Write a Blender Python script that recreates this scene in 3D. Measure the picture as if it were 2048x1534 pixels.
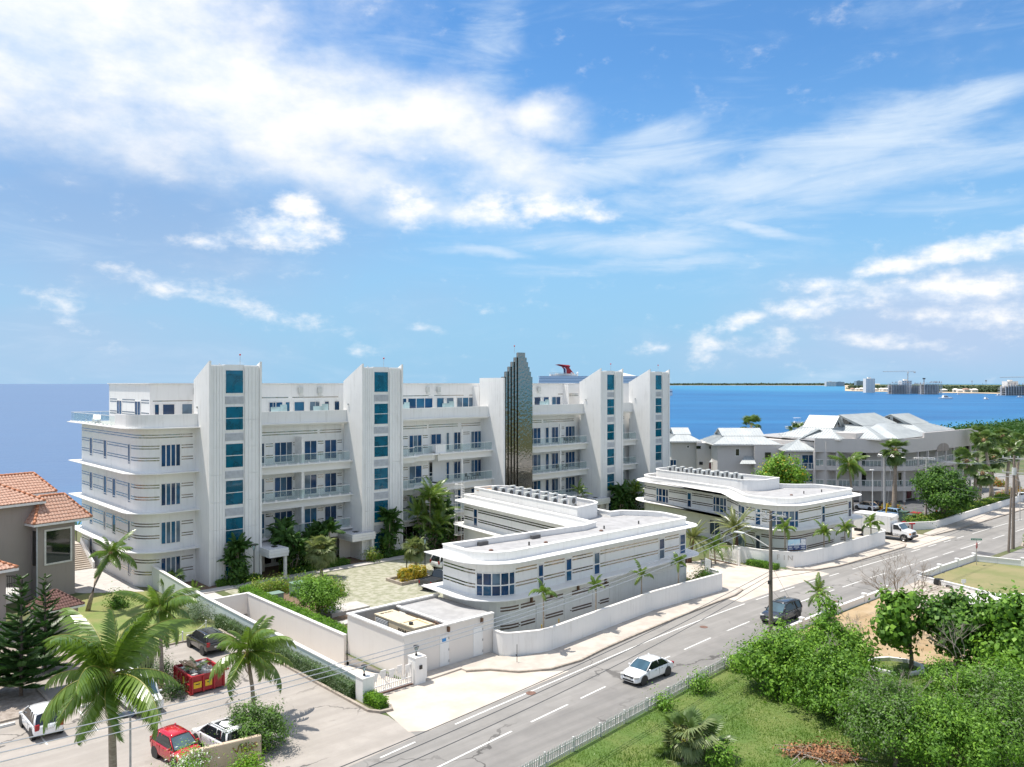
import bpy, bmesh, math, random
import numpy as np
from mathutils import Vector, Matrix
R = math.radians
for o in list(bpy.data.objects): bpy.data.objects.remove(o)
scene = bpy.context.scene
COL = scene.collection
random.seed(7); rng = np.random.default_rng(7)

# ------------------------------------------------------------------ camera
FPX, CAMH = 1620.0, 20.0
cam = bpy.data.cameras.new('camera'); camo = bpy.data.objects.new('camera', cam); COL.objects.link(camo)
camo.location = (0, 0, CAMH); camo.rotation_euler = (R(90), 0, 0)
cam.sensor_width = 36; cam.lens = 36*FPX/2048; cam.clip_start = .5; cam.clip_end = 60000
scene.camera = camo
scene.render.resolution_x, scene.render.resolution_y = 1024, 767
scene.view_settings.view_transform = 'Standard'; scene.view_settings.look = 'None'
scene.view_settings.exposure = 0.8; scene.view_settings.gamma = 1
scene.render.engine = 'CYCLES'
try:
    scene.cycles.max_bounces = 8; scene.cycles.transparent_max_bounces = 12; scene.cycles.caustics_reflective = False
except Exception: pass

# ------------------------------------------------------------------ frames
TH = R(42.7); CT, ST = math.cos(TH), math.sin(TH); P0 = (-29.8, 79.7)   # the street grid: t along the street, s away from it
def W(t, s, z=0): return Vector((P0[0]+t*CT-s*ST, P0[1]+t*ST+s*CT, z))
def L(X, Y): dx, dy = X-P0[0], Y-P0[1]; return (dx*CT+dy*ST, -dx*ST+dy*CT)
def G(px, py, z=0):                      # survey point: where a sight line meets height z
    Y = FPX*(CAMH-z)/(py-767); return Vector(((px-1024)*Y/FPX, Y, z))
def GL(px, py, z=0): g = G(px, py, z); return L(g.x, g.y)

# ------------------------------------------------------------------ sun and sky
tosun = Vector((W(-.18, .30)-W(0, 0)).to_2d().to_tuple()+(1.0,)).normalized()
sunl = bpy.data.lights.new('sun', 'SUN'); sunl.energy = 3.4; sunl.angle = R(.53); sunl.color = (1, .94, .85)
suno = bpy.data.objects.new('sun', sunl); COL.objects.link(suno)
suno.rotation_euler = tosun.to_track_quat('Z', 'Y').to_euler(); suno.location = (0, 0, 60)
elev = math.asin(tosun.z); azim = math.atan2(tosun.x, tosun.y)

world = bpy.data.worlds.new('World'); scene.world = world; world.use_nodes = True
NT = world.node_tree; NT.nodes.clear()
class NW:                                # tiny node-writing helper
    def __init__(s, nt): s.nt = nt
    def n(s, t, **k):
        nd = s.nt.nodes.new(t)
        for a, b in k.items():
            if a == 'ins':
                for i, v in b.items():
                    if hasattr(v, 'node'): s.nt.links.new(v, nd.inputs[i])
                    else: nd.inputs[i].default_value = v
            else: setattr(nd, a, b)
        return nd
    def m(s, op, a, b=0, c=0, cl=False):
        return s.n('ShaderNodeMath', operation=op, use_clamp=cl, ins={0: a, 1: b, 2: c}).outputs[0]
    def mr(s, v, a, b, c=0, d=1, it='SMOOTHSTEP'):
        return s.n('ShaderNodeMapRange', interpolation_type=it, ins={0: v, 1: a, 2: b, 3: c, 4: d}).outputs[0]
    def mix(s, f, a, b, bt='MIX'):
        return s.n('ShaderNodeMix', data_type='RGBA', blend_type=bt, ins={0: f, 6: a, 7: b}).outputs[2]
    def noise(s, v, sc, det=4, ro=.55, dist=0, dim='3D'):
        return s.n('ShaderNodeTexNoise', noise_dimensions=dim, ins={'Vector': v, 'Scale': sc, 'Detail': det, 'Roughness': ro, 'Distortion': dist}).outputs[0]
    def mapping(s, v, loc=(0, 0, 0), rot=(0, 0, 0), sc=(1, 1, 1), vt='POINT'):
        return s.n('ShaderNodeMapping', vector_type=vt, ins={0: v, 1: loc, 2: rot, 3: sc}).outputs[0]
w = NW(NT)
sky = w.n('ShaderNodeTexSky', sky_type='NISHITA')
sky.sun_disc = False; sky.sun_elevation = elev; sky.sun_rotation = azim
sky.air_density = 1.0; sky.dust_density = .35; sky.ozone_density = 1.6; sky.altitude = 0
tc = w.n('ShaderNodeTexCoord').outputs['Generated']
sp = w.n('ShaderNodeSeparateXYZ', ins={0: tc})
az = w.m('ARCTAN2', sp.outputs[0], sp.outputs[1]); el = w.m('ARCSINE', sp.outputs[2])
ae = w.n('ShaderNodeCombineXYZ', ins={0: az, 1: el, 2: 0.}).outputs[0]
def AE(px, py):
    a = math.atan((px-1024)/FPX); return a, math.atan((767-py)/FPX*math.cos(a))
wn = w.n('ShaderNodeTexNoise', ins={'Vector': w.mapping(ae, sc=(1, 1.6, 1)), 'Scale': 5., 'Detail': 5., 'Roughness': .6}).outputs[1]
warp = w.n('ShaderNodeVectorMath', operation='MULTIPLY_ADD', ins={0: w.n('ShaderNodeVectorMath', operation='SUBTRACT', ins={0: wn, 1: (.5, .5, .5)}).outputs[0], 1: (.13, .07, 0), 2: ae}).outputs[0]
def blobs(lst, vec):
    tot = None
    for (x, y, rx, ry, rot, amp) in lst:
        a, e = AE(x, y)
        mp = w.mapping(vec, loc=(a, e, 0), rot=(0, 0, R(rot)), sc=(rx/FPX, ry/FPX, 1), vt='TEXTURE')
        ln = w.n('ShaderNodeVectorMath', operation='LENGTH', ins={0: mp}).outputs[1]
        b = w.mr(ln, 1.0, 0.0, 0, amp)
        tot = b if tot is None else w.m('MAXIMUM', tot, b)
    return tot
puff = w.noise(w.mapping(ae, sc=(.75, 1.35, 1)), 9, 9, .58)
puff2 = w.noise(w.mapping(ae, loc=(3, 1, 0), sc=(.8, 1.5, 1)), 24, 8, .6)
puff3 = w.noise(w.mapping(ae, loc=(1, 5, 0), sc=(.9, 1.4, 1)), 70, 5, .6)
streak = w.noise(w.mapping(ae, rot=(0, 0, R(-8)), sc=(.42, 2.1, 1)), 10, 8, .62, .6)
# soft sheet of high cloud, wisps, and crisp heaps
sheet = blobs([(20, -60, 900, 420, 0, 1.25), (430, 150, 600, 260, -18, 1.2), (800, 225, 480, 185, -12, 1.1), (260, 250, 520, 150, -10, .8), (1080, 235, 170, 90, 8, 1.0), (640, 330, 480, 100, -8, .8), (1000, 330, 260, 130, -10, .9), (900, 420, 330, 70, 0, .7)], warp)
sheetA = w.mr(w.m('ADD', sheet, w.m('ADD', w.m('MULTIPLY', w.m('SUBTRACT', puff, .5), 1.0), w.m('MULTIPLY', w.m('SUBTRACT', puff2, .5), .45))), .02, 1.2)
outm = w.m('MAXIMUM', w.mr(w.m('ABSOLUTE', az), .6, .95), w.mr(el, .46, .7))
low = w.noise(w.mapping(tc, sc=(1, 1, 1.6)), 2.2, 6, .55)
sheetA = w.m('MAXIMUM', sheetA, w.m('MULTIPLY', outm, w.mr(low, .40, .60)))  # unseen cloud beyond the view, added to brighten the shaded facades
wisp = blobs([(1320, 275, 300, 75, 8, .8), (1760, 265, 460, 80, 6, .85), (1700, 350, 560, 110, 4, .62), (1560, 425, 420, 60, 0, .62), (1500, 458, 180, 28, -8, .85), (1250, 540, 400, 30, 0, .5), (960, 120, 220, 110, 60, .5), (1250, 330, 420, 80, 10, .75), (1450, 370, 500, 70, 4, .7), (1200, 480, 420, 60, 0, .6), (980, 505, 190, 26, -4, .75), (1900, 420, 300, 50, 0, .55)], warp)
wispA = w.mr(w.m('ADD', wisp, w.m('MULTIPLY', w.m('SUBTRACT', streak, .5), 1.9)), .02, 1.05, 0, .95)
heap = blobs([(560, 470, 190, 62, 0, 1.), (590, 420, 90, 60, 0, .95), (420, 488, 90, 28, 0, .8), (820, 412, 100, 60, -10, .85), (1120, 415, 165, 42, -4, 1.1), (980, 420, 140, 60, 0, .8), (330, 570, 190, 34, -10, .62), (520, 615, 220, 34, -12, .55), (120, 615, 110, 40, -25, .5),
              (1950, 500, 230, 38, 5, 1.1), (1780, 530, 150, 30, 3, 1.0), (1900, 575, 330, 40, 0, .85), (1650, 565, 160, 34, 0, .8), (1600, 618, 120, 40, 10, .9), (1690, 600, 150, 40, 0, .75), (1480, 648, 110, 28, 12, .7), (1310, 692, 60, 34, 0, .62), (1410, 695, 70, 55, 20, .6), (1530, 690, 130, 50, 0, .6), (1740, 680, 190, 24, 0, .6), (727, 700, 55, 24, 0, .5), (838, 664, 55, 18, 0, .55), (1960, 620, 300, 50, 0, .6)],
             w.n('ShaderNodeVectorMath', operation='MULTIPLY_ADD', ins={0: w.n('ShaderNodeVectorMath', operation='SUBTRACT', ins={0: wn, 1: (.5, .5, .5)}).outputs[0], 1: (.06, .05, 0), 2: ae}).outputs[0])
heapA = w.mr(w.m('ADD', heap, w.m('ADD', w.m('MULTIPLY', w.m('SUBTRACT', puff2, .5), 1.7), w.m('MULTIPLY', w.m('SUBTRACT', puff3, .5), .7))), .12, 1.15)
veil = blobs([(200, 420, 1000, 420, 0, .9), (150, 690, 700, 220, 0, .75), (800, 600, 420, 160, 0, .45)], ae)
veil2 = w.m('MULTIPLY', w.mr(w.m('ADD', blobs([(1930, 640, 640, 200, 0, .95), (1700, 700, 700, 110, 0, .6)], ae), w.m('MULTIPLY', w.m('SUBTRACT', puff, .5), .5)), .05, 1.0), .8)
veilA = w.m('MULTIPLY', w.mr(w.m('ADD', veil, w.m('MULTIPLY', w.m('SUBTRACT', puff, .5), .5)), .1, 1.0), .78)
skyc = w.n('ShaderNodeVectorMath', operation='MULTIPLY', ins={0: sky.outputs[0], 1: (.45, .75, .96)}).outputs[0]
skyc = w.mix(w.mr(el, .40, .0, 0, .95), skyc, (1.85, 3.3, 4.7, 1))
CL = 5.9                                  # radiance of a sunlit cloud on the sky's own scale
c1 = w.mix(veil2, w.mix(veilA, skyc, w.mix(w.mr(el, .22, .03), (1.75, 2.6, 4.1, 1), (2.6, 3.4, 4.6, 1))), (2.9, 3.55, 4.8, 1))
c2 = w.mix(wispA, c1, (4.0, 4.75, 5.6, 1))
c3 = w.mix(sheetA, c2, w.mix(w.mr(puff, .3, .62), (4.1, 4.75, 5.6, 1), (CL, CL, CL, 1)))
c4 = w.mix(heapA, c3, w.mix(w.mr(puff2, .34, .6), (4.5, 5.1, 5.9, 1), (CL*1.02, CL*1.01, CL, 1)))
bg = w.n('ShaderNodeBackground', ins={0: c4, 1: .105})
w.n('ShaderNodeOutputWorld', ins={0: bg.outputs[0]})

# ------------------------------------------------------------------ materials
def newmat(name):
    m = bpy.data.materials.new(name); m.use_nodes = True
    nt = m.node_tree; b = nt.nodes['Principled BSDF']; return m, NW(nt), b
M = {}
def mat(name, c1, c2=None, sc=3., rough=.7, metal=0., bump=0., bsc=None, spec=.5, det=5, stretch=(1, 1, 1), lo=.35, hi=.65, coat=0):
    m, q, b = newmat(name)
    b.inputs['Roughness'].default_value = rough; b.inputs['Metallic'].default_value = metal
    b.inputs['Specular IOR Level'].default_value = spec
    if coat: b.inputs['Coat Weight'].default_value = coat; b.inputs['Coat Roughness'].default_value = .03
    pos = q.n('ShaderNodeNewGeometry').outputs['Position']
    v = q.mapping(q.mapping(pos, rot=(0, 0, -TH)), sc=stretch)
    if c2 is None: c2 = tuple(x*.86 for x in c1)
    f = q.mr(q.noise(v, sc, det, .6), lo, hi)
    col = q.mix(f, c2+(1,), c1+(1,))
    q.nt.links.new(col, b.inputs['Base Color'])
    if bump:
        h = q.noise(v, bsc or sc*4, 4, .6)
        bn = q.n('ShaderNodeBump', ins={'Strength': bump, 'Distance': .05, 'Height': h})
        q.nt.links.new(bn.outputs[0], b.inputs['Normal'])
    M[name] = m; m['_col'] = 0
    return m
def wallmat(name, c, dirt=(.5, .48, .44), amt=.42):
    m, q, b = newmat(name); b.inputs['Roughness'].default_value = .75; b.inputs['Specular IOR Level'].default_value = .3
    pos = q.n('ShaderNodeNewGeometry').outputs['Position']
    a = q.noise(q.mapping(pos, sc=(2.2, 2.2, .16)), 1.6, 5, .65)
    d = q.noise(pos, .7, 4, .6)
    f = q.m('MULTIPLY', q.mr(a, .48, .78), q.mr(d, .3, .65))
    col = q.mix(q.m('MULTIPLY', f, amt), c+(1,), dirt+(1,))
    col = q.mix(q.m('MULTIPLY', q.mr(d, .3, .7), .35), col, tuple(x*.93 for x in c)+(1,))
    q.nt.links.new(col, b.inputs['Base Color'])
    bn = q.n('ShaderNodeBump', ins={'Strength': .12, 'Distance': .02, 'Height': q.noise(pos, 14, 3, .6)})
    q.nt.links.new(bn.outputs[0], b.inputs['Normal']); M[name] = m; return m
wallmat('white_wall', (.82, .81, .79), amt=.6); wallmat('white_panel', (.81, .805, .79), amt=.65); wallmat('canopy_white', (.82, .81, .79), amt=.15)
wallmat('warm_wall', (.74, .70, .655), (.55, .48, .42), .3); wallmat('sea_wall', (.64, .70, .69), (.45, .5, .5), .3)
wallmat('grey_render', (.36, .315, .285), (.2, .18, .17), .4); wallmat('condo_wall', (.62, .58, .55), (.45, .42, .4), .3)
wallmat('raw_concrete', (.36, .35, .34), (.2, .19, .18), .8); wallmat('tan_wall', (.60, .47, .35), (.4, .3, .22), .3)
mat('white_trim', (.84, .82, .79), rough=.45); mat('white_gloss', (.86, .87, .88), (.84, .85, .86), rough=.12, coat=.6, spec=.6)
mat('roof_grey', (.40, .395, .395), (.33, .325, .325), 1.2, rough=.85, bump=.15, bsc=30)
mat('joint', (.46, .46, .45), rough=.9); mat('off_white_frame', (.72, .70, .66), rough=.8)  # last one is the plain off-white of the house window frames
mat('louvre', (.60, .62, .64), rough=.5); mat('dark', (.02, .022, .025), rough=.5); mat('black_metal', (.018, .018, .02), rough=.4)
mat('steel', (.55, .56, .58), rough=.35, metal=.9); mat('bronze', (.12, .075, .05), (.2, .12, .08), 6, rough=.35, metal=.6)
mat('brown_strip', (.16, .11, .09), (.10, .07, .06), 5, rough=.35, metal=.5)
mat('ac_grey', (.62, .63, .60), rough=.5); mat('ac_dark', (.10, .10, .10), rough=.6); mat('rust', (.22, .12, .09), (.12, .07, .05), 8, rough=.8)
mat('plywood', (.56, .40, .25), (.45, .3, .18), 4, rough=.8); mat('gen_beige', (.71, .60, .42), (.66, .55, .38), 2, rough=.5)
mat('asphalt', (.285, .272, .258), (.225, .215, .205), .35, rough=.9, bump=.3, bsc=40, stretch=(.25, 1.6, 1), lo=.3, hi=.7)
def roadmat(name, c1, c2, cr):
    m, q, b = newmat(name); b.inputs['Roughness'].default_value = .9; b.inputs['Specular IOR Level'].default_value = .3
    pos = q.n('ShaderNodeNewGeometry').outputs['Position']; lp = q.mapping(q.mapping(pos, loc=(-P0[0], -P0[1], 0)), rot=(0, 0, -TH))
    f = q.mr(q.noise(q.mapping(lp, sc=(.03, 1.1, 1)), 1, 4, .6), .3, .7); g = q.mr(q.noise(lp, .5, 6, .65), .35, .68); sp_ = q.noise(lp, 9, 3, .7)
    col = q.mix(f, c2+(1,), c1+(1,)); col = q.mix(q.m('MULTIPLY', g, .4), col, tuple(x*.78 for x in c2)+(1,)); col = q.mix(q.m('MULTIPLY', q.mr(sp_, .6, .75), .25), col, (.12, .115, .11, 1))
    wv = q.n('ShaderNodeTexNoise', ins={'Vector': lp, 'Scale': .8, 'Detail': 4.}).outputs[1]
    vo = q.n('ShaderNodeTexVoronoi', feature='DISTANCE_TO_EDGE', ins={'Vector': q.n('ShaderNodeVectorMath', operation='MULTIPLY_ADD', ins={0: wv, 1: (2.4, 2.4, 0), 2: lp}).outputs[0], 'Scale': .13}).outputs[0]
    ck = q.m('MULTIPLY', q.mr(vo, .012, .004), q.mr(q.noise(lp, .12, 2, .5), .48, .6)); col = q.mix(q.m('MULTIPLY', ck, cr), col, (.10, .095, .09, 1))
    st_ = q.m('MULTIPLY', q.mr(q.noise(lp, .9, 3, .5), .68, .8), .45); col = q.mix(st_, col, tuple(x*.55 for x in c2)+(1,))
    q.nt.links.new(col, b.inputs['Base Color']); bn = q.n('ShaderNodeBump', ins={'Strength': .3, 'Distance': .03, 'Height': q.noise(lp, 45, 3, .7)}); q.nt.links.new(bn.outputs[0], b.inputs['Normal']); M[name] = m
roadmat('asphalt', (.30, .286, .27), (.235, .225, .212), .8)
mat('lot_asphalt_plain', (.40, .365, .335), (.33, .30, .275), .25, rough=.92, bump=.3, bsc=30, lo=.3, hi=.72)
roadmat('lot_asphalt', (.40, .365, .33), (.335, .305, .275), .9)
mat('dark_asphalt', (.12, .12, .125), (.08, .08, .085), .6, rough=.9, bump=.3, bsc=40)
mat('road_paint', (.70, .69, .66), (.42, .41, .39), 5, rough=.7, lo=.3, hi=.5, det=8)
mat('pavement', (.50, .455, .40), (.42, .375, .33), .9, rough=.85, bump=.15, bsc=25, det=8)
mat('kerb_stone', (.42, .36, .30), (.30, .26, .22), 3, rough=.9, bump=.2); mat('driveway', (.56, .50, .435), (.46, .40, .34), .5, rough=.85, det=8, lo=.3, hi=.65)
mat('slab_path', (.52, .495, .465), (.45, .42, .40), 1.5, rough=.85)
mat('grass_pave', (.39, .375, .30), (.25, .255, .17), 1.6, rough=.95, bump=.3, det=9, lo=.38, hi=.62)
mat('land', (.075, .11, .035), (.13, .13, .06), .12, rough=.95, bump=.3, bsc=6); mat('lawn', (.085, .15, .028), (.14, .175, .045), .35, rough=.95, bump=.5, bsc=9, det=8)
mat('lawn_left', (.145, .21, .05), (.24, .235, .09), .3, rough=.95, bump=.4, bsc=9, det=8); mat('dry_soil', (.34, .235, .125), (.42, .32, .2), .4, rough=.95, bump=.3, bsc=8, det=9)
mat('sand', (.62, .50, .36), (.5, .4, .28), .02, rough=.95); mat('gravel', (.36, .31, .27), (.24, .2, .17), 3, rough=.95, bump=.5, bsc=12)
mat('broken_conc', (.50, .44, .38), (.33, .29, .24), .8, rough=.95, bump=.3, det=9); mat('mulch', (.14, .09, .06), (.22, .15, .1), 4, rough=.95, bump=.5)
mat('roof_tile', (.43, .235, .165), (.52, .34, .26), 5, rough=.75, bump=.1, lo=.3, hi=.7); mat('ridge_tile', (.46, .165, .075), (.5, .23, .13), 4, rough=.75)
mat('picket_white', (.62, .62, .60), (.5, .5, .48), 3, rough=.6); mat('old_tile', (.12, .06, .05), (.18, .09, .075), 5, rough=.8); mat('metal_roof', (.50, .525, .525), (.43, .455, .46), .5, rough=.5, metal=.1)
mat('bark', (.21, .17, .135), (.13, .10, .08), 8, rough=.9, bump=.5, bsc=14, stretch=(1, 1, 3)); mat('palm_trunk', (.42, .34, .265), (.28, .22, .17), 4, rough=.9, bump=.4, stretch=(1, 1, 4))
mat('date_trunk', (.10, .05, .035), (.16, .09, .06), 9, rough=.95, bump=.6); mat('pole_wood', (.22, .18, .145), (.15, .12, .1), 3, rough=.9, stretch=(4, 4, .3))
mat('pole_conc', (.48, .47, .45), rough=.85); mat('wire', (.10, .10, .11), rough=.5); mat('wire_light', (.55, .56, .58), rough=.35, metal=.6)
mat('red_paint', (.52, .015, .03), (.46, .012, .025), 2, rough=.14, coat=.7); mat('skip_red', (.42, .02, .03), (.30, .02, .025), 1.5, rough=.45); mat('crimson', (.17, .02, .03), rough=.4)
mat('black_paint', (.014, .015, .017), rough=.1, coat=.8, spec=.7); mat('grey_paint', (.06, .065, .075), (.055, .06, .07), rough=.16, metal=.4, coat=.7); mat('blue_paint', (.25, .38, .55), rough=.2, coat=.5)
mat('tyre', (.02, .02, .02), rough=.85); mat('rim', (.55, .56, .57), rough=.25, metal=.9); mat('lamp_clear', (.62, .60, .55), rough=.08, spec=.8); mat('lamp_red', (.35, .01, .015), rough=.1); mat('lamp_amber', (.7, .22, .02), rough=.15)
mat('beige_top', (.52, .40, .29), rough=.8); mat('seat_black', (.03, .03, .035), rough=.7); mat('sign_yellow', (.75, .48, .02), rough=.5); mat('sign_red', (.45, .02, .02), rough=.4); mat('sign_green', (.01, .22, .15), rough=.4)
mat('sign_blue', (.03, .25, .6), rough=.4); mat('navy', (.015, .05, .17), rough=.4); mat('sky_print', (.35, .6, .75), (.55, .72, .8), 2, rough=.4); mat('print_white', (.75, .77, .78), (.5, .55, .6), 6, rough=.4)
mat('gold', (.40, .22, .09), rough=.35, metal=.5); mat('orange', (.75, .25, .03), rough=.5); mat('bin_green', (.10, .16, .13), rough=.5); mat('util_green', (.20, .30, .25), rough=.5)
mat('coconut', (.35, .24, .04), (.2, .2, .03), 5, rough=.6); mat('dead_frond', (.30, .19, .10), (.2, .12, .07), 3, rough=.9); mat('dead_leaf', (.40, .19, .09), (.28, .12, .06), 4, rough=.9); mat('twig', (.36, .31, .27), rough=.9)
mat('ship_white', (.78, .79, .80), rough=.5); mat('ship_navy', (.02, .05, .14), rough=.3); mat('far_conc', (.62, .59, .56), (.5, .47, .45), .1, rough=.9); mat('far_white', (.82, .78, .72), rough=.8); mat('far_glass', (.25, .33, .40), rough=.2); mat('far_roof', (.40, .25, .2), rough=.9)
mat('debris_w', (.6, .58, .55), (.4, .37, .33), 3, rough=.9); mat('pink_white', (.7, .5, .6), rough=.6); mat('stair', (.72, .72, .7), rough=.7)
def glassmat(name, c, rough=.04, tr=0.0, tint=(1, 1, 1), spec=.9):
    m, q, b = newmat(name); b.inputs['Roughness'].default_value = rough; b.inputs['Specular IOR Level'].default_value = spec
    b.inputs['IOR'].default_value = 1.5
    pos = q.n('ShaderNodeNewGeometry').outputs['Position']
    f = q.mr(q.noise(pos, .9, 2, .5), .35, .65)
    q.nt.links.new(q.mix(f, tuple(x*.65 for x in c)+(1,), c+(1,)), b.inputs['Base Color'])
    if tr:
        t = q.n('ShaderNodeBsdfTransparent', ins={0: tint+(1,)})
        mx = q.n('ShaderNodeMixShader', ins={0: tr, 1: b.outputs[0], 2: t.outputs[0]})
        q.nt.links.new(mx.outputs[0], q.nt.nodes['Material Output'].inputs[0])
    M[name] = m; return m
glassmat('blue_glass', (.012, .075, .19), spec=.45); glassmat('tower_glass', (.004, .17, .27), tr=.35, tint=(.2, .65, .82), spec=.45); glassmat('rail_glass', (.5, .6, .6), tr=.88, tint=(.93, .975, .97), rough=.06, spec=.4)
glassmat('car_glass', (.012, .016, .02)); glassmat('wind_glass', (.06, .12, .16)); glassmat('dark_glass', (.012, .015, .018)); glassmat('frost', (.45, .62, .64), rough=.3)
def mirrormat(name, c, rough, bsc, bst):
    m, q, b = newmat(name); b.inputs['Metallic'].default_value = 1; b.inputs['Roughness'].default_value = rough; b.inputs['Base Color'].default_value = c+(1,)
    pos = q.n('ShaderNodeNewGeometry').outputs['Position']
    bn = q.n('ShaderNodeBump', ins={'Strength': bst, 'Distance': .1, 'Height': q.noise(pos, bsc, 2, .5)})
    q.nt.links.new(bn.outputs[0], b.inputs['Normal']); M[name] = m
mirrormat('mirror', (.29, .275, .25), .02, 2.6, .22); mirrormat('strip', (.36, .33, .29), .08, 3.0, .3)
def leafmat(name, c1, c2, tl=.35, rough=.42, sc=1.3, spec=.5):
    m, q, b = newmat(name); b.inputs['Roughness'].default_value = rough; b.inputs['Specular IOR Level'].default_value = spec
    g = q.n('ShaderNodeNewGeometry'); pos = g.outputs['Position']
    f = q.m('ADD', q.m('MULTIPLY', q.mr(q.noise(pos, sc, 3, .6), .34, .66), .68), q.m('MULTIPLY', g.outputs['Random Per Island'], .32))
    col = q.mix(f, c2+(1,), c1+(1,)); q.nt.links.new(col, b.inputs['Base Color'])
    tb = q.n('ShaderNodeBsdfTranslucent', ins={0: q.mix(.5, col, (c1[0]*1.2, c1[1]*1.3, c1[2]*.6, 1))})
    mx = q.n('ShaderNodeMixShader', ins={0: tl, 1: b.outputs[0], 2: tb.outputs[0]})
    q.nt.links.new(mx.outputs[0], q.nt.nodes['Material Output'].inputs[0]); M[name] = m
leafmat('leaf_bright', (0.25, 0.43, 0.05), (0.085, 0.21, 0.02), tl=.26, spec=.25, rough=.5); leafmat('leaf_mid', (0.155, 0.30, 0.04), (0.05, 0.125, 0.015), tl=.26, spec=.25, rough=.5); leafmat('leaf_dark', (0.07, 0.155, 0.03), (0.028, 0.075, 0.012), tl=.26, spec=.25, rough=.5)
leafmat('leaf_grey', (0.2, 0.27, 0.13), (0.095, 0.145, 0.06), tl=.26, spec=.25, rough=.5); leafmat('leaf_yellow', (.36, .36, .05), (.16, .24, .03)); leafmat('leaf_orange', (.55, .20, .03), (.25, .18, .03)); leafmat('leaf_silver', (.20, .27, .17), (.10, .15, .08))
leafmat('hedge_green', (0.2, 0.38, 0.025), (0.09, 0.21, 0.015), tl=.26, spec=.25, rough=.5); leafmat('palm_leaf', (0.19, 0.29, 0.045), (0.085, 0.165, 0.025), tl=.3, rough=.3, sc=.6, spec=.7); leafmat('palm_stem', (.32, .30, .05), (.2, .22, .04), tl=.1)
leafmat('fan_leaf', (0.165, 0.25, 0.07), (0.08, 0.14, 0.035), tl=.3, rough=.35); leafmat('sabal_leaf', (0.3, 0.34, 0.15), (0.15, 0.205, 0.075), tl=.3); leafmat('date_leaf', (0.26, 0.29, 0.12), (0.14, 0.175, 0.06), tl=.28); leafmat('pine_needle', (0.085, 0.19, 0.04), (0.03, 0.08, 0.018), tl=.2, sc=2.)
leafmat('grass_blade', (0.21, 0.33, 0.06), (0.12, 0.21, 0.03), tl=.35, sc=.5); leafmat('flower_white', (.8, .8, .78), (.7, .72, .68), tl=.3); leafmat('flower_yellow', (.6, .42, .02), (.45, .35, .02), tl=.3); leafmat('croton', (.62, .40, .03), (.30, .28, .03), tl=.3)
leafmat('far_tree', (.075, .115, .05), (.035, .06, .028), tl=.1, rough=.8, sc=.05)

# water: colour follows depth (sand shallows near the shores, deep blue between), with haze painted in on the left
m, q, b = newmat('water'); M['water'] = m
pos = q.n('ShaderNodeNewGeometry').outputs['Position']
lp = q.mapping(q.mapping(pos, loc=(-P0[0], -P0[1], 0)), rot=(0, 0, -TH))
spx = q.n('ShaderNodeSeparateXYZ', ins={0: lp}); spw = q.n('ShaderNodeSeparateXYZ', ins={0: pos})
n1 = q.noise(q.mapping(pos, sc=(.004, .012, 1)), 1, 6, .6); n2 = q.noise(q.mapping(pos, sc=(.02, .06, 1)), 1, 5, .6)
near = q.m('MULTIPLY', q.mr(q.m('ADD', spx.outputs[1], q.m('MULTIPLY', n2, 60)), 50, 150, 1, 0), .8)
far = q.m('MULTIPLY', q.mr(q.m('ADD', spw.outputs[1], q.m('MULTIPLY', n1, 1400)), 2300, 3600), q.mr(spw.outputs[0], 300, 900))
deep = q.mix(q.mr(n1, .35, .68), (.010, .095, .245, 1), (.018, .145, .325, 1))
deep = q.mix(q.m('MULTIPLY', q.mr(n2, .45, .75), .35), deep, (.02, .16, .38, 1))
left_haze = q.mr(q.m('DIVIDE', spw.outputs[0], spw.outputs[1]), .1, -.5)
deep = q.mix(q.m('MULTIPLY', left_haze, .85), deep, (.10, .16, .275, 1))  # pale haze and cloud reflection painted into the left-hand water colour
col = q.mix(near, deep, (.05, .30, .46, 1)); col = q.mix(far, col, (.03, .20, .36, 1))
q.nt.links.new(col, b.inputs['Base Color']); b.inputs['Roughness'].default_value = .38; b.inputs['Specular IOR Level'].default_value = .22
h = q.m('ADD', q.noise(q.mapping(pos, rot=(0, 0, .5), sc=(.35, .9, 1)), 1, 4, .65), q.m('MULTIPLY', q.noise(q.mapping(pos, sc=(.03, .09, 1)), 1, 3, .6), 2.))
bn = q.n('ShaderNodeBump', ins={'Strength': .55, 'Distance': .5, 'Height': h}); q.nt.links.new(bn.outputs[0], b.inputs['Normal'])

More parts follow.
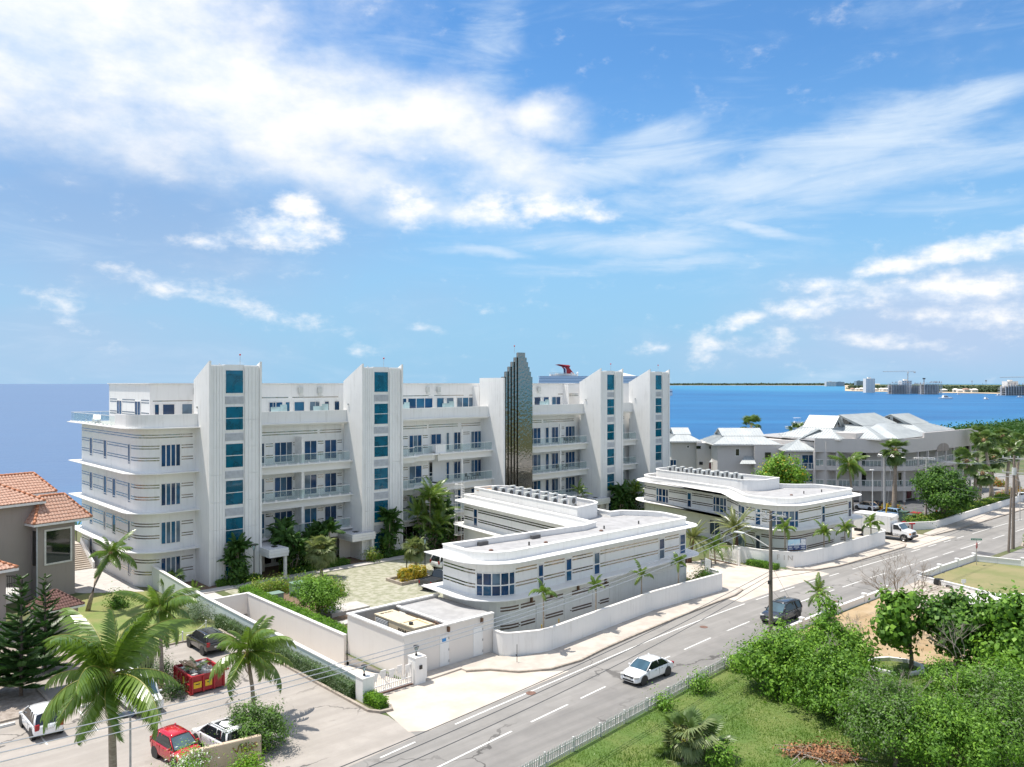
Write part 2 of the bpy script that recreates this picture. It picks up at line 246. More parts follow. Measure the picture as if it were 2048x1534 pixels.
# ------------------------------------------------------------------ mesh building
class MB:
    def __init__(s): s.v = []; s.f = []; s.mi = []; s.cur = 0
    def add(s, vs, fs):
        o = len(s.v); s.v += [tuple(x) for x in vs]
        for f in fs: s.f.append(tuple(i+o for i in f)); s.mi.append(s.cur)
        return s
    def box(s, x0, y0, z0, x1, y1, z1):
        x0, x1 = min(x0, x1), max(x0, x1); y0, y1 = min(y0, y1), max(y0, y1); z0, z1 = min(z0, z1), max(z0, z1)
        return s.add([(x0, y0, z0), (x1, y0, z0), (x1, y1, z0), (x0, y1, z0), (x0, y0, z1), (x1, y0, z1), (x1, y1, z1), (x0, y1, z1)],
                     [(0, 3, 2, 1), (4, 5, 6, 7), (0, 1, 5, 4), (1, 2, 6, 5), (2, 3, 7, 6), (3, 0, 4, 7)])
    def obox(s, c, size, rz=0, rx=0, ry=0):
        mt = Matrix.Rotation(rz, 3, 'Z') @ Matrix.Rotation(ry, 3, 'Y') @ Matrix.Rotation(rx, 3, 'X'); c = Vector(c); a, b, d = [x/2 for x in size]
        vs = [c+mt@Vector(p) for p in [(-a, -b, -d), (a, -b, -d), (a, b, -d), (-a, b, -d), (-a, -b, d), (a, -b, d), (a, b, d), (-a, b, d)]]
        return s.add(vs, [(0, 3, 2, 1), (4, 5, 6, 7), (0, 1, 5, 4), (1, 2, 6, 5), (2, 3, 7, 6), (3, 0, 4, 7)])
    def prism(s, poly, z0, z1):
        n = len(poly)
        vs = [(p[0], p[1], z0) for p in poly]+[(p[0], p[1], z1) for p in poly]
        return s.add(vs, [tuple(range(n-1, -1, -1)), tuple(range(n, 2*n))]+[(i, (i+1) % n, n+(i+1) % n, n+i) for i in range(n)])
    def sheet(s, poly, z):
        return s.add([(p[0], p[1], z) for p in poly], [tuple(range(len(poly)))])
    def quad(s, *p): return s.add(p, [tuple(range(len(p)))])
    def tube(s, pts, r, n=6, r2=None, cap=True):
        pts = [Vector(p) for p in pts]; k = len(pts); vs = []; r2 = r if r2 is None else r2
        for i, p in enumerate(pts):
            d = (pts[min(i+1, k-1)]-pts[max(i-1, 0)]).normalized()
            a = d.cross(Vector((0, 0, 1)) if abs(d.z) < .95 else Vector((1, 0, 0))).normalized(); b_ = d.cross(a)
            rr = (r[i] if isinstance(r, (list, tuple)) else r+(r2-r)*i/(k-1))
            vs += [p+rr*(a*math.cos(2*math.pi*j/n)+b_*math.sin(2*math.pi*j/n)) for j in range(n)]
        fs = [(i*n+j, i*n+(j+1) % n, (i+1)*n+(j+1) % n, (i+1)*n+j) for i in range(k-1) for j in range(n)]
        if cap: fs += [tuple(range(n-1, -1, -1)), tuple((k-1)*n+j for j in range(n))]
        return s.add(vs, fs)
    def cyl(s, x, y, z0, z1, r, n=12, r2=None): return s.tube([(x, y, z0), (x, y, z1)], r, n, r2)
    def ball(s, c, r, n=8, m=5, sz=1):
        vs = [(c[0], c[1], c[2]-r*sz)]
        for i in range(1, m):
            a = math.pi*i/m
            vs += [(c[0]+r*math.sin(a)*math.cos(2*math.pi*j/n), c[1]+r*math.sin(a)*math.sin(2*math.pi*j/n), c[2]-r*sz*math.cos(a)) for j in range(n)]
        vs.append((c[0], c[1], c[2]+r*sz)); t = len(vs)-1
        fs = [(0, 1+(j+1) % n, 1+j) for j in range(n)]+[(t, 1+(m-2)*n+j, 1+(m-2)*n+(j+1) % n) for j in range(n)]
        fs += [(1+i*n+j, 1+i*n+(j+1) % n, 1+(i+1)*n+(j+1) % n, 1+(i+1)*n+j) for i in range(m-2) for j in range(n)]
        return s.add(vs, fs)
    def ribbon(s, path, z0, z1, o0, o1, closed=False):   # solid band that follows a plan path
        a, b_ = offs(path, o0, closed), offs(path, o1, closed); n = len(path)
        vs = [(p[0], p[1], z0) for p in a]+[(p[0], p[1], z0) for p in b_]+[(p[0], p[1], z1) for p in a]+[(p[0], p[1], z1) for p in b_]
        fs = []
        for i in range(n if closed else n-1):
            j = (i+1) % n
            fs += [(i, j, 2*n+j, 2*n+i), (n+j, n+i, 3*n+i, 3*n+j), (2*n+i, 2*n+j, 3*n+j, 3*n+i), (j, i, n+i, n+j)]
        if not closed: fs += [(0, 2*n, 3*n, n), (n-1, 2*n-1, 4*n-1, 3*n-1)]
        return s.add(vs, fs)
    def mesh(s, name, mats, smooth=False):
        me = bpy.data.meshes.new(name); me.from_pydata(s.v, [], s.f)
        for m_ in (mats if isinstance(mats, (list, tuple)) else [mats]): me.materials.append(M[m_] if isinstance(m_, str) else m_)
        if any(s.mi): me.polygons.foreach_set('material_index', s.mi)
        bm = bmesh.new(); bm.from_mesh(me); bmesh.ops.recalc_face_normals(bm, faces=bm.faces); bm.to_mesh(me); bm.free()
        if smooth: me.polygons.foreach_set('use_smooth', [True]*len(me.polygons))
        me.update(); return me
    def build(s, name, mats, parent=None, smooth=False, bevel=0, label=None, kind=None):
        o = link(name, s.mesh(name, mats, smooth), parent)
        if bevel:
            md = o.modifiers.new('bevel', 'BEVEL'); md.width = bevel; md.segments = 2; md.limit_method = 'ANGLE'
        if label: o['label'] = label
        if kind: o['kind'] = kind
        return o
def link(name, me, parent=None, loc=None, rz=0):
    o = bpy.data.objects.new(name, me); COL.objects.link(o); o.parent = parent
    if loc is not None: o.location = loc
    if rz: o.rotation_euler = (0, 0, rz)
    return o
def thing(name, label, cat, loc=(0, 0, 0), rz=0, group=None):
    o = link(name, None, None, loc, rz); o.empty_display_size = .2
    o['label'] = label; o['category'] = cat
    if group: o['group'] = group
    return o
def tag(o, label, cat, group=None):
    o['label'] = label; o['category'] = cat
    if group: o['group'] = group
    return o
def struct(name, mb, m_): o = mb.build(name, m_); o['kind'] = 'structure'; return o
def copy_tree(o, parent=None):
    c = o.copy(); COL.objects.link(c); c.parent = parent
    for ch in o.children: copy_tree(ch, c)
    return c
def offs(path, d, closed=False):
    n = len(path); out = []
    for i in range(n):
        p = path[i]; a = path[i-1] if (i > 0 or closed) else None; b_ = path[(i+1) % n] if (i < n-1 or closed) else None
        ns = []
        for u, v_ in ((a, p), (p, b_)):
            if u is None or v_ is None: continue
            dx, dy = v_[0]-u[0], v_[1]-u[1]; l = math.hypot(dx, dy) or 1e-9; ns.append((dy/l, -dx/l))
        nx, ny = sum(k[0] for k in ns), sum(k[1] for k in ns); l = math.hypot(nx, ny) or 1e-9; nx /= l; ny /= l
        c_ = max(.35, nx*ns[0][0]+ny*ns[0][1]); out.append((p[0]+nx*d/c_, p[1]+ny*d/c_))
    return out
def fillet(poly, radii, closed=True, k=9):
    n = len(poly); out = []
    for i in range(n):
        r = radii[i] if isinstance(radii, (list, tuple)) else radii
        p = Vector(poly[i][:2])
        if r <= 0 or (not closed and i in (0, n-1)): out.append(tuple(p)); continue
        a = (Vector(poly[i-1][:2])-p); b_ = (Vector(poly[(i+1) % n][:2])-p); la, lb = a.length, b_.length; a /= la; b_ /= lb
        h = math.acos(max(-1, min(1, a.dot(b_))))/2; d = min(r/math.tan(h), la*.49, lb*.49)
        p0, p2 = p+a*d, p+b_*d
        for j in range(k+1):
            t = j/k; out.append(tuple(p0*(1-t)**2+p*2*t*(1-t)*(1-.0)+p2*t*t) if h > .95 else tuple(arcpt(p, a, b_, h, d, t)))
    return out
def arcpt(p, a, b_, h, d, t):
    r = d*math.tan(h); c_ = p+(a+b_).normalized()*(r/math.sin(h)); s0 = p+a*d-c_; s1 = p+b_*d-c_
    w_ = math.acos(max(-1, min(1, s0.normalized().dot(s1.normalized())))); 
    return c_+(s0*math.sin((1-t)*w_)+s1*math.sin(t*w_))/math.sin(w_)
class Path:                                # plan path with arc length
    def __init__(s, pts): 
        s.p = [tuple(q_[:2]) for q_ in pts]; s.c = [0]
        for a, b_ in zip(s.p, s.p[1:]): s.c.append(s.c[-1]+math.hypot(b_[0]-a[0], b_[1]-a[1]))
        s.len = s.c[-1]
    def at(s, d):
        d = max(0, min(s.len, d))
        for i in range(len(s.p)-1):
            if s.c[i+1] >= d:
                u = (d-s.c[i])/max(1e-9, s.c[i+1]-s.c[i]); a, b_ = s.p[i], s.p[i+1]; return (a[0]+(b_[0]-a[0])*u, a[1]+(b_[1]-a[1])*u)
        return s.p[-1]
    def sub(s, a, b_): return [s.at(a)]+[s.p[i] for i in range(len(s.p)) if a+.02 < s.c[i] < b_-.02]+[s.at(b_)]
    def px(s, x, lo=0, hi=None):           # arc length seen at bearing x
        hi = s.len if hi is None else hi; best = (1e9, 0); n = int((hi-lo)/.05)+1
        for i in range(n+1):
            d = lo+(hi-lo)*i/n; t, q_ = s.at(d); g = W(t, q_); e = abs(1024+FPX*g.x/g.y-x)
            if e < best[0]: best = (e, d)
        return best[1]
def text(s, size, name, m_, parent, loc, rot, ext=.01):
    cu = bpy.data.curves.new(name, 'FONT'); cu.body = s; cu.size = size; cu.extrude = ext; cu.align_x = 'CENTER'; cu.align_y = 'CENTER'
    t = bpy.data.objects.new(name, cu); COL.objects.link(t)
    me = bpy.data.meshes.new_from_object(t); bpy.data.objects.remove(t); me.materials.clear(); me.materials.append(M[m_])
    o = link(name, me, parent, loc); o.rotation_euler = rot; return o
# ------------------------------------------------------------------ the setting (local street grid t, s)
LOC = (P0[0], P0[1], 0)
def local(o): o.location = LOC; o.rotation_euler = (0, 0, TH); return o
def lstruct(name, mb, m_): return local(struct(name, mb, m_))
RC = [(-120, -60), (-40, -49.6), (-20, -46.9), (-6.4, -45.1), (1.2, -44.4), (6.6, -43.9), (19, -42.75), (28, -42.3), (38, -42.1), (46, -42.35), (57, -42.8), (75, -43.7), (100, -44.9), (150, -48), (260, -56), (420, -70)]
_x = np.array([p[0] for p in RC]); _y = np.array([p[1] for p in RC])
def rc(t):                                # centre line of the street, smoothed
    return float(np.mean(np.interp([t-6, t-3, t, t+3, t+6], _x, _y)))
def rpath(a, b_, off, step=2.):
    n = max(2, int(abs(b_-a)/step)); return [(a+(b_-a)*i/n, rc(a+(b_-a)*i/n)+off) for i in range(n+1)]
def band(path, o0, o1):                   # flat strip
    a, b_ = offs(path, o0), offs(path, o1); return a+b_[::-1]
mb = MB()
HX0, HX1, HS0, HS1 = -4.1, -.6, -33.6, -9.9      # opening for the garage ramp
for (a, b_, c_, d) in [(-260, 520, -330, HS0), (-260, 520, HS1, 44), (-260, HX0, HS0, HS1), (HX1, 520, HS0, HS1)]:
    mb.sheet([(a, c_), (b_, c_), (b_, d), (a, d)], 0)
lstruct('ground', mb, 'land')
mb = MB(); mb.add([(-260, 44, 0), (520, 44, 0), (520, 60, -3.4), (-260, 60, -3.4)], [(0, 1, 2, 3)]); lstruct('beach', mb, 'sand')
mb = MB(); N_ = 60
for i in range(N_):                       # the sea as a fan of sheets out to the horizon
    a, b_ = -2.2+4.4*i/N_, -2.2+4.4*(i+1)/N_; r0, r1 = 40, 45000
    mb.add([(r0*math.sin(a), r0*math.cos(a), -2.6), (r1*math.sin(a), r1*math.cos(a), -2.6), (r1*math.sin(b_), r1*math.cos(b_), -2.6), (r0*math.sin(b_), r0*math.cos(b_), -2.6)], [(0, 1, 2, 3)])
struct('sea', mb, 'water')
# street
mb = MB(); mb.sheet(band(rpath(-120, 300, 0), -6.2, 3.9)[::-1], .012); lstruct('road', mb, 'asphalt')
mb = MB(); mb.sheet([(69.8, -48.2), (80, -48.6), (83, -90), (71.6, -90)], .016); lstruct('side_street', mb, 'asphalt')
mb = MB(); mb.sheet(band(rpath(-30, 74, -1.9), -1.6, 1.5)[::-1], .0165); lstruct('lane_patch', mb, (roadmat('asphalt_b', (.265, .252, .238), (.205, .197, .187), 1.0), 'asphalt_b')[1])
mb = MB(); mb.sheet(band(rpath(-9, 1, -3.1), -1, 1.2), .02); lstruct('road_repair', mb, 'dark_asphalt') if False else None
def dashes(name, off, segs, w_=.13, lab=''):
    for (a, b_) in segs:
        mb = MB(); mb.sheet(band(rpath(a, b_, off, 1.), -w_/2, w_/2), .0245); o = lstruct(name, mb, 'road_paint')
dashes('lane_marking', 0, [(-17.4, -13.5), (-11.9, -8.2), (-6.6, -.6), (1.1, 4.6), (5.9, 8.6), (13.9, 16.6), (18.6, 22.5), (25, 28.6), (30.8, 34.2), (36.2, 39.2), (41.2, 44), (45.6, 49.5), (51, 54.7), (57, 61.5), (63, 67.5), (69, 72), (74, 80), (84, 88), (92, 96), (100, 105), (112, 118)])
dashes('edge_marking', 3.12, [(-12.5, -9.8), (-8, -5.5), (-2.4, 33.2), (35.2, 37.4), (39.5, 42.2), (44.8, 47), (49, 51), (53.9, 65.8), (68, 70.4), (72.6, 74.9), (77, 79.2), (81, 83.2), (86, 104), (108, 130)])
mb = MB(); mb.sheet([(72.6, -45.4), (74.3, -45.6), (74, -47.5), (72.2, -47.3)], .022); o = lstruct('tarmac_patch', mb, 'dark_asphalt')
# pavements and kerbs (real steps)
def pavement(name, poly, kerb, z=.13):
    mb = MB(); mb.prism(poly, 0, z); o = lstruct(name, mb, 'pavement')
    mb = MB(); mb.ribbon(kerb, 0, z+.012, -.02, .16); k = mb.build('kerb', 'kerb_stone', o); return o
K1 = [(3.6, -35.3), (5, -36.2), (6.2, -37.9), (8.2, -39.0), (11, -39.2)]+[(t, rc(t)+4.55+.035*(t-14)) for t in range(14, 36, 3)]+[(36.2, rc(36.2)+5.6), (37.2, -36.3), (37.4, -35.6)]
W1 = [(7.35, -33.4), (7.3, -34.6), (8.2, -35.7), (10.5, -36.25), (13.5, -36.1), (19, -35.4), (25, -34.9), (31, -35.0), (34.6, -35.25), (35.75, -34.9), (36.1, -34.0)]
pavement('pavement', K1+[(36.6, -34.2)]+offs(W1, .1)[::-1]+[(5, -34.1), (3.6, -34.4)], K1)
K0 = [(-.2, -35.1), (3.4, -34.75), (3.6, -34.95)]
mb = MB(); mb.prism([(0.0, -34.95), (3.6, -34.8), (7.4, -34.5), (7.4, -33.7), (0.0, -33.7)], 0, .12); o = lstruct('service_pavement', mb, 'pavement'); 
K2 = [(48.6, -35.4), (50.5, -37.1), (54, rc(54)+4.75), (60, rc(60)+4.75), (66, rc(66)+4.8), (70, rc(70)+4.9), (71.8, -38.0), (72.2, -36.9)]
W2 = [(48.3, -28.6), (48.5, -31.4), (49.4, -34.2), (51.6, -35.7), (55, -36.1), (62, -36.2), (68.6, -36.3), (70.6, -35.6), (71.4, -33.6)]
pavement('pavement', K2+[(72.0, -36.0)]+offs(W2[2:], .1)[::-1], K2)
K3 = [(80.2, -38.0), (86, -38.5), (100, -39.0), (115, -39.4), (150, -41.5), (200, -45)]
pavement('pavement', K3+[(200, -37.6), (120, -36.6), (86.2, -36.6), (80.6, -36.9)], K3)
K4 = [(84, -47.6), (80.8, -48.3), (80.2, -50), (80.6, -54), (83, -70)]
mb = MB(); mb.prism([(110, -50), (84, -47.7), (81, -48.5), (80.4, -50), (80.8, -54), (83.2, -70), (110, -70)], 0, .1); lstruct('corner_bed', mb, 'mulch')
mb = MB(); mb.ribbon(K4, 0, .16, -.1, .12); lstruct('bed_kerb', mb, 'kerb_stone')
# driveways, lots, lawns
def sheet(name, poly, z, m_): mb = MB(); mb.sheet(poly, z); return lstruct(name, mb, m_)
sheet('driveway', [(-5.0, -40.6)]+rpath(-4, 9, 3.6)+[(7, -38.4), (5.3, -36.5), (3.6, -34.9), (7.4, -33.6), (-4.05, -33.6), (-4.3, -36.9)], .017, 'driveway')
sheet('gate_driveway', [(33.5, -35.6)]+rpath(33.5, 50, 3.6)+[(50.6, -37), (48.8, -35.4), (47.2, -30.6), (46.2, -26.2), (40.2, -24.5), (36.2, -33), (35, -35.4)], .017, 'driveway')
sheet('truck_driveway', rpath(70, 82, 3.6)+[(80.4, -37), (80.2, -33), (76, -20), (71.6, -20), (71.6, -34)], .017, 'driveway')
sheet('parking_lot', [(-70, -23.4), (-70, -54)]+rpath(-68, -5, 3.6)+[(-4.6, -38), (-5.1, -36.2), (-5.1, -15.6), (-12.6, -15.6), (-19, -17.5), (-19, -22.6), (-12.6, -22.6), (-12.6, -23.4)], .0145, 'lot_asphalt')
sheet('lawn', [(-15, -15.5), (-5.1, -15.5), (-5.1, 2.5), (-9.6, 5.4), (-11.5, 4.5), (-15, -3)], .0135, 'lawn_left')
sheet('terrace_path', [(-9.8, 5.6), (-5.3, 2.4), (-5.3, 30), (-11.2, 30), (-11.2, 8)], .02, 'slab_path')
sheet('gravel_bed', [(-70, -23.2), (-19.1, -23.2), (-19.1, -17.4), (-15.2, -15.9), (-15.2, -4), (-70, -4)], .0135, 'gravel')
mb = MB(); mb.ribbon([(-70, -23.3), (-19, -23.3), (-19, -17.4), (-12.6, -15.6), (-5.1, -15.6)], 0, .13, -.08, .08); lstruct('lot_kerb', mb, 'kerb_stone')
mb = MB(); mb.ribbon([(-5.1, -14.5), (-5.1, -36.6), (-4.7, -37.25), (-4.0, -37.4), (-3.75, -36.9), (-3.75, -35.9)], 0, .16, -.1, .1); lstruct('planting_kerb', mb, 'kerb_stone')
for i, tt in enumerate([-23.4, -20.7, -18.1, -15.5]):
    mb = MB(); mb.sheet([(tt, -23.6), (tt+.1, -23.6), (tt+.1, -28.4), (tt, -28.4)], .019); lstruct('bay_marking', mb, 'road_paint')
for tt in (-22.2, -17.0): 
    mb = MB(); mb.obox((tt, -24.1, .09), (1.7, .16, .14)); tag(local(mb.build('wheel_stop', 'road_paint')), 'low white concrete wheel stop at the head of a parking bay', 'wheel stop', 'wheel stops in the parking lot')
sheet('courtyard', [(5.6, -26.3), (8.4, -26.2), (21.5, -26), (21.8, -12), (46, -22), (52, -6), (52, -2.6), (0.4, -2.6), (0.4, -5.2), (5.6, -5.2)], .013, 'grass_pave')
sheet('garden_bed', [(-.6, -26.2), (5.5, -26.2), (5.5, -5.3), (-.6, -5.3)], .014, 'mulch')
mb = MB(); mb.prism([(-3.4, -2.5), (60, -2.5), (60, -1.2), (-3.4, -1.2)], 0, .1); lstruct('courtyard_path', mb, 'slab_path')
mb = MB(); mb.prism([(3.4, -17.6), (7.2, -17.6), (7.2, -15.4), (3.4, -15.4)], 0, .35); mb.prism([(2.8, -20.2), (7.6, -20.2), (7.6, -19.2), (2.8, -19.2)], 0, .12); lstruct('courtyard_step', mb, 'slab_path')
sheet('planting_strip', [(-4, -1.15), (76, -1.15), (76, 4), (-4, 4)], .011, 'mulch')
# garage ramp
mb = MB(); mb.add([(HX0, HS0-.02, .006), (HX1, HS0-.02, .006), (HX1, HS1, -2.7), (HX0, HS1, -2.7)], [(0, 1, 2, 3)])
mb.add([(HX0, HS1, -2.7), (HX1, HS1, -2.7), (HX1, 2, -3.2), (HX0, 2, -3.2)], [(0, 1, 2, 3)]); lstruct('garage_ramp', mb, mat('ramp_conc', (.62, .55, .48), (.52, .45, .39), .8, rough=.9))
# right-hand lots
sheet('grass_lot', [(-60, -50.6), (-8, rc(-8)-4.1), (4, rc(4)-4.1), (14, rc(14)-4.1), (28, rc(28)-4), (30, -51), (34, -60), (34, -90), (-60, -90)], .0135, 'lawn')
sheet('dry_yard', [(28, -46.4), (46, -46.5), (46.5, -49), (41, -62), (34, -68), (30, -60), (27, -52)], .0155, 'dry_soil')
sheet('old_driveway', [(46, -46.2), (54, -46.4), (52.8, -50.5), (51.5, -56), (44, -62), (40, -60), (42, -52)], .018, 'broken_conc')
sheet('corner_lawn', [(54.4, -46.6), (67.6, -47.2), (68.8, -51), (70.6, -68), (54, -68), (52.6, -52)], .0165, mat('lawn_corner', (.185, .195, .075), (.255, .225, .11), .3, rough=.95, bump=.4, bsc=9, det=8))
mb = MB(); mb.prism([(44, -53.6), (50.5, -52), (59, -60), (52, -68), (40, -60)], 0, .4); lstruct('foundation_slab', mb, mat('slab_white', (.72, .70, .67), (.55, .53, .5), .6, rough=.9))
sheet('condo_car_park', [(72, -20), (80.3, -33), (88, -34.6), (170, -34.6), (170, 2), (72, 2)], .013, 'dark_asphalt')
sheet('condo_drive', [(118, -33), (170, -34.4), (170, -4), (128, -4)], .0175, 'asphalt')

mb = MB(); mb.prism(fillet([(-15.9, -24.9), (-12.9, -24.9), (-12.4, -22.3), (-15.9, -22.3)], .5), 0, .14); lstruct('island_bed', mb, 'mulch')
mb = MB(); mb.ribbon(fillet([(-15.9, -24.9), (-12.9, -24.9), (-12.4, -22.3), (-15.9, -22.3)], .5), 0, .17, -.05, .12, True); lstruct('island_kerb', mb, 'kerb_stone')

for (a, b_, lab) in [(4.2, -41.2, 'in the lane by the garage driveway'), (24.5, -40.6, 'in the lane by the curved wall'), (40, -44.3, 'in the lane by the low roadside wall'), (-12, -44.4, 'at the car park mouth')]:
    mb = MB(); mb.cyl(a, b_, .02, .027, .33, 20); o = tag(local(mb.build('manhole_cover', 'rust')), 'round dark manhole cover '+lab, 'manhole cover', 'manhole covers in the street')
# ------------------------------------------------------------------ facade helpers (local street grid)
glassmat('blue_glass_b', (.01, .05, .13), spec=.55); glassmat('blue_glass_c', (.03, .13, .24), spec=.4); glassmat('curtain_glass', (.13, .20, .27), spec=.4)
GR = random.Random(2)
def gpick(g): return g if g != 'blue_glass' else GR.choice(['blue_glass', 'blue_glass', 'blue_glass_b', 'blue_glass_c', 'blue_glass_b', 'curtain_glass'])
def win(par, x0, x1, z0, z1, s, n=2, rows=(), glass='blue_glass', fw=.07, name='window', door=False):
    mb = MB(); y0, y1 = s-.07, s+.03
    mb.box(x0, y0, z0, x0+fw, y1, z1); mb.box(x1-fw, y0, z0, x1, y1, z1); mb.box(x0+fw, y0, z1-fw, x1-fw, y1, z1); mb.box(x0+fw, y0, z0, x1-fw, y1, z0+fw)
    xs = [x0+(x1-x0)*i/n for i in range(n+1)] if isinstance(n, int) else [x0+(x1-x0)*q_ for q_ in n]
    zs = [z0]+[z0+(z1-z0)*r for r in rows]+[z1]
    for x in xs[1:-1]: mb.box(x-fw*.45, y0+.012, z0+fw, x+fw*.45, y1, z1-fw)
    for z in zs[1:-1]: mb.box(x0+fw, y0+.006, z-fw*.4, x1-fw, y1, z+fw*.4)
    o = mb.build(name, 'white_trim', par)
    for i in range(len(xs)-1):
        for j in range(len(zs)-1):
            g = MB(); g.box(xs[i]+.01, s-.03, zs[j]+.01, xs[i+1]-.01, s+.02, zs[j+1]-.01); g.build('pane', gpick(glass), o)
    return o
def pwin(par, path, a, b_, z0, z1, n=2, rows=(), glass='blue_glass', fw=.07, sill=True):
    mb = MB(); fr = [i/n for i in range(n+1)] if isinstance(n, int) else n
    ds = [a+(b_-a)*q_ for q_ in fr]; zs = [z0]+[z0+(z1-z0)*r for r in rows]+[z1]
    for d in ds: mb.ribbon(path.sub(max(a, d-fw/2), min(b_, d+fw/2)), z0, z1, -.02, .07)
    for z in zs: 
        for u, v_ in zip(ds, ds[1:]): mb.ribbon(path.sub(u+fw/2, v_-fw/2), max(z0, z-fw/2), min(z1, z+fw/2), -.02, .064)
    o = mb.build('window', 'white_trim', par)
    for u, v_ in zip(ds, ds[1:]):
        for k, l in zip(zs, zs[1:]):
            g = MB(); g.ribbon(path.sub(u+.01, v_-.01), k+.01, l-.01, -.02, .028); g.build('pane', gpick(glass), o)
    return o
def strip(par, path, a, b_, z, m_='strip', h=.1, name='metal_strip'):
    if b_-a < .05: return
    mb = MB(); mb.ribbon(path.sub(a, b_), z-h/2, z+h/2, -.02, .012); return mb.build(name, m_, par)
def strips_between(par, path, a, b_, gaps, zs, m_='strip', h=.1):
    cur = a
    for (g0, g1) in sorted(gaps)+[(b_, b_)]:
        for z in zs: strip(par, path, cur, min(g0-.12, b_), z, m_, h)
        cur = g1+.12
def fl(x0, x1, s): return Path([(x0, s), (x1, s)])
def railing(par, path, z, h=1.05, pw=1.35):
    mb = MB(); mb.ribbon(path.p, z+h-.03, z+h+.02, -.03, .03)
    n = max(1, round(path.len/pw))
    for i in range(n+1):
        p = path.at(path.len*i/n); mb.obox((p[0], p[1], z+.06), (.22, .1, .12))
    o = mb.build('railing', 'white_trim', par)
    for i in range(n):
        a, b_ = path.len*i/n+.03, path.len*(i+1)/n-.03
        g = MB(); g.ribbon(path.sub(a, b_), z+.08, z+h-.03, -.012, .012); g.build('glass_panel', 'rail_glass', o)
    return o

# ------------------------------------------------------------------ apartment building
AB = thing('apartment_building', 'long white apartment building with five storeys, four glazed stair towers and a mirrored spire', 'building', LOC, TH)
SL = [3.55, 7.35, 11.2]; RZ = 15.65
# main body behind the balconies
mb = MB(); mb.box(5.4, 4.2, 0, 30, 22, RZ-.3); mb.box(30, 5.0, 0, 39.6, 22, RZ-.3); mb.box(44.8, 5.0, 0, 76.5, 22, RZ-.3); mb.box(39.6, 5.6, 0, 44.8, 22, 19.6)
mb.build('wall', 'white_wall', AB)
# left end block, round corner
LBP = fillet([(-5.3, 23.4), (-5.3, 3.5), (.25, 3.5)], [0, 2.2, 0], closed=False, k=10); LP = Path(LBP)
mb = MB(); mb.prism(LBP+[(.25, 5), (5.4, 5), (5.4, 23.4)], 0, RZ-.25); mb.build('wall', 'white_wall', AB)
LBS = fillet([(-5.3, 24.6), (-5.3, 3.5), (.2, 3.5)], [0, 2.2, 0], closed=False, k=10)
for z in SL+[RZ]:
    e = 1.1 if z != RZ else 1.25
    mb = MB(); mb.ribbon(LBS, z-.08, z, -.2, e); mb.ribbon(LBS, z-.16, z-.08, -.2, e*.6); mb.ribbon(LBS, z-.24, z-.16, -.2, e*.25)
    mb.build('slab', 'canopy_white', AB)
mb = MB(); mb.sheet([(-5.2, 3.7), (.2, 3.7), (.2, 23), (-5.2, 23)], RZ+.01); mb.build('terrace_floor', 'slab_path', AB)
def a_(px): return LP.px(px)
S1 = [169+(x-625)*.2712 for x in range(1)]
def r1(x): return x*.2712
wf = [(z+.85, z+2.95) for z in [0]+SL]
floors = [0]+SL
sidew = {3: [(665, 683), (768, 788), (948, 962)], 2: [(665, 683), (768, 788), (833, 855), (948, 962)], 1: [(665, 683), (768, 778), (833, 855), (948, 962)], 0: [(665, 683), (948, 965)]}
for k, z in enumerate(floors):
    top = (SL+[RZ])[k]; gaps = []
    for (x0, x1) in sidew[k]:
        a, b_ = a_(r1(x0)), a_(r1(x1)); b_ = max(b_, a+.5); pwin(AB, LP, a, b_, z+.75, z+2.75, 1, rows=(.1,)); gaps.append((a, b_))
    a, b_ = a_(r1(1185)), a_(r1(1328)); pwin(AB, LP, a, b_, z+.55, z+2.75, 4, fw=.1); gaps.append((a, b_))
    if k == 3: strips_between(AB, LP, .1, LP.len-.4, [], (top-.75, top-1.0))
    strips_between(AB, LP, .1, LP.len-.35, gaps, (z+2.62, z+2.36, z+1.45, z+1.2))
# terrace of the end block
rp = Path([(-6.2, 23.0), (-6.2, 8.3)]); railing(AB, rp, RZ+.02)
railing(AB, Path([(-1.5, 24.2), (-6.2, 24.2)]), RZ+.02)
TP = fillet([(-6.15, 8.2), (-6.15, 2.95), (.25, 2.95)], [0, 2.4, 0], closed=False)
mb = MB(); mb.ribbon(TP, RZ, RZ+1.3, -.1, .1); mb.build('parapet', 'white_wall', AB)
# penthouse storey
mb = MB()
for (x0, x1, y0) in [(-3.4, 8, 6.6), (8, 32, 6.9), (32, 58, 7.0), (58, 76, 7.4)]: mb.box(x0, y0, RZ-.4, x1-.001, 19.8, 19.93)
mb.build('penthouse_wall', 'white_wall', AB)
mb = MB()
for (x0, x1, y0) in [(-3.55, 8, 6.45), (8, 32, 6.75), (32, 58, 6.85), (58, 76, 7.25)]: mb.box(x0, y0, 19.94, x1-.001, 20, 20.04)
mb.build('roof', 'white_trim', AB)
PL = Path([(-3.4, 19.6), (-3.4, 6.6)]); gp = []
for (x0, x1) in [(865, 900), (998, 1038)]:
    a, b_ = PL.px(r1(x0)), PL.px(r1(x1)); b_ = max(b_, a+.7); pwin(AB, PL, a, b_, RZ+.2, RZ+2.5, 2); gp.append((a, b_))
strips_between(AB, PL, .1, PL.len-.1, gp, (RZ+2.62, RZ+2.36, RZ+1.3, RZ+1.05))
def tpx(px, s): k = (px-1024)/FPX; return -(P0[0]-s*ST-k*(P0[1]+s*CT))/(CT-k*ST)
for (x0, x1, n) in [(1133, 1178, 1), (1193, 1292, 1), (1335, 1422, 1)]: win(AB, tpx(r1(x0), 6.6), tpx(r1(x1), 6.6), RZ+.2, RZ+2.3, 6.6, n, fw=.1)
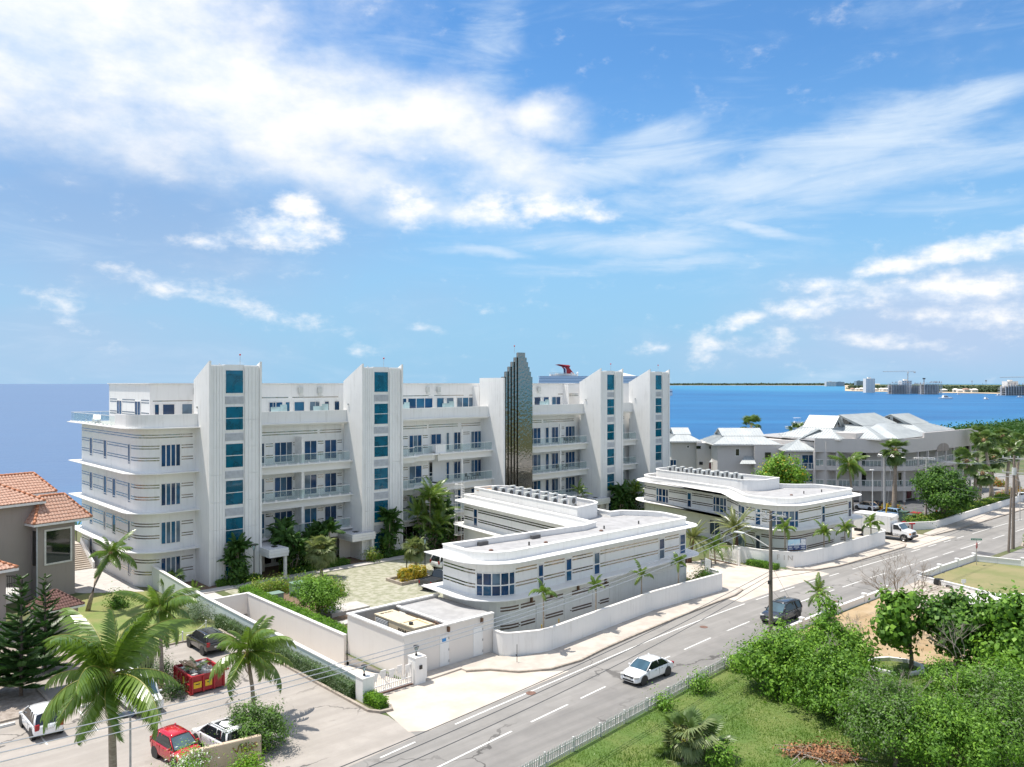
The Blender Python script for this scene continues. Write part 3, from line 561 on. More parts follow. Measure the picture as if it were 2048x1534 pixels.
strip(AB, fl(-3.3, 1, 6.6), .2, 4.2, RZ+2.55)
for (a, b_, n) in [(9.57, 11.33, 2), (11.55, 12.22, 1), (12.65, 14.06, 1), (14.63, 16.05, 1), (16.59, 17.3, 1), (17.9, 18.7, 1)]: win(AB, a, b_, RZ+.1, RZ+2.3, 6.9, n, fw=.09)
for (a, b_, n) in [(26.5, 28.5, 2), (28.6, 32.68, 3), (33.33, 34.66, 1), (34.96, 36.31, 1), (36.74, 39.91, 3)]: win(AB, a, b_, RZ+.1, RZ+2.5, 6.9 if a < 32 else 7.0, n, fw=.09)
for (a, b_, n) in [(51.4, 52.84, 1), (53.3, 54.57, 1), (55.09, 57.06, 2)]: win(AB, a, b_, RZ+.1, RZ+2.4, 7.0, n, fw=.09)
for (p, segs) in [(fl(6, 40, 6.9), [(2, 6), (6.5, 12.5), (20, 26)]), (fl(32, 58, 7.0), [(1, 6), (7, 11), (24.5, 25.8)])]:
    for (a, b_) in segs: strip(AB, p, a, b_, RZ+2.75)
for (a, b_) in [(58.2, 61.6), (69.4, 71.4)]:
    for dz in (2.7, 2.45, 1.0, .75): strip(AB, fl(a, b_, 7.4), .05, b_-a-.05, RZ+dz)
mb = MB(); mb.box(57.6, 5.9, RZ+2.9, 60.6, 7.4, RZ+4.2); mb.box(57.6, 5.9, RZ, 57.8, 7.3, RZ+2.9); mb.build('penthouse_porch', 'white_wall', AB)
for x in (1.0, 13.2, 15.7, 31.5, 33.3, 52):
    mb = MB(); s_ = 6.6 if x < 8 else 6.9; mb.box(x, s_-.25, RZ+3.2, x+.55, s_-.02, RZ+3.9); mb.tube([(x+.1, s_-.1, RZ+3.2), (x+.1, s_-.12, RZ+2.95), (x+.7, s_-.15, RZ+2.9)], .04, 5); mb.build('wall_unit', 'ac_grey', AB)
for (x, s_) in [(8.9, 4.9), (14.1, 4.9), (18.2, 4.9), (25.6, 4.9), (33.0, 5.2), (50.9, 5.2)]:
    mb = MB(); mb.box(x, s_, RZ, x+1.1, s_+.06, RZ+1.75); mb.box(x+1.1, s_-.04, RZ, x+1.9, s_+.02, RZ+2.0); mb.build('privacy_screen', 'frost', AB)
    mb = MB(); mb.tube([(x+.4, s_+.3, RZ), (x+.4, s_+.3, RZ+2.2), (x+.55, s_+.3, RZ+2.35), (x+.75, s_+.3, RZ+2.3), (x+.78, s_+.3, RZ+2.1)], .035, 5); mb.build('shower_pipe', 'steel', AB)
# roof slabs + parapets of the bays
def bay_top(x0, x1, s):
    mb = MB(); mb.box(x0, s, RZ-.12, x1, 7.4, RZ); mb.box(x0, s+.35, RZ-.3, x1, 5, RZ-.12); mb.build('slab', 'canopy_white', AB)
    mb = MB(); mb.box(x0, s+.3, RZ+.003, x1, s+.5, RZ+1.3); mb.build('parapet', 'white_wall', AB)
bay_top(5.6, 17.5, 3.0); bay_top(23.3, 29.85, 2.5); bay_top(29.85, 39.55, 3.1); bay_top(44.9, 58.3, 3.1); bay_top(63.7, 70.0, 3.2)
def bay_slab(x0, x1, s, z, wall):
    mb = MB(); mb.box(x0, s, z-.14, x1, wall, z); mb.box(x0, s+.5, z-.95, x1, s+.75, z-.14); mb.build('slab', 'canopy_white', AB)
for k, z in enumerate(SL):
    bay_slab(5.6, 17.5, 2.0, z, 4.2); railing(AB, fl(5.6, 17.3, 2.3), z)
    for (a, b_, n) in [(6.6, 7.8, 1), (8.92, 11.1, 3), (11.85, 12.3, 1), (12.52, 14.13, 2), (15.09, 16.68, 2)]: win(AB, a, b_, z+.1, z+2.35, 4.2, n)
    mb = MB(); mb.box(11.3, 2.45, z, 11.62, 2.75, z+2.9); mb.box(11.35, 2.75, z, 11.5, 4.2, z+2.9); mb.build('pillar', 'white_trim', AB)
    for (a, b_) in [(7.95, 8.8), (11.2, 11.75), (14.25, 14.98), (16.8, 17.4)]:
        for dz in (2.2, 1.95, .95, .7): strip(AB, fl(a, b_, 4.2), 0, b_-a, z+dz)
    # bay between second tower and spire: round balcony then straight balcony
    RB = fillet([(23.2, .9), (25.9, .9), (27.2, 2.2), (29.6, 1.9), (31.2, 3.2), (31.2, 4.9)], [0, 1.2, .8, .8, 1.5, 0], closed=False, k=6)
    mb = MB(); mb.prism(RB+[(23.2, 5)], z-.14, z); mb.prism(offs(RB, -.6)+[(23.25, 4.9)], z-.8, z-.14); mb.build('slab', 'canopy_white', AB)
    railing(AB, Path(offs(fillet([(23.2, 1.1), (25.7, 1.1), (26.6, 2.6), (29.4, 2.5)], [0, 1, .6, 0], closed=False, k=5), -.1)), z)
    win(AB, 26.9, 28.9, z+.1, z+2.35, 4.2, 3 if k == 2 else 2); win(AB, 24.2, 25.6, z+.1, z+2.35, 4.2, 2)
    for (a, b_) in [(25.7, 26.75), (29.05, 29.85)]:
        for dz in (2.2, 1.95, .95, .7): strip(AB, fl(a, b_, 4.2), 0, b_-a, z+dz)
    if k < 2: win(AB, 30.05, 31.2, z+.0, z+2.6, 4.98, 2, rows=(.45,), glass='dark_glass')
    else:
        mb = MB(); mb.box(29.9, 2.6, z, 31.6, 2.8, z+1.1); mb.build('parapet', 'white_wall', AB); win(AB, 30.9, 32.6, z+.9, z+2.3, 5.0, 2)
    bay_slab(30.4, 39.55, 2.3, z, 5.0); railing(AB, fl(31.4, 39.3, 2.6), z)
    for (a, b_, n) in [(33.39, 33.93, 1), (34.65, 35.99, 2), (37.6, 39.45, 3)]: win(AB, a, b_, z+.05, z+2.4, 5.0, n)
    mb = MB(); mb.box(34.2, 2.75, z, 34.45, 3.0, z+2.9); mb.build('pillar', 'white_trim', AB)
    for dz in (2.3, 2.05): strip(AB, fl(36.1, 37.4, 5), 0, 1.3, z+dz)
    # right bays
    bay_slab(44.9, 58.3, 2.3, z, 5.0); railing(AB, fl(45.2, 58.1, 2.6), z)
    for (a, b_, n) in [(48.6, 50.81, 3), (51.78, 52.49, 1), (53.06, 54.49, 2), (56.0, 58.1, 3), (45.6, 47.6, 3)]: win(AB, a, b_, z+.05, z+2.4, 5.0, n)
    mb = MB(); mb.box(52.6, 2.75, z, 52.85, 3.0, z+2.9); mb.build('pillar', 'white_trim', AB)
    for dz in (2.3, 2.05, 1.0, .75): strip(AB, fl(54.7, 55.8, 5), 0, 1.1, z+dz)
    bay_slab(63.7, 70, 2.3, z, 5.0); railing(AB, fl(63.9, 69.8, 2.6), z)
    win(AB, 66, 68.5, z+.05, z+2.4, 5.0, 3); win(AB, 69.0, 69.8, z+.05, z+2.3, 5.0, 1, glass='frost')
for (p, segs) in [(fl(5.6, 17.4, 4.2), [(0.3, 8.6), (8.9, 11.7)]), (fl(23.3, 29.8, 4.2), [(.3, 6.4)]), (fl(30, 39.5, 5), [(.3, 5.4), (6, 9.3)]), (fl(45, 58.2, 5), [(.4, 6), (6.4, 12.9)]), (fl(63.8, 70, 5), [(.5, 6)])]:
    for (a, b_) in segs:
        for z in (RZ-1.0, RZ-1.28): strip(AB, p, a, b_, z)
# ground storey glazing and door
for (a, b_, n) in [(6.6, 8.6, 2), (9, 11.2, 3), (12.6, 16.6, 4), (24.4, 28.6, 4)]: win(AB, a, b_, .3, 2.6, 4.2, n, glass='dark_glass')
for (a, b_, n) in [(31, 33, 2), (34.6, 39, 4), (46, 52, 5), (53, 58, 4), (64.5, 69, 4)]: win(AB, a, b_, .3, 2.6, 5.0, n, glass='dark_glass')

# stair towers
def tower(t0, wd=5.4):
    F0, F1 = .22, wd-.22; w0, w1 = 1.72, 3.62*wd/5.4
    for x0 in (0, wd-.22):
        mb = MB(); mb.add([(x0, 0, 0), (x0, 0, 22.25), (x0, 3.9, 20.35), (x0, 3.9, 0), (x0+.22, 0, 0), (x0+.22, 0, 22.25), (x0+.22, 3.9, 20.35), (x0+.22, 3.9, 0)],
                          [(0, 1, 2, 3), (7, 6, 5, 4), (0, 4, 5, 1), (1, 5, 6, 2), (2, 6, 7, 3)])
        o = mb.build('tower_fin', 'white_wall', AB); o.location = (t0, 0, 0)
    mb = MB(); mb.box(F0, .3, 0, w0, 1.0, 21.86); mb.box(w1, .3, 0, F1, 1.0, 21.86); mb.box(F0, 3.0, 0, F1, 4.4, 20.3)
    wins = [(18.95, 21.4), (15.25, 17.74), (11.47, 14.0), (7.7, 10.3), (3.93, 6.55), (.6, 2.8)]
    zz = 21.9
    for (a, b_) in wins: mb.box(w0, .34, b_, w1, 1.0, zz); zz = a
    mb.box(w0, .34, 0, w1, 1.0, zz); o = mb.build('tower_shaft', 'white_panel', AB); o.location = (t0, 0, 0)
    def boards(x0, x1, n):                        # cladding boards with open joints
        mb = MB()
        for i in range(n):
            a, b_ = x0+(x1-x0)*i/n+.011, x0+(x1-x0)*(i+1)/n-.011
            for j in range(8): mb.box(a, .14, j*2.72+.008, b_, .299, min((j+1)*2.72-.008, 21.88))
        mb.build('cladding', 'white_panel', AB, kind='stuff').location = (t0, 0, 0)
    boards(F0+.02, w0-.06, 5); boards(w1+.06, w1+.42, 1); boards(w1+.42, F1-.02, 3)
    mb = MB(); mb.box(F0, .6, 0, F1, 3.0, .1); mb.box(w0-1, 2.85, 0, w1+1, 2.98, 21); b_ = mb.build('stairwell', mat('well_teal', (.10, .22, .25), rough=.9) if 'well_teal' not in M else 'well_teal', AB); b_.location = (t0, 0, 0)
    mb = MB()
    for j in range(11):
        z = .4+j*1.9; x0, x1 = (w0-.1, w1+.1) if j % 2 else (w1+.1, w0-.1)
        ang = math.atan2(1.7, x1-x0)
        mb.obox(((x0+x1)/2, 1.55+.5*(j % 2), z+.95), (math.hypot(1.7, x1-x0), .12, .3), ry=-math.atan2(1.7, (x1-x0)))
        mb.obox(((x0+x1)/2, 1.45+.5*(j % 2), z+1.75), (math.hypot(1.7, x1-x0), .05, .05), ry=-math.atan2(1.7, (x1-x0)))
        for q_ in range(5): mb.box(x0+(x1-x0)*q_/4-.02, 1.45+.5*(j % 2), z+.1+1.7*q_/4, x0+(x1-x0)*q_/4+.02, 1.48+.5*(j % 2), z+.95+1.7*q_/4)
    st = mb.build('stair_flight', 'stair', AB); st.location = (t0, 0, 0)
    for k, (a, b_) in enumerate(wins):
        o = win(AB, w0, w1, a, b_, .34, 1, rows=(() if k == 0 else (.5,)), glass='tower_glass', fw=.08, name='tower_window'); o.location = (t0, 0, 0)
        if k < 5:
            mb = MB()
            for q_ in range(9): mb.obox(((w0+w1)/2, .31, a-.98+q_*.085), (w1-w0-.1, .06, .05), rx=R(-35))
            mb.box(w0+.03, .325, a-1.03, w1-.03, .338, a-.24); o = mb.build('louvre', 'louvre', AB); o.location = (t0, 0, 0)
    mb = MB(); mb.cyl(3.7, 1.2, 21.86, 22.9, .025, 5); o = mb.build('beacon_mast', 'steel', AB); o.location = (t0, 0, 0)
    g = MB(); g.ball((3.7, 1.2, 22.95), .1); g.build('beacon', 'sign_red', o, smooth=True)
    mb = MB(); mb.cyl(-.06, 2.9, 17.5, 17.7, .1, 8); o = mb.build('wall_light', 'ac_grey', AB); o.location = (t0, 0, 0)
for t0, wd in ((0, 5.5), (17.5, 5.6), (58.3, 5.2), (70.0, 5.2)): tower(t0, wd)
# entrance canopies beside the towers
for (x0, x1, y0, y1) in [(5.3, 7.4, -2.1, 2.6), (15.9, 18.9, -.55, 2.6), (56.6, 59.6, -.7, 2.6)]:
    mb = MB(); mb.box(x0, y0, 2.35, x1, y1, 2.62); mb.box(x0-.04, y0-.04, 2.64, x1+.04, y1, 2.9); mb.box(x0, y0, 2.92, x1, y1, 3.15); mb.build('entrance_canopy', 'white_panel', AB)
    mb = MB(); mb.box(x0+.1, y0+.1, 3.151, x1-.1, y1-.1, 3.17); mb.build('canopy_gravel', mat('roof_chips', (.7, .7, .72), (.35, .35, .36), 40, rough=.95) if 'roof_chips' not in M else 'roof_chips', AB)
    mb = MB(); mb.box(x0+.9, y0+1, 3.17, x0+1.4, y0+1.5, 3.24); mb.build('roof_drain', 'dark', AB)
    mb = MB(); mb.box(x1-.35, y0+.2, 0, x1-.08, y0+.47, 2.35); mb.build('pillar', 'white_trim', AB)
    mb = MB(); mb.box(x0+.15, y1-.1, 0, x1-.4, y1-.02, 2.3); mb.build('entrance_door', 'warm_wall', AB)
# mirrored spire
CX = 42.5; WS = [1.3+.84*i for i in range(6)]; ZT = [24.15, 23.5, 22.9, 22.25, 21.6, 20.9]
mb = MB(); mb.box(39.35, .35, 0, 39.62, 5.2, 20.75); mb.box(39.62, 3.2, 0, 44.9, 5.4, 20.6); mb.build('spire_fin', 'white_wall', AB)
sp_ = MB(); [sp_.box(CX-WS[i]/2+.03, 0.2+.15*i+.16, 0, CX+WS[i]/2-.03, .2+.15*i+.36, ZT[i]-.05) for i in range(6)]; spo = sp_.build('spire_core', 'ac_dark', AB)
for i in range(6):
    w0 = WS[i]/2
    for sg in ((0,) if i == 0 else (-1, 1)):
        x0, x1 = (-w0, w0) if i == 0 else ((-w0, -w0+.35) if sg < 0 else (w0-.35, w0))
        y0 = .2+.15*i
        nz = 9
        for j in range(1):
            mb = MB(); mb.box(CX+x0, y0, 0, CX+x1, y0+.24, ZT[i]); mb.build('mirror_column', 'mirror', spo)
mb = MB(); mb.cyl(CX-.4, 1.2, 24.1, 25.0, .025, 5); o = mb.build('beacon_mast', 'steel', AB); g = MB(); g.ball((CX-.4, 1.2, 25.05), .1); g.build('beacon', 'sign_red', o, smooth=True)
# terrace furniture
for i, (x, y, rz) in enumerate([(-4.6, 20.6, 70), (-4.9, 18.9, 70)]):
    t = thing('sun_lounger', 'white sun lounger with raised back on the roof terrace behind the glass rail', 'sun lounger', W(x, y, RZ+.02), TH+R(rz), 'loungers on the roof terrace')
    mb = MB(); mb.box(-.9, -.3, .28, .4, .3, .36); mb.build('seat', 'white_trim', t)
    mb = MB(); mb.obox((.68, 0, .55), (.75, .6, .07), ry=R(-40)); mb.build('backrest', 'white_trim', t)
    for a in (-.8, .3):
        for b_ in (-.26, .26): mb = MB(); mb.box(a-.03, b_-.03, 0, a+.03, b_+.03, .28); mb.build('leg', 'white_trim', t)

# balcony furniture
def chair_set(t0, s0, z, lab):
    t = thing('balcony_table', 'small dark table on the balcony '+lab, 'table', W(t0, s0, z), TH); mb = MB(); mb.cyl(0, 0, .7, .74, .4, 14); mb.build('top', 'ac_dark', t); mb = MB(); mb.cyl(0, 0, 0, .7, .05, 6); mb.build('leg', 'ac_dark', t)
    for k, dx in enumerate((-.75, .75)):
        c_ = thing('balcony_chair', 'dark chair '+('after' if k else 'before')+' the table on the balcony '+lab, 'chair', W(t0+dx, s0, z), TH+(0 if k else math.pi)); mb = MB(); mb.box(-.24, -.24, .4, .24, .24, .46); mb.build('seat', 'ac_dark', c_); mb = MB(); mb.box(.2, -.24, .46, .25, .24, .9); mb.build('backrest', 'ac_dark', c_)
        for a in (-.2, .2):
            for b_ in (-.2, .2): mb = MB(); mb.box(a-.02, b_-.02, 0, a+.02, b_+.02, .4); mb.build('leg', 'ac_dark', c_)
chair_set(55.4, 3.6, SL[2], 'top floor near the third tower'); chair_set(36.6, 3.6, SL[1], 'middle floor beside the spire'); chair_set(53.9, 3.6, SL[1], 'middle floor near the third tower'); chair_set(14.6, 3.2, SL[0], 'lowest floor between the first towers')
# ------------------------------------------------------------------ two street-front villas with rounded canopies
UP = (5.45, 5.2, 4.36, 4.12); LOW = (2.55, 2.32, 1.15, .92)
def villa_body(root, poly, rad, box, parapet_gap=None):
    P = fillet(poly, rad, k=8); n = len(P)
    mb = MB(); mb.prism(P, 0, 3.2); mb.build('wall', 'white_wall', root)
    mb = MB(); mb.prism(offs(P, 1.25, True), 3.39, 3.46); mb.prism(offs(P, .7, True), 3.31, 3.39); mb.prism(offs(P, .3, True), 3.19, 3.31); mb.build('slab', 'canopy_white', root)
    mb = MB(); mb.prism(P, 3.46, 6.02); mb.build('wall', 'white_wall', root)
    mb = MB(); mb.prism(offs(P, 1.1, True), 6.16, 6.23); mb.prism(offs(P, .6, True), 6.09, 6.16); mb.prism(offs(P, .25, True), 6.0, 6.09); mb.build('canopy', 'canopy_white', root)
    mb = MB(); mb.prism(offs(P, -.28, True), 6.23, 6.42); mb.build('roof', 'roof_grey', root)
    mb = MB(); mb.ribbon(P, 6.23, 6.84, -.3, 0, True); mb.ribbon(P, 6.84, 6.92, -.36, .06, True); mb.build('parapet', 'white_wall', root)
    B_ = fillet(box[0], box[1], k=6)
    mb = MB(); mb.ribbon(B_, 6.24, 7.75, -.18, 0, True); mb.ribbon(B_, 7.75, 7.82, -.24, .05, True); mb.build('plant_screen', 'white_wall', root)
    mb = MB(); mb.prism(offs(B_, -.19, True), 6.3, 6.5); mb.build('plant_deck', 'roof_grey', root)
    return P
def ac_unit(loc, rz, label, grp):
    t = thing('air_conditioner', label, 'air conditioner', loc, rz, grp)
    mb = MB(); mb.box(-.45, -.17, .08, .45, .17, .92); mb.build('casing', 'ac_grey', t, bevel=.02)
    mb = MB(); mb.tube([(-.1, -.17, .5), (-.1, -.2, .5)], .3, 14); mb.build('fan_grille', 'ac_dark', t)
    mb = MB(); mb.box(.22, -.185, .15, .42, -.172, .85); mb.build('side_panel', 'louvre', t)
    for a in (-.35, .35): mb = MB(); mb.box(a-.04, -.2, 0, a+.04, .2, .08); mb.build('foot', 'dark', t)
    return t
def dup_ac(src, loc, rz, label, grp):
    c_ = copy_tree(src); c_.location = loc; c_.rotation_euler = (0, 0, rz); c_['label'] = label; c_['group'] = grp; return c_

VB = thing('street_villa', 'white two-storey street-front villa beside the service yard, with broad rounded canopies and flat grey roof', 'building', LOC, TH)
PB = villa_body(VB, [(8.6, -26.3), (8.2, -32.3), (34.2, -32.3), (35.3, -28), (33, -24.8), (31.6, -24.6), (34.2, -5.4), (28.6, -4.4), (26, -24.2), (25.4, -27.6), (23.6, -28)], [0, 3.4, .9, 3, .4, 0, 2.2, .3, 0, 0, 0],
                ([(26.6, -24.6), (31.2, -23.9), (33.4, -6.2), (29.2, -5.6)], [0, 2.2, 2.2, .3]))
VP = Path(PB+[PB[0]])
fl_ = VP.px(1372, 20, 36); gaps = []
a, b_ = VP.px(953, 3, 12), VP.px(1029, 5, 14); pwin(VB, VP, a, b_, 3.5, 5.3, [0, .17, .39, .61, .83, 1], rows=(.46,), fw=.09); gaps.append((a, b_))
for (x0, x1) in [(1071, 1084), (1131, 1143), (1187, 1199), (1318, 1328), (1359, 1366)]:
    a, b_ = VP.px(x0, 10, 34.5), VP.px(x1, 10, 34.5); b_ = min(max(b_, a+.6), a+.9); pwin(VB, VP, a, b_, 3.52, 5.4, 1, rows=(.47,), fw=.1); gaps.append((a, b_))
strips_between(VB, VP, .1, fl_-.2, gaps, UP)
lg = []
for (x0, x1) in [(1018, 1035), (1072, 1089), (1128, 1142), (1185, 1198), (1219, 1232)]:
    a, b_ = VP.px(x0, 8, 40), VP.px(x1, 8, 40); lg.append((a, b_)); mb = MB(); mb.ribbon(VP.sub(a, b_), .05, 2.25, -.02, .05); d = mb.build('door', 'white_panel', VB)
    mb = MB(); p = VP.at(b_-.12); mb.obox((p[0], p[1]-.1, 1.05), (.06, .12, .06)); mb.build('handle', 'bronze', d)
    mb = MB(); p = VP.at((a+b_)/2+1.2); mb.obox((p[0], p[1]-.1, 2.75), (.14, .2, .42)); mb.build('wall_lamp', 'bronze', VB)
a, b_ = VP.px(1359, 10, 34.5), VP.px(1366, 10, 34.5); pwin(VB, VP, a, a+.8, .4, 2.4, 1, rows=(.5,))
strips_between(VB, VP, 6.2, fl_-.9, lg, LOW, 'brown_strip', .12)
WL = Path([(28.6, -4.4), (26, -24.2)])
a, b_ = WL.px(948), WL.px(955); b_ = max(b_, a+.8); pwin(VB, WL, a, b_, 3.55, 5.5, 1, rows=(.5,), fw=.08)
strips_between(VB, WL, .2, WL.len-.1, [(a, b_)], UP, 'strip', .12)
mb = MB()                                  # caged ladder at the back of the wing
lx, ly = 27.9, -5.2
for dy in (-.25, .25): mb.tube([(lx, ly+dy, .1), (lx, ly+dy, 8.5)], .03, 5)
for i in range(28): mb.tube([(lx, ly-.25, .3+i*.29), (lx, ly+.25, .3+i*.29)], .018, 4)
for z in (2.4, 3.9, 5.4, 6.9, 8.3): mb.tube([(lx+.75*math.cos(a)-.35, ly+.42*math.sin(a), z) for a in [R(90+15*k) for k in range(13)]], .022, 4)
for k in range(5):
    a = R(110+35*k); mb.tube([(lx+.75*math.cos(a)-.35, ly+.42*math.sin(a), 2.4), (lx+.75*math.cos(a)-.35, ly+.42*math.sin(a), 8.3)], .018, 4)
mb.build('ladder', 'white_trim', VB)
for (t_, s_) in [(12.2, -28.3), (17.5, -29.2)]:
    mb = MB(); mb.box(t_-.5, s_+1.05, 6.43, t_+.5, s_+1.35, 6.72); mb.build('scupper', 'ac_dark', VB)
for (t_, s_) in [(11.2, -29.3), (16.8, -30), (24.4, -29.6)]: mb = MB(); mb.ball((t_, s_, 6.46), .2, sz=.55); mb.build('roof_vent', 'rust', VB, smooth=True)
for (t_, s_) in [(25.5, -29), (30, -29.5), (15, -29.8)]: mb = MB(); mb.cyl(t_, s_, 6.42, 6.72, .07, 6); mb.build('vent_pipe', 'dark', VB)
for (x, z) in [(27.6, 6.7), (28.6, 6.7)]: pass
for (q_) in (.2, .65): p = Path([(29.2, -5.6), (26.6, -24.6)]).at(q_*19); mb = MB(); mb.obox((p[0]-.12, p[1], 6.72), (.24, .3, .22), R(8)); mb.build('spotlight', 'ac_grey', VB)
mb = MB(); mb.obox((30.4, -7.2, 7.5), (2.6, 1.9, .06), R(7)); o = local(mb.build('plywood_sheet', 'plywood')); tag(o, 'tan plywood sheet lying over the end of the rooftop plant enclosure', 'board')
acg = 'condensers on the villa beside the service yard'; acl = 'grey condenser in the double row on the roof of the villa beside the service yard'
ac0 = None
for r in range(2):
    for i in range(9):
        f = (i+.8)/9.6; t_ = 29.9+(27.7-29.9)*f+r*1.9; s_ = -7.6+(-22.8+7.6)*f+(r*.5)
        if r == 1 and i == 0: continue
        p = W(t_, s_, 7.3); mbx = None
        rz = TH+R(7.5)
        if ac0 is None: ac0 = ac_unit(p, rz, acl, acg)
        else: dup_ac(ac0, p, rz, acl, acg)
mb = MB()
for r in range(2):
    for i in range(2):
        f0, f1 = .08, .97; mb.tube([(29.9+(27.7-29.9)*f0+r*1.9+i*.5-.25, -7.6-15.2*f0+r*.5, 7.26), (29.9-2.2*f1+r*1.9+i*.5-.25, -7.6-15.2*f1+r*.5, 7.26)], .05, 4)
mb.box(27.6, -22.4, 6.5, 27.8, -22.2, 7.25); mb.build('unit_rails', 'steel', VB)

VB2 = thing('street_villa', 'white two-storey street-front villa beside the box truck, with a bulging round nose', 'building', LOC, TH)
PC = villa_body(VB2, [(60, -5.6), (57.3, -22.2), (55.6, -24.2), (52.7, -27.2), (52.6, -32.8), (68, -33.5), (68.6, -28), (66.5, -26.4), (65.2, -24.5), (66.6, -6)], [2.6, .6, 1.5, 2.6, 3.0, 1.2, 2, 0, 0, 2.6],
                ([(60.9, -7.2), (58.6, -25), (64.6, -25.2), (65.6, -7.2)], [2.2, 2.4, .3, 2.2]))
VQ = Path(PC+[PC[0]]); nose = VQ.px(1528, 8, 30); half = VQ.px(1700, 20, 60); g2 = []
for (x0, x1, n, rows) in [(1313, 1337, [0, .2, .5, .8, 1], (.46,)), (1375, 1384, 1, (.5,)), (1427, 1453, [0, .2, .5, .8, 1], (.46,)), (1478, 1490, 2, (.5,)), (1511, 1518, 1, (.5,)), (1543, 1596, [0, .17, .39, .61, .83, 1], (.42,)), (1643, 1649, 1, (.5,)), (1696, 1699, 1, (.5,))]:
    lo, hi = (0, 33) if x0 < 1530 else (20, 49)
    a, b_ = VQ.px(x0, lo, hi), VQ.px(x1, lo, hi); b_ = max(b_, a+.6) if n != 1 else a+.7; pwin(VB2, VQ, a, b_, 3.55, 5.45, n, rows=rows, fw=.1); g2.append((a, b_))
strips_between(VB2, VQ, 1.2, half-.3, g2, UP, 'strip', .11)
lg = []
for (x0, x1, n) in [(1420, 1440, 2), (1476, 1490, 1), (1512, 1519, 1), (1545, 1580, 3)]:
    lo, hi = (0, 33) if x0 < 1530 else (20, 56)
    a, b_ = VQ.px(x0, lo, hi), VQ.px(x1, lo, hi); b_ = max(b_, a+.6); pwin(VB2, VQ, a, b_, .5, 2.4, n, fw=.09); lg.append((a, b_))
for (x0, x1) in [(1668, 1680), (1690, 1698)]:
    a, b_ = VQ.px(x0, 20, 60), VQ.px(x1, 20, 60); b_ = max(b_, a+.9); lg.append((a, b_)); mb = MB(); mb.ribbon(VQ.sub(a, b_), .05, 2.25, -.02, .05); mb.build('door', 'white_panel', VB2)
strips_between(VB2, VQ, VQ.px(1596, 20, 56), half-.2, lg, LOW, 'brown_strip', .12)
for (t_, s_) in [(59.5, -29.5)]: mb = MB(); mb.ball((t_, s_, 6.46), .2, sz=.55); mb.build('roof_vent', 'rust', VB2, smooth=True)
for (t_, s_) in [(62, -29.8), (65, -30.6)]: mb = MB(); mb.cyl(t_, s_, 6.42, 6.75, .07, 6); mb.build('vent_pipe', 'dark', VB2)
EP = Path([(60, -6), (57.6, -24)])
for i in range(8): p = EP.at(2+i*2.0); mb = MB(); mb.obox((p[0]+.55, p[1], 6.5), (.22, .34, .16), R(6)); mb.build('roof_light', 'ac_dark', VB2)
acg = 'condensers on the villa beside the box truck'; acl = 'grey condenser in the double row on the roof of the villa beside the box truck'
for r in range(2):
    for i in range(9):
        if r == 1 and i == 8: continue
        f = (i+.7)/9.3; dup_ac(ac0, W(62.4-2.0*f+r*1.7, -8.3-14.6*f+r*.4, 7.3), TH+R(7), acl, acg)

# ------------------------------------------------------------------ service yard building with generator
SB = thing('service_building', 'low white service building with open generator yard and two white doors', 'building', LOC, TH)
mb = MB(); mb.box(-.4, -33.6, -.6, 7.7, -33.4, 2.9); mb.box(-.4, -33.399, -2.2, -.2, -26.6, 2.9); mb.box(-.4, -26.6, -.6, 7.9, -26.4, 2.9); mb.build('wall', 'warm_wall', SB)
mb = MB(); mb.box(-.48, -33.68, 2.9, 7.7, -33.32, 3.0); mb.box(-.48, -33.319, 2.9, -.12, -26.33, 3.0); mb.box(-.119, -26.68, 2.9, 8, -26.33, 3.0); mb.build('coping', 'white_trim', SB)
mb = MB(); mb.box(-.199, -33.4, .9, 3.9, -33.38, 2.9); mb.box(-.19, -26.63, .9, 3.9, -26.601, 2.9); mb.box(-.195, -33.37, .9, -.18, -26.64, 2.9); mb.build('yard_wall', 'raw_concrete', SB)
mb = MB(); mb.box(3.9, -33.38, .02, 4.05, -26.62, 2.6); mb.build('partition', 'tan_wall', SB)
mb = MB(); mb.box(3.75, -33.3, 2.6, 8, -26.7, 2.75); mb.build('roof', 'roof_grey', SB)
mb = MB(); mb.box(3.7, -33.3, 2.75, 3.95, -26.7, 2.85); mb.build('roof_edge', 'white_trim', SB)
mb = MB(); mb.box(-.15, -33.3, .9, 3.9, -26.7, .95); mb.build('yard_floor', 'raw_concrete', SB)
for (x0, x1) in [(845, 900), (944, 964)]:
    p = fl(-.4, 7.7, -33.6); a, b_ = p.px(880 if x0 == 845 else 946), p.px(898 if x0 == 845 else 965); 
    mb = MB(); mb.ribbon(p.sub(a, b_), .13, 2.25, -.02, .04); d = mb.build('door', 'white_panel', SB)
    for z in (.4, 1.2, 2.0): mb = MB(); q_ = p.at(b_-.02); mb.obox((q_[0], q_[1]-.06, z), (.06, .06, .16)); mb.build('hinge', 'steel', d)
    mb = MB(); q_ = p.at((a+b_)/2+.3); mb.obox((q_[0], q_[1]-.1, 2.65), (.14, .2, .36)); mb.build('wall_lamp', 'bronze', SB)
    if x0 == 845: mb = MB(); q_ = p.at((a+b_)/2-.05); mb.obox((q_[0], q_[1]-.05, 1.95), (.34, .02, .22)); mb.build('notice', 'sign_blue', d)
GN = thing('generator', 'beige standby generator with louvred side, sunken top well and black lettering in the yard', 'generator', W(1.85, -30.3, .95), TH)
gx, gy = .78, 2.5
mb = MB(); mb.box(-gx, -gy, .1, gx, gy, 1.95); mb.build('casing', 'gen_beige', GN)
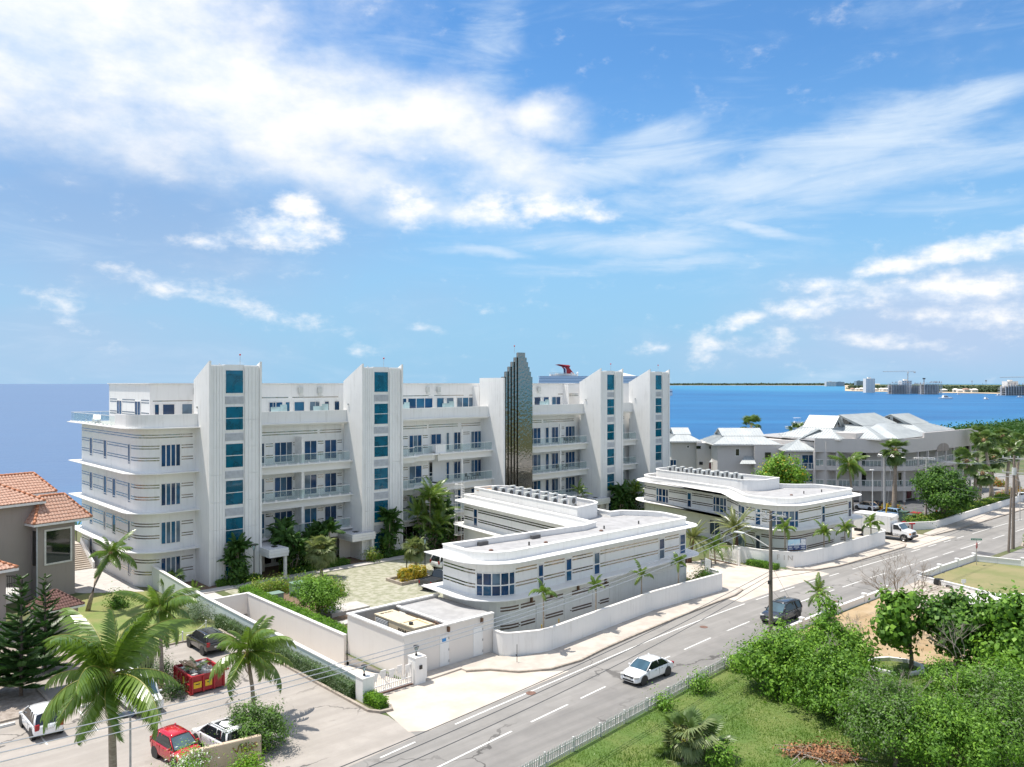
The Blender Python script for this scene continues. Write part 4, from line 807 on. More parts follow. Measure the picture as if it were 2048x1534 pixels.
mb = MB(); mb.box(-gx-.04, -gy+1.75, 1.95, gx+.04, gy+.04, 2.01); mb.box(-gx-.04, -gy-.04, 1.95, -gx+.14, -gy+1.74, 2.05); mb.box(gx-.14, -gy-.04, 1.95, gx+.04, -gy+1.74, 2.05); mb.box(-gx+.141, -gy-.04, 1.95, gx-.141, -gy+.14, 2.05); mb.build('top', 'gen_beige', GN)
mb = MB(); mb.cyl(-.3, -gy+1.1, 1.95, 2.12, .16, 10); mb.build('exhaust_cap', 'dark', GN)
mb = MB()
for i in range(9): mb.obox((-gx-.02, gy-.95, 0.98+i*.1), (.06, 1.6, .035), ry=R(30))
mb.build('louvre', 'louvre', GN)
mb = MB(); mb.box(-gx-.012, gy-1.78, .85, -gx-.004, gy-.12, 1.85); mb.build('louvre_back', 'dark', GN)
text('KOHLER', .42, 'lettering', 'dark', GN, (-gx-.015, -gy+1.2, 1.5), (R(90), 0, R(-90)))
text('KOHLER', .3, 'lettering', 'dark', GN, (0, gy-.35, 2.02), (0, 0, R(180)))
text('KOHLER', .32, 'lettering', 'dark', GN, (0, -gy-.015, 1.65), (R(90), 0, 0))
t = thing('wall_condenser', 'grey wall-hung condenser box on the yard partition beside the generator', 'air conditioner', W(3.6, -27.6, 1.7), TH)
mb = MB(); mb.box(-.28, -.4, 0, .28, .4, .8); mb.build('casing', 'ac_grey', t); mb = MB(); mb.box(-.3, -.3, .1, -.281, .3, .7); mb.build('grille', 'louvre', t)
t = thing('switch_panel', 'brown electrical cabinet on the yard partition', 'cabinet', W(3.8, -31.2, 1.5), TH)
mb = MB(); mb.box(-.14, -.9, 0, .09, .9, 1.0); mb.build('cabinet_box', 'tan_wall', t); mb = MB(); mb.tube([(-.1, -1.0, -.5), (-.1, -1.0, 1.1), (-.1, -.4, 1.2)], .05, 5); mb.build('conduit', 'rust', t)

# ------------------------------------------------------------------ boundary walls and gates
def wall_thing(name, label, path, h, m_, z0=-.05, thick=.22, cap=True, cat='wall', zs=None):
    t = thing(name, label, cat, LOC, TH)
    mb = MB(); mb.ribbon(path, z0, h, -thick/2, thick/2); mb.build('wall_face', m_, t)
    if cap: mb = MB(); mb.ribbon(path, h, h+.05, -thick/2-.03, thick/2+.03); mb.build('coping', 'white_trim', t)
    return t
W1s = fillet([(7.6, -33.75), (7.45, -35.0), (10.3, -36.35), (19, -35.5), (25, -34.95), (31, -35.05), (35.9, -35.2), (36.3, -33.4)], [0, .9, 3, 4, 4, 3, .9, 0], closed=False)
wall_thing('boundary_wall', 'curved white boundary wall along the pavement beside the service building', [p for p in W1s], 1.75, 'white_wall')
W2s = fillet([(48.2, -28.4), (48.4, -32), (50.2, -35.6), (55, -36.15), (62, -36.2), (70.8, -36.3), (71.6, -33)], [0, 2, 2.4, 4, 3, 1.6, 0], closed=False)
bw2 = wall_thing('boundary_wall', 'curved white boundary wall with faded letters along the pavement beside the box truck', W2s, 1.7, 'white_wall')
WP2 = Path(W2s); d = WP2.px(1571)
for i, ch in enumerate('FIN'):
    p, p2 = WP2.at(d-.75+i*.62), WP2.at(d-.74+i*.62); an = math.atan2(p2[1]-p[1], p2[0]-p[0])
    text(ch, .78, 'lettering', 'gold' if False else mat('ghost_letter', (.52, .49, .45), rough=.9).name if 'ghost_letter' not in M else 'ghost_letter', bw2, (p[0]+math.sin(an)*.125, p[1]-math.cos(an)*.125, 1.05), (R(90), 0, an), .006)
t = thing('side_gate', 'white louvred side gate between the service building and the curved wall', 'gate', W(7.55, -33.9), TH)
mb = MB(); mb.box(-.06, -1.0, .1, 0, -.95, 1.7); mb.box(-.06, .05, .1, 0, .1, 1.7); mb.box(-.06, -.949, 1.62, 0, .049, 1.7); mb.box(-.06, -.949, .1, 0, .049, .18); mb.build('gate_frame', 'white_trim', t)
sl = MB(); sl.obox((0, 0, 0), (.05, .99, .05), ry=R(35)); sme = sl.mesh('slat', 'white_trim')
for i in range(17): link('slat', sme, t, (-.03, -.45, .24+i*.083))
# ramp walls
rw = thing('ramp_wall', 'pale grey-green wall along the hedge on the outer side of the garage ramp', 'wall', LOC, TH)
mb = MB(); mb.add([(-4.3, -34.3, 0), (-4.3, 3.4, 0), (-4.3, 3.4, 2.1), (-4.3, -10, 1.55), (-4.3, -34.3, 1.25), (-4.07, -34.3, -.3), (-4.07, 3.4, -3.2), (-4.07, 3.4, 2.1), (-4.07, -10, 1.55), (-4.07, -34.3, 1.25)], [(0, 4, 3, 2, 1), (5, 6, 7, 8, 9), (4, 9, 8, 3), (3, 8, 7, 2), (0, 5, 9, 4), (1, 2, 7, 6)])
mb.build('wall_face', 'sea_wall', rw)
mb = MB(); mb.add([(-4.34, -34.3, 1.25), (-4.34, -10, 1.55), (-4.34, 3.4, 2.1), (-4.03, -34.3, 1.25), (-4.03, -10, 1.55), (-4.03, 3.4, 2.1), (-4.34, -34.3, 1.31), (-4.34, -10, 1.61), (-4.34, 3.4, 2.16), (-4.03, -34.3, 1.31), (-4.03, -10, 1.61), (-4.03, 3.4, 2.16)], [(0, 1, 7, 6), (1, 2, 8, 7), (3, 9, 10, 4), (4, 10, 11, 5), (6, 7, 10, 9), (7, 8, 11, 10), (0, 6, 9, 3), (2, 5, 11, 8)]); mb.build('coping', 'white_trim', rw)
rw = thing('ramp_wall', 'warm white stained wall between the garage ramp and the courtyard hedge', 'wall', LOC, TH)
mb = MB(); mb.box(-.7, -26.4, -2.4, -.48, -10.1, 1.38); mb.box(-4.05, -10.099, -.4, -.48, -9.85, 1.38); mb.box(-4.05, -9.84, -.45, -.48, 3, -.25); mb.box(-.7, -9.84, -3, -.5, 3, -.5); mb.box(-4.05, 2.8, -3.3, -.5, 3, -.5); mb.build('wall_face', 'warm_wall', rw)
mb = MB(); mb.box(-.74, -26.38, 1.38, -.44, -10.13, 1.43); mb.box(-4.05, -10.12, 1.38, -.44, -9.81, 1.43); mb.build('coping', 'white_trim', rw)
mb = MB(); mb.sheet([(-4, -9.8), (-.5, -9.8), (-.5, -1.4), (-4, -1.4)], 0.012); lstruct('ramp_roof', mb, 'slab_path')
def pillar_lamp(loc, label):
    t = thing('pillar_lamp', label, 'lamp', loc, TH)
    mb = MB(); mb.cyl(0, 0, 0, .12, .09, 8); mb.cyl(0, 0, .12, .3, .035, 6); mb.build('base', 'black_metal', t)
    mb = MB()
    for k in range(4): a = R(45+90*k); mb.tube([(.04*math.cos(a), .04*math.sin(a), .28), (.17*math.cos(a), .17*math.sin(a), .62)], .014, 4)
    mb.build('cage', 'black_metal', t); mb = MB(); mb.cyl(0, 0, .62, .66, .2, 10); mb.build('cap', 'black_metal', t)
    mb = MB(); mb.cyl(0, 0, .3, .55, .05, 8, .1); mb.build('lens', 'frost', t)
for (x, y, h, lab) in [(-4.2, -34.75, 1.45, 'white square gate pillar at the hedge end of the ramp gate'), (-.05, -34.6, 1.75, 'white square gate pillar with intercom beside the service building')]:
    t = thing('gate_pillar', lab, 'pillar', W(x, y), TH)
    mb = MB(); mb.box(-.42, -.42, 0, .42, .42, h); mb.build('shaft', 'white_wall', t); mb = MB(); mb.box(-.45, -.45, h, .45, .45, h+.05); mb.build('cap', 'white_trim', t)
    if x > -1: mb = MB(); mb.box(-.1, -.5, 1.0, .1, -.42, 1.25); mb.build('intercom', 'black_metal', t); mb = MB(); mb.box(.43, -.3, .2, .62, .3, 1.6); mb.build('side_block', 'white_wall', t)
    pillar_lamp(W(x-.05, y, h+.05), 'black tapered lamp on the gate pillar '+('at the hedge end' if x < -1 else 'beside the service building'))
def deco_gate(name, label, loc, rz, L_, m_, hz=1.5):
    t = thing(name, label, 'gate', loc, rz)
    mb = MB(); mb.box(0, -.04, .12, L_, .04, .2); mb.box(0, -.041, .5, L_, .041, .56); mb.box(0, -.04, .2, .07, .04, hz); mb.box(L_-.07, -.04, .2, L_, .04, hz); mb.build('gate_frame', m_, t)
    n = int(L_/.16); bm_ = MB(); bm_.box(-.018, -.018, .2, .018, .018, hz-.12); bme = bm_.mesh('bar', m_)
    for i in range(1, n): o = link('bar', bme, t, (L_*i/n, 0, 0)); o.scale = (1, 1, .86+.16*((i*7) % 5)/4)
    for k in range(5):
        x = L_*(k+.5)/5
        mb = MB(); mb.tube([(x+.26*math.sin(q_*.7)*(1 if k % 2 else -1), 0, .25+q_*.16) for q_ in range(8)], .03, 5); mb.build('curved_stem', m_, t)
        mb = MB(); mb.prism([(x-.2, -.03), (x+.2, -.03), (x+.2, .03), (x-.2, .03)], hz-.42+.1*(k % 2), hz-.1+.1*(k % 2)); mb.prism([(x-.13, -.032), (x+.13, -.032), (x+.13, .032), (x-.13, .032)], hz-.62+.1*(k % 2), hz-.421+.1*(k % 2)); mb.build('leaf_plate', m_, t)
    mb = MB(); mb.box(-.1, -.12, 0, L_+.1, .12, .05); mb.build('track', 'rust', t)
    return t
deco_gate('driveway_gate', 'white metal gate with leaf-shaped plates between two pillars at the garage ramp', W(-3.75, -34.7), TH, 3.2, 'white_trim')
deco_gate('driveway_gate', 'open white metal gate with rusty track beside the villa driveway', W(47.0, -26.2), TH+R(-98), 4.0, 'white_trim', 1.75)
t = thing('gate_post', 'slim white gate post at the open villa gate', 'post', W(46.45, -30.35), TH); mb = MB(); mb.box(-.1, -.1, 0, .1, .1, 1.9); mb.build('shaft', 'white_trim', t); mb = MB(); mb.box(-.13, -.13, 1.9, .13, .13, 1.96); mb.build('cap', 'white_trim', t)
# banner at the second villa, board at the first
def banner(label, loc, rz, L_, h, style):
    t = thing('sales_banner', label, 'banner', loc, rz)
    mb = MB(); mb.box(0, -.02, 0, L_, .02, h); mb.build('sheet', 'navy', t)
    mb = MB(); mb.box(.05, -.026, h*.42, L_*.68, -.021, h*.96); mb.build('printed_view', 'sky_print', t)
    mb = MB(); mb.box(L_*.72, -.026, h*.42, L_*.98, -.021, h*.96); mb.build('printed_plan', 'print_white', t)
    mb = MB()
    for k in range(6): mb.box(L_*(.06+.11*k), -.03, h*.44, L_*(.06+.11*k)+.16+.05*(k % 2), -.0265, h*(.50+.05*(k % 3)))
    mb.build('printed_buildings', 'print_white', t)
    mb = MB()
    for (x0, x1, z) in [(.05, .26, .28), (.07, .24, .2), (.05, .28, .08), (.34, .62, .32), (.33, .63, .2), (.42, .54, .08), (.72, .95, .3), (.76, .92, .22), (.72, .96, .08)]: mb.box(L_*x0, -.026, h*z, L_*x1, -.021, h*(z+.045))
    mb.build('printed_lines', 'print_white', t)
    for x in (-.05, L_): mb = MB(); mb.box(x, -.03, -.3, x+.05, .03, h+.05); mb.build('post', 'steel', t)
p = WP2.at(WP2.px(1581)); p2 = WP2.at(WP2.px(1618)); q1, q2 = W(p[0], p[1]+.35), W(p2[0], p2[1]+.35)
banner('blue and white sales banner behind the boundary wall with faded letters', (q1.x, q1.y, 1.82), math.atan2((q2-q1).y, (q2-q1).x), (q2-q1).length, 1.22, 0)
t = thing('sales_board', 'pale angled sales board at the end of the curved wall beside the villa driveway', 'sign', W(36.6, -33.3), TH+R(60))
mb = MB(); mb.box(0, -.03, .4, 1.3, .03, 2.5); mb.build('board', 'print_white', t); mb = MB(); mb.box(0, -.036, .4, 1.3, -.031, .9); mb.build('printed_band', 'navy', t)
for x in (-.06, 1.3): mb = MB(); mb.box(x, -.04, 0, x+.06, .04, 2.55); mb.build('post', 'ac_dark', t)
# ------------------------------------------------------------------ plants
def npmesh(name, V, F, mats, mi=None):
    me = bpy.data.meshes.new(name); V = np.asarray(V, dtype=np.float32); F = np.asarray(F, dtype=np.int32); n, k = F.shape
    me.vertices.add(len(V)); me.vertices.foreach_set('co', V.ravel()); me.loops.add(n*k); me.loops.foreach_set('vertex_index', F.ravel())
    me.polygons.add(n); me.polygons.foreach_set('loop_start', np.arange(0, n*k, k, dtype=np.int32)); me.polygons.foreach_set('loop_total', np.full(n, k, dtype=np.int32))
    for m_ in mats: me.materials.append(M[m_])
    if mi is not None: me.polygons.foreach_set('material_index', np.asarray(mi, dtype=np.int32))
    me.update(); me.validate(); return me
def leafcloud(blobs_, n, size, clump=.34, per=64, up=.35, asp=.55, seed=1, hollow=.42):
    """leaf quads gathered in clumps through and over a set of ellipsoids (x,y,z,rx,ry,rz)"""
    r = np.random.default_rng(seed); B = np.array(blobs_, dtype=float)
    vol = (B[:, 3]*B[:, 4]+B[:, 4]*B[:, 5]+B[:, 3]*B[:, 5]); idx = r.choice(len(B), size=max(1, n//per), p=vol/vol.sum())
    d = r.normal(size=(len(idx), 3)); d[:, 2] = d[:, 2]*.9+.2; d /= np.linalg.norm(d, axis=1)[:, None]
    rad = hollow+(1-hollow)*r.random(len(idx))**.5; rad *= 1+.2*r.normal(size=len(idx)); cs = r.uniform(.55, 1.5, len(idx))
    C = B[idx, :3]+d*B[idx, 3:]*rad[:, None]
    C = np.repeat(C, per, 0); D = np.repeat(d, per, 0); S_ = np.repeat(cs, per)
    off = r.normal(size=C.shape)*clump*S_[:, None]; P = C+off
    nr = D*.45+np.array([0, 0, up])+r.normal(size=P.shape)*.42+off/(clump*S_[:, None])*.55; nr /= np.linalg.norm(nr, axis=1)[:, None]
    t = np.cross(nr, r.normal(size=P.shape)); t /= np.linalg.norm(t, axis=1)[:, None]; b_ = np.cross(nr, t)
    s = size*r.uniform(.5, 1.5, len(P))[:, None]
    V = np.stack([P-t*s*.5, P+b_*s*asp*.5+nr*s*.06, P+t*s*.6, P-b_*s*asp*.5+nr*s*.06], 1).reshape(-1, 3)
    V[:, 2] = np.maximum(V[:, 2], .02)
    return V, np.arange(len(V)).reshape(-1, 4)
def cloudmesh(name, blobs_, n, size, mats, frac=None, **k):
    V, F = leafcloud(blobs_, n, size, **k); mi = None
    if len(mats) > 1:
        r = np.random.default_rng(k.get('seed', 1)+5); mi = (r.random(len(F)) < (frac or .2)).astype(int)
    return npmesh(name, V, F, mats, mi)
def limbs(base, tops, r0, bend=.3, seed=0, n=7):
    rr = random.Random(seed); mb = MB(); base = Vector(base)
    for i, (tp, rad) in enumerate(tops):
        tp = Vector(tp); mid = base.lerp(tp, .5)+Vector((rr.uniform(-bend, bend), rr.uniform(-bend, bend), rr.uniform(0, bend)))
        mb.tube([base, base.lerp(mid, .5), mid, mid.lerp(tp, .6), tp], [rad, rad*.9, rad*.7, rad*.5, rad*.25], n)
    return mb
def tree(name, label, loc, blobs_, n, size, mats, trunk=.18, cat='tree', frac=None, seed=1, group=None, bark='bark', **k):
    t = thing(name, label, cat, loc, random.Random(seed).uniform(0, 6), group)
    link('crown', cloudmesh('crown', blobs_, n, size, mats, frac, seed=seed, **k), t)
    tops = [((b_[0], b_[1], b_[2]), trunk*.55) for b_ in blobs_]; 
    fork = Vector((0, 0, min(b_[2]-.7*b_[5] for b_ in blobs_)*.6+.2))
    mb = limbs(fork, tops, trunk, .25, seed); mb.tube([(0, 0, -.1), fork*.5+Vector((.05, 0, 0)), fork], [trunk*1.2, trunk, trunk*.85], 8); mb.build('trunk', bark, t, smooth=True)
    return t
def shrub(label, loc, r, h, n, size, mats, seed=1, name='shrub', frac=None, group=None, z0=0, squash=1.0, **k):
    rr = random.Random(seed); bl = [(rr.uniform(-.3, .3)*r, rr.uniform(-.3, .3)*r*squash, h*.5, r*.75, r*.75*squash, h*.5)]
    for i in range(4): a = i*1.57+rr.uniform(-.4, .4); bl.append((.45*r*math.cos(a), .45*r*squash*math.sin(a), h*rr.uniform(.38, .58), r*.55, r*.55*squash, h*.42))
    t = thing(name, label, 'shrub', loc, TH, group)
    link('foliage', cloudmesh('foliage', bl, n, size, mats, frac, seed=seed, **k), t)
    mb = limbs((0, 0, 0), [((b_[0], b_[1], b_[2]), .04) for b_ in bl], .05, .1, seed, 5); mb.build('stems_or_core', 'bark', t)
    return t
def hedge(label, x0, x1, y0, y1, h, n, size, mats, seed=1, z0=0, frac=.2, group=None):
    t = thing('hedge', label, 'hedge', LOC, TH, group)
    mb = MB(); mb.box(x0+.08, y0+.08, z0, x1-.08, y1-.08, z0+h-.1); mb.build('stems_or_core', 'leaf_dark', t)  # solid dark core stands for the shaded inside; no stems modelled
    r = np.random.default_rng(seed); V = []
    L_ = [x1-x0, y1-y0, h]; A = [L_[1]*h, L_[0]*h, L_[0]*L_[1]]; w_ = np.array([A[0], A[0], A[1], A[1], A[2]*1.3]); k = r.choice(5, n, p=w_/w_.sum())
    u, v_ = r.random(n), r.random(n); P = np.zeros((n, 3)); N = np.zeros((n, 3))
    for i in range(5):
        s = k == i
        if i < 2: P[s] = np.stack([np.full(s.sum(), x0 if i == 0 else x1), y0+u[s]*L_[1], z0+v_[s]*h], 1); N[s, 0] = -1 if i == 0 else 1
        elif i < 4: P[s] = np.stack([x0+u[s]*L_[0], np.full(s.sum(), y0 if i == 2 else y1), z0+v_[s]*h], 1); N[s, 1] = -1 if i == 2 else 1
        else: P[s] = np.stack([x0+u[s]*L_[0], y0+v_[s]*L_[1], np.full(s.sum(), z0+h)], 1); N[s, 2] = 1
    P += r.normal(size=P.shape)*.055; P += N*(np.sin(P[:, [0]]*3.1)+np.sin(P[:, [1]]*2.3+1))*.03
    nr = N*.8+r.normal(size=P.shape)*.6; nr /= np.linalg.norm(nr, axis=1)[:, None]; tt = np.cross(nr, r.normal(size=P.shape)); tt /= np.linalg.norm(tt, axis=1)[:, None]; b_ = np.cross(nr, tt)
    s = size*r.uniform(.6, 1.3, n)[:, None]; V = np.stack([P-tt*s*.5, P+b_*s*.3, P+tt*s*.5, P-b_*s*.3], 1).reshape(-1, 3)
    mi = (r.random(n) < frac).astype(int) if len(mats) > 1 else None
    link('foliage', npmesh('foliage', V, np.arange(len(V)).reshape(-1, 4), mats, mi), t); return t
# fronds ------------------------------------------------------------
def frond_mesh(name, L_, droop, lw, n, hang, mats, wd=.045, fwd=.55, seed=0, a0=.25, stem=.03, bare=.1):
    rr = random.Random(seed); mb = MB(); pts = []; p = Vector((0, 0, 0)); a = a0; K = 14
    for i in range(K+1):
        pts.append(p.copy()); u = i/K; an = a0-droop*u**1.35; p = p+Vector((math.cos(an), 0, math.sin(an)))*(L_/K)
    mb.cur = 1; mb.tube(pts, stem, 4, .006, cap=False); mb.cur = 0
    for i in range(n):
        u = bare+(1-bare)*(i+.5)/n; f = u*K; j = min(K-1, int(f)); b0 = pts[j].lerp(pts[j+1], f-j); tg = (pts[j+1]-pts[j]).normalized()
        l = lw*(max(.12, math.sin(math.pi*(.16+.78*u)))**.75)*rr.uniform(.85, 1.1)
        for sg in (-1, 1):
            d = (tg*(fwd+.5*u)+Vector((0, sg, 0))*(1.0-.35*u)+Vector((0, 0, -hang*rr.uniform(.5, 1.3)))).normalized()
            d2 = (d+Vector((0, 0, -hang*.8-.2))).normalized(); s0 = tg*wd*.5; m_ = b0+d*l*.5; e = m_+d2*l*.5
            mb.add([b0-s0*.6, b0+s0*.6, m_+s0, m_-s0, e], [(0, 1, 2, 3), (3, 2, 4)])
    return mb.mesh(name, mats)
def fan_mesh(name, pet, rad, n, mats, seed=0, droop=.5, spread=2.5):
    rr = random.Random(seed); mb = MB(); mb.cur = 1; mb.tube([(0, 0, 0), (pet*.5, 0, .04), (pet, 0, 0)], .022, 4, .015, cap=False); mb.cur = 0
    for i in range(n):
        a = spread*(i/(n-1)-.5)*1.0; l = rad*(1-.22*abs(a)/1.3)*rr.uniform(.9, 1.05); dx, dy = math.cos(a), math.sin(a); w_ = rad*.075
        b0 = Vector((pet-.05, 0, 0)); m_ = b0+Vector((dx*l*.58, dy*l*.58, .05*l)); e = b0+Vector((dx*l, dy*l, -droop*l*rr.uniform(.25, .6))); q_ = Vector((-dy, dx, .35))*w_
        mb.add([b0, m_-q_, m_+Vector((0, 0, -w_*.4)), m_+q_, e], [(0, 1, 2), (0, 2, 3), (1, 4, 2), (2, 4, 3)])
    return mb.mesh(name, mats)
FR = {}
FR['coco'] = [frond_mesh('frond', 3.0, d, .85, 44, h, ['palm_leaf', 'palm_stem'], .085, .5, i, a0=.35) for i, (d, h) in enumerate([(.7, .55), (1.15, .9), (1.6, 1.1), (1.35, .8)])]
FR['street'] = [frond_mesh('frond', 1.35, d, .46, 24, h, ['palm_leaf', 'palm_stem'], .08, .6, 9+i, a0=.5, stem=.02) for i, (d, h) in enumerate([(1.2, .4), (1.7, .5), (2.1, .6)])]
FR['date'] = [frond_mesh('frond', 3.0, d, .45, 50, .12, ['date_leaf', 'palm_stem'], .055, .9, 20+i, a0=.3, stem=.025) for i, d in enumerate([.7, 1.0, 1.35])]
FR['areca'] = [frond_mesh('frond', 2.2, d, .55, 26, .45, ['palm_leaf', 'palm_stem'], .085, .6, 30+i, a0=.5, stem=.02) for i, d in enumerate([.8, 1.3, 1.7])]
FR['dark'] = [frond_mesh('frond', 1.7, d, .55, 20, .5, ['leaf_dark', 'leaf_mid'], .16, .6, 40+i, a0=.5, stem=.02) for i, d in enumerate([.9, 1.4, 1.8])]
FR['fan'] = [fan_mesh('frond', .85, 1.05, 17, ['fan_leaf', 'palm_stem'], i, d) for i, d in enumerate([.3, .6, 1.0])]
FR['sabal'] = [fan_mesh('frond', .7, .95, 19, ['sabal_leaf', 'palm_stem'], 5+i, d) for i, d in enumerate([.5, .9, 1.2])]
FR['dead'] = [frond_mesh('dead_frond', 1.8, 1.6, .3, 14, .5, ['dead_frond', 'dead_frond'], .05, .6, 77, a0=0)]
def palm(name, label, base, crown, kind, nf, sc=1., tr=(.16, .11), trunk='palm_trunk', pitch=(75, -45), nuts=0, dead=0, seed=0, group=None, wind=0, cat='palm tree', boot=0, lean=None):
    rr = random.Random(seed); base = Vector(base); crown = Vector(crown); t = thing(name, label, cat, base, 0, group); c_ = crown-base
    mid = Vector((c_.x*.35, c_.y*.35, c_.z*.5)); pts = [Vector((0, 0, -.1)), mid*.5, mid, (mid+c_)*.5, c_]
    if trunk: mb = MB(); mb.tube(pts, [tr[0]*1.25, tr[0], (tr[0]+tr[1])/2, tr[1]*1.05, tr[1]], 9); mb.build('trunk', trunk, t, smooth=True)
    if boot: mb = MB(); mb.ball((c_.x, c_.y, c_.z-.15), boot, 9, 6, 1.3); mb.build('crownshaft', 'dead_frond' if kind != 'street' else 'leaf_mid', t, smooth=True)
    ms = FR[kind]
    for i in range(nf):
        u = (i+.5)/nf; pt = pitch[0]+(pitch[1]-pitch[0])*u**.85+rr.uniform(-15, 13); azm = i*2.39996+rr.uniform(-.45, .45)
        if wind: azm += wind*math.sin(azm-2.6)*.5
        k = min(len(ms)-1, int(rr.random()*len(ms))) if len(ms) > 3 else min(len(ms)-1, int(u*len(ms)))
        o = link('frond', ms[k], t, c_); o.rotation_euler = (rr.uniform(-.6, .6), -R(pt), azm); s = sc*rr.uniform(.72, 1.14)*(1-.25*(u < .12)); o.scale = (s, s*rr.uniform(.8, 1.15), s*rr.uniform(.8, 1.3))
    for i in range(dead):
        o = link('dead_frond', FR['dead'][0], t, c_-Vector((0, 0, .1))); o.rotation_euler = (0, R(60+rr.uniform(-10, 15)), rr.uniform(0, 6.28)); s = sc*.8; o.scale = (s, s, s)
    if nuts:
        nm = MB(); nm.ball((0, 0, 0), .13, 8, 6, 1.2); nme = nm.mesh('coconut', 'coconut', True)
        for i in range(nuts): a = i*1.3; link('coconut', nme, t, (c_.x+.28*math.cos(a), c_.y+.28*math.sin(a), c_.z-.35-.13*(i % 3)))
    return t
def P3(px, py, base): return Vector(((px-1024)*base.y/FPX, base.y, CAMH-(py-767)*base.y/FPX))   # crown height read at the trunk's own distance
# left car park palms
b = G(228, 1715); palm('coconut_palm', 'tall coconut palm with yellow nuts over the parked white van', b, P3(222, 1350, b), 'coco', 25, 1.3, (.19, .14), nuts=11, dead=6, seed=3, boot=.26, pitch=(78, -42))
b = G(510, 1443); palm('coconut_palm', 'coconut palm leaning over the clipped round bush', b, P3(494, 1304, b), 'coco', 22, 1.08, (.13, .1), nuts=5, dead=3, seed=5, boot=.18, wind=.5)
b = G(324, 1369); palm('coconut_palm', 'coconut palm in the kerbed bed beside the red skip', b, P3(319, 1218, b), 'coco', 20, .98, (.14, .1), nuts=0, dead=4, seed=8, boot=.18, wind=.6)
b = G(175, 1222); palm('coconut_palm', 'slanting coconut palm on the lawn beside the tiled house', b, P3(221, 1105, b), 'coco', 14, .85, (.17, .11), seed=12, boot=.18, dead=2, wind=.6)
b = G(152, 1110, -1.5); palm('coconut_palm', 'small palm by the shore behind the terrace stair', b, P3(153, 1060, b), 'areca', 10, .9, (.1, .08), seed=14)
b = G(348, 1185); palm('fan_palm', 'small fan palm beside the corner of the apartment building', b, P3(348, 1158, b), 'fan', 13, .75, (.1, .08), seed=15, pitch=(70, -10), cat='palm')
b = G(390, 1195); palm('yellow_palm', 'small yellow palm at the edge of the ramp roof', b, P3(390, 1185, b), 'areca', 11, .55, (.06, .05), seed=16, pitch=(75, 20), cat='palm')
# Norfolk pines
def branch_mesh(seed):
    rr = random.Random(seed); mb = MB(); K = 10; pts = [Vector((i/K*2.2, 0, .25*(i/K)**2*1.5-.05)) for i in range(K+1)]; mb.cur = 1; mb.tube(pts, .035, 4, .01, cap=False); mb.cur = 0
    for i in range(46):
        u = .1+.9*i/46; j = min(K-1, int(u*K)); b0 = pts[j].lerp(pts[j+1], u*K-j); l = .62*(1-.55*u)*rr.uniform(.7, 1.2)
        for sg in (-1, 1):
            d = Vector((.75, sg*.8, .22+rr.uniform(-.1, .25))).normalized(); e = b0+d*l
            for q_ in range(2):
                up = Vector((0, 0, .035)) if q_ else d.cross(Vector((0, 0, 1)))*.035; m_ = b0+d*l*.55; mb.add([b0-up*.7, m_-up, e, m_+up, b0+up*.7], [(0, 1, 3, 4), (1, 2, 3)])
    return mb.mesh('branch', ['pine_needle', 'bark'])
BR = [branch_mesh(i) for i in range(3)]
def norfolk(label, base, h, sc, seed):
    rr = random.Random(seed); t = thing('norfolk_pine', label, 'pine tree', base, rr.uniform(0, 6)); mb = MB(); mb.tube([(0, 0, -.1), (.03, 0, h*.5), (0, 0, h)], .13, 8, .02); mb.build('trunk', 'bark', t, smooth=True)
    n = int(h/.42)
    for i in range(n):
        u = (i+.6)/n; z = .5+(h-.6)*u; s = sc*(1-u*.82)*rr.uniform(.9, 1.1)
        for k in range(6): o = link('branch', BR[(i+k) % 3], t, (0, 0, z+rr.uniform(-.12, .12))); o.rotation_euler = (rr.uniform(-.35, .35), R(4-26*u+rr.uniform(-12, 12)), k*6.283/6+i*.5+rr.uniform(-.3, .3)); q_ = s*rr.uniform(.7, 1.2); o.scale = (q_, q_*1.2, q_*1.3)
norfolk('tall Norfolk pine in the gravel bed beside the tiled house', G(42, 1392), 7.7, 1.1, 1)
norfolk('shorter Norfolk pine behind the tall one at the tiled house', G(90, 1340), 6.6, .9, 2)
norfolk('Norfolk pine at the balcony of the tiled house', G(-25, 1390), 5.2, 1.0, 3)
# courtyard palms and trees
b = G(643, 1155); palm('cabbage_palm', 'round-headed cabbage palm behind the courtyard shrub', b, P3(643, 1100, b), 'sabal', 60, 1.22, (.16, .15), seed=21, pitch=(85, -75), boot=.22)
b = G(832, 1145); palm('cabbage_palm', 'cabbage palm in the yellow planter beside the black pickup', b, P3(831, 1098, b), 'sabal', 46, 1.1, (.15, .14), seed=22, pitch=(85, -65), boot=.2)
def clump(label, loc, n, h, kind, sc, seed, nf=7, spread=.7, name='palm_clump', group=None):
    rr = random.Random(seed); t = thing(name, label, 'palm', loc, 0, group)
    V, F = leafcloud([(0, 0, h*.3, spread*1.05, spread*1.05, h*.34)], 1400, .34, clump=.3, seed=seed); link('understorey', npmesh('understorey', V, F, ['leaf_dark', 'leaf_mid'], (np.arange(len(F)) % 4 == 0).astype(int)), t)
    for i in range(n+2):
        x, y, z = rr.uniform(-spread, spread), rr.uniform(-spread, spread), h*rr.uniform(.35, 1); mb = MB(); mb.tube([(x*.4, y*.4, 0), (x*.8, y*.8, z*.6), (x, y, z)], .05, 5, .035); mb.build('stem', 'palm_trunk', t)
        for k in range(nf+3):
            o = link('frond', FR[kind][k % len(FR[kind])], t, (x, y, z)); o.rotation_euler = (rr.uniform(-.3, .3), -R(rr.uniform(-15, 70)), k*2.4+rr.uniform(-.3, .3)); s = sc*rr.uniform(.8, 1.15); o.scale = (s, s, s)
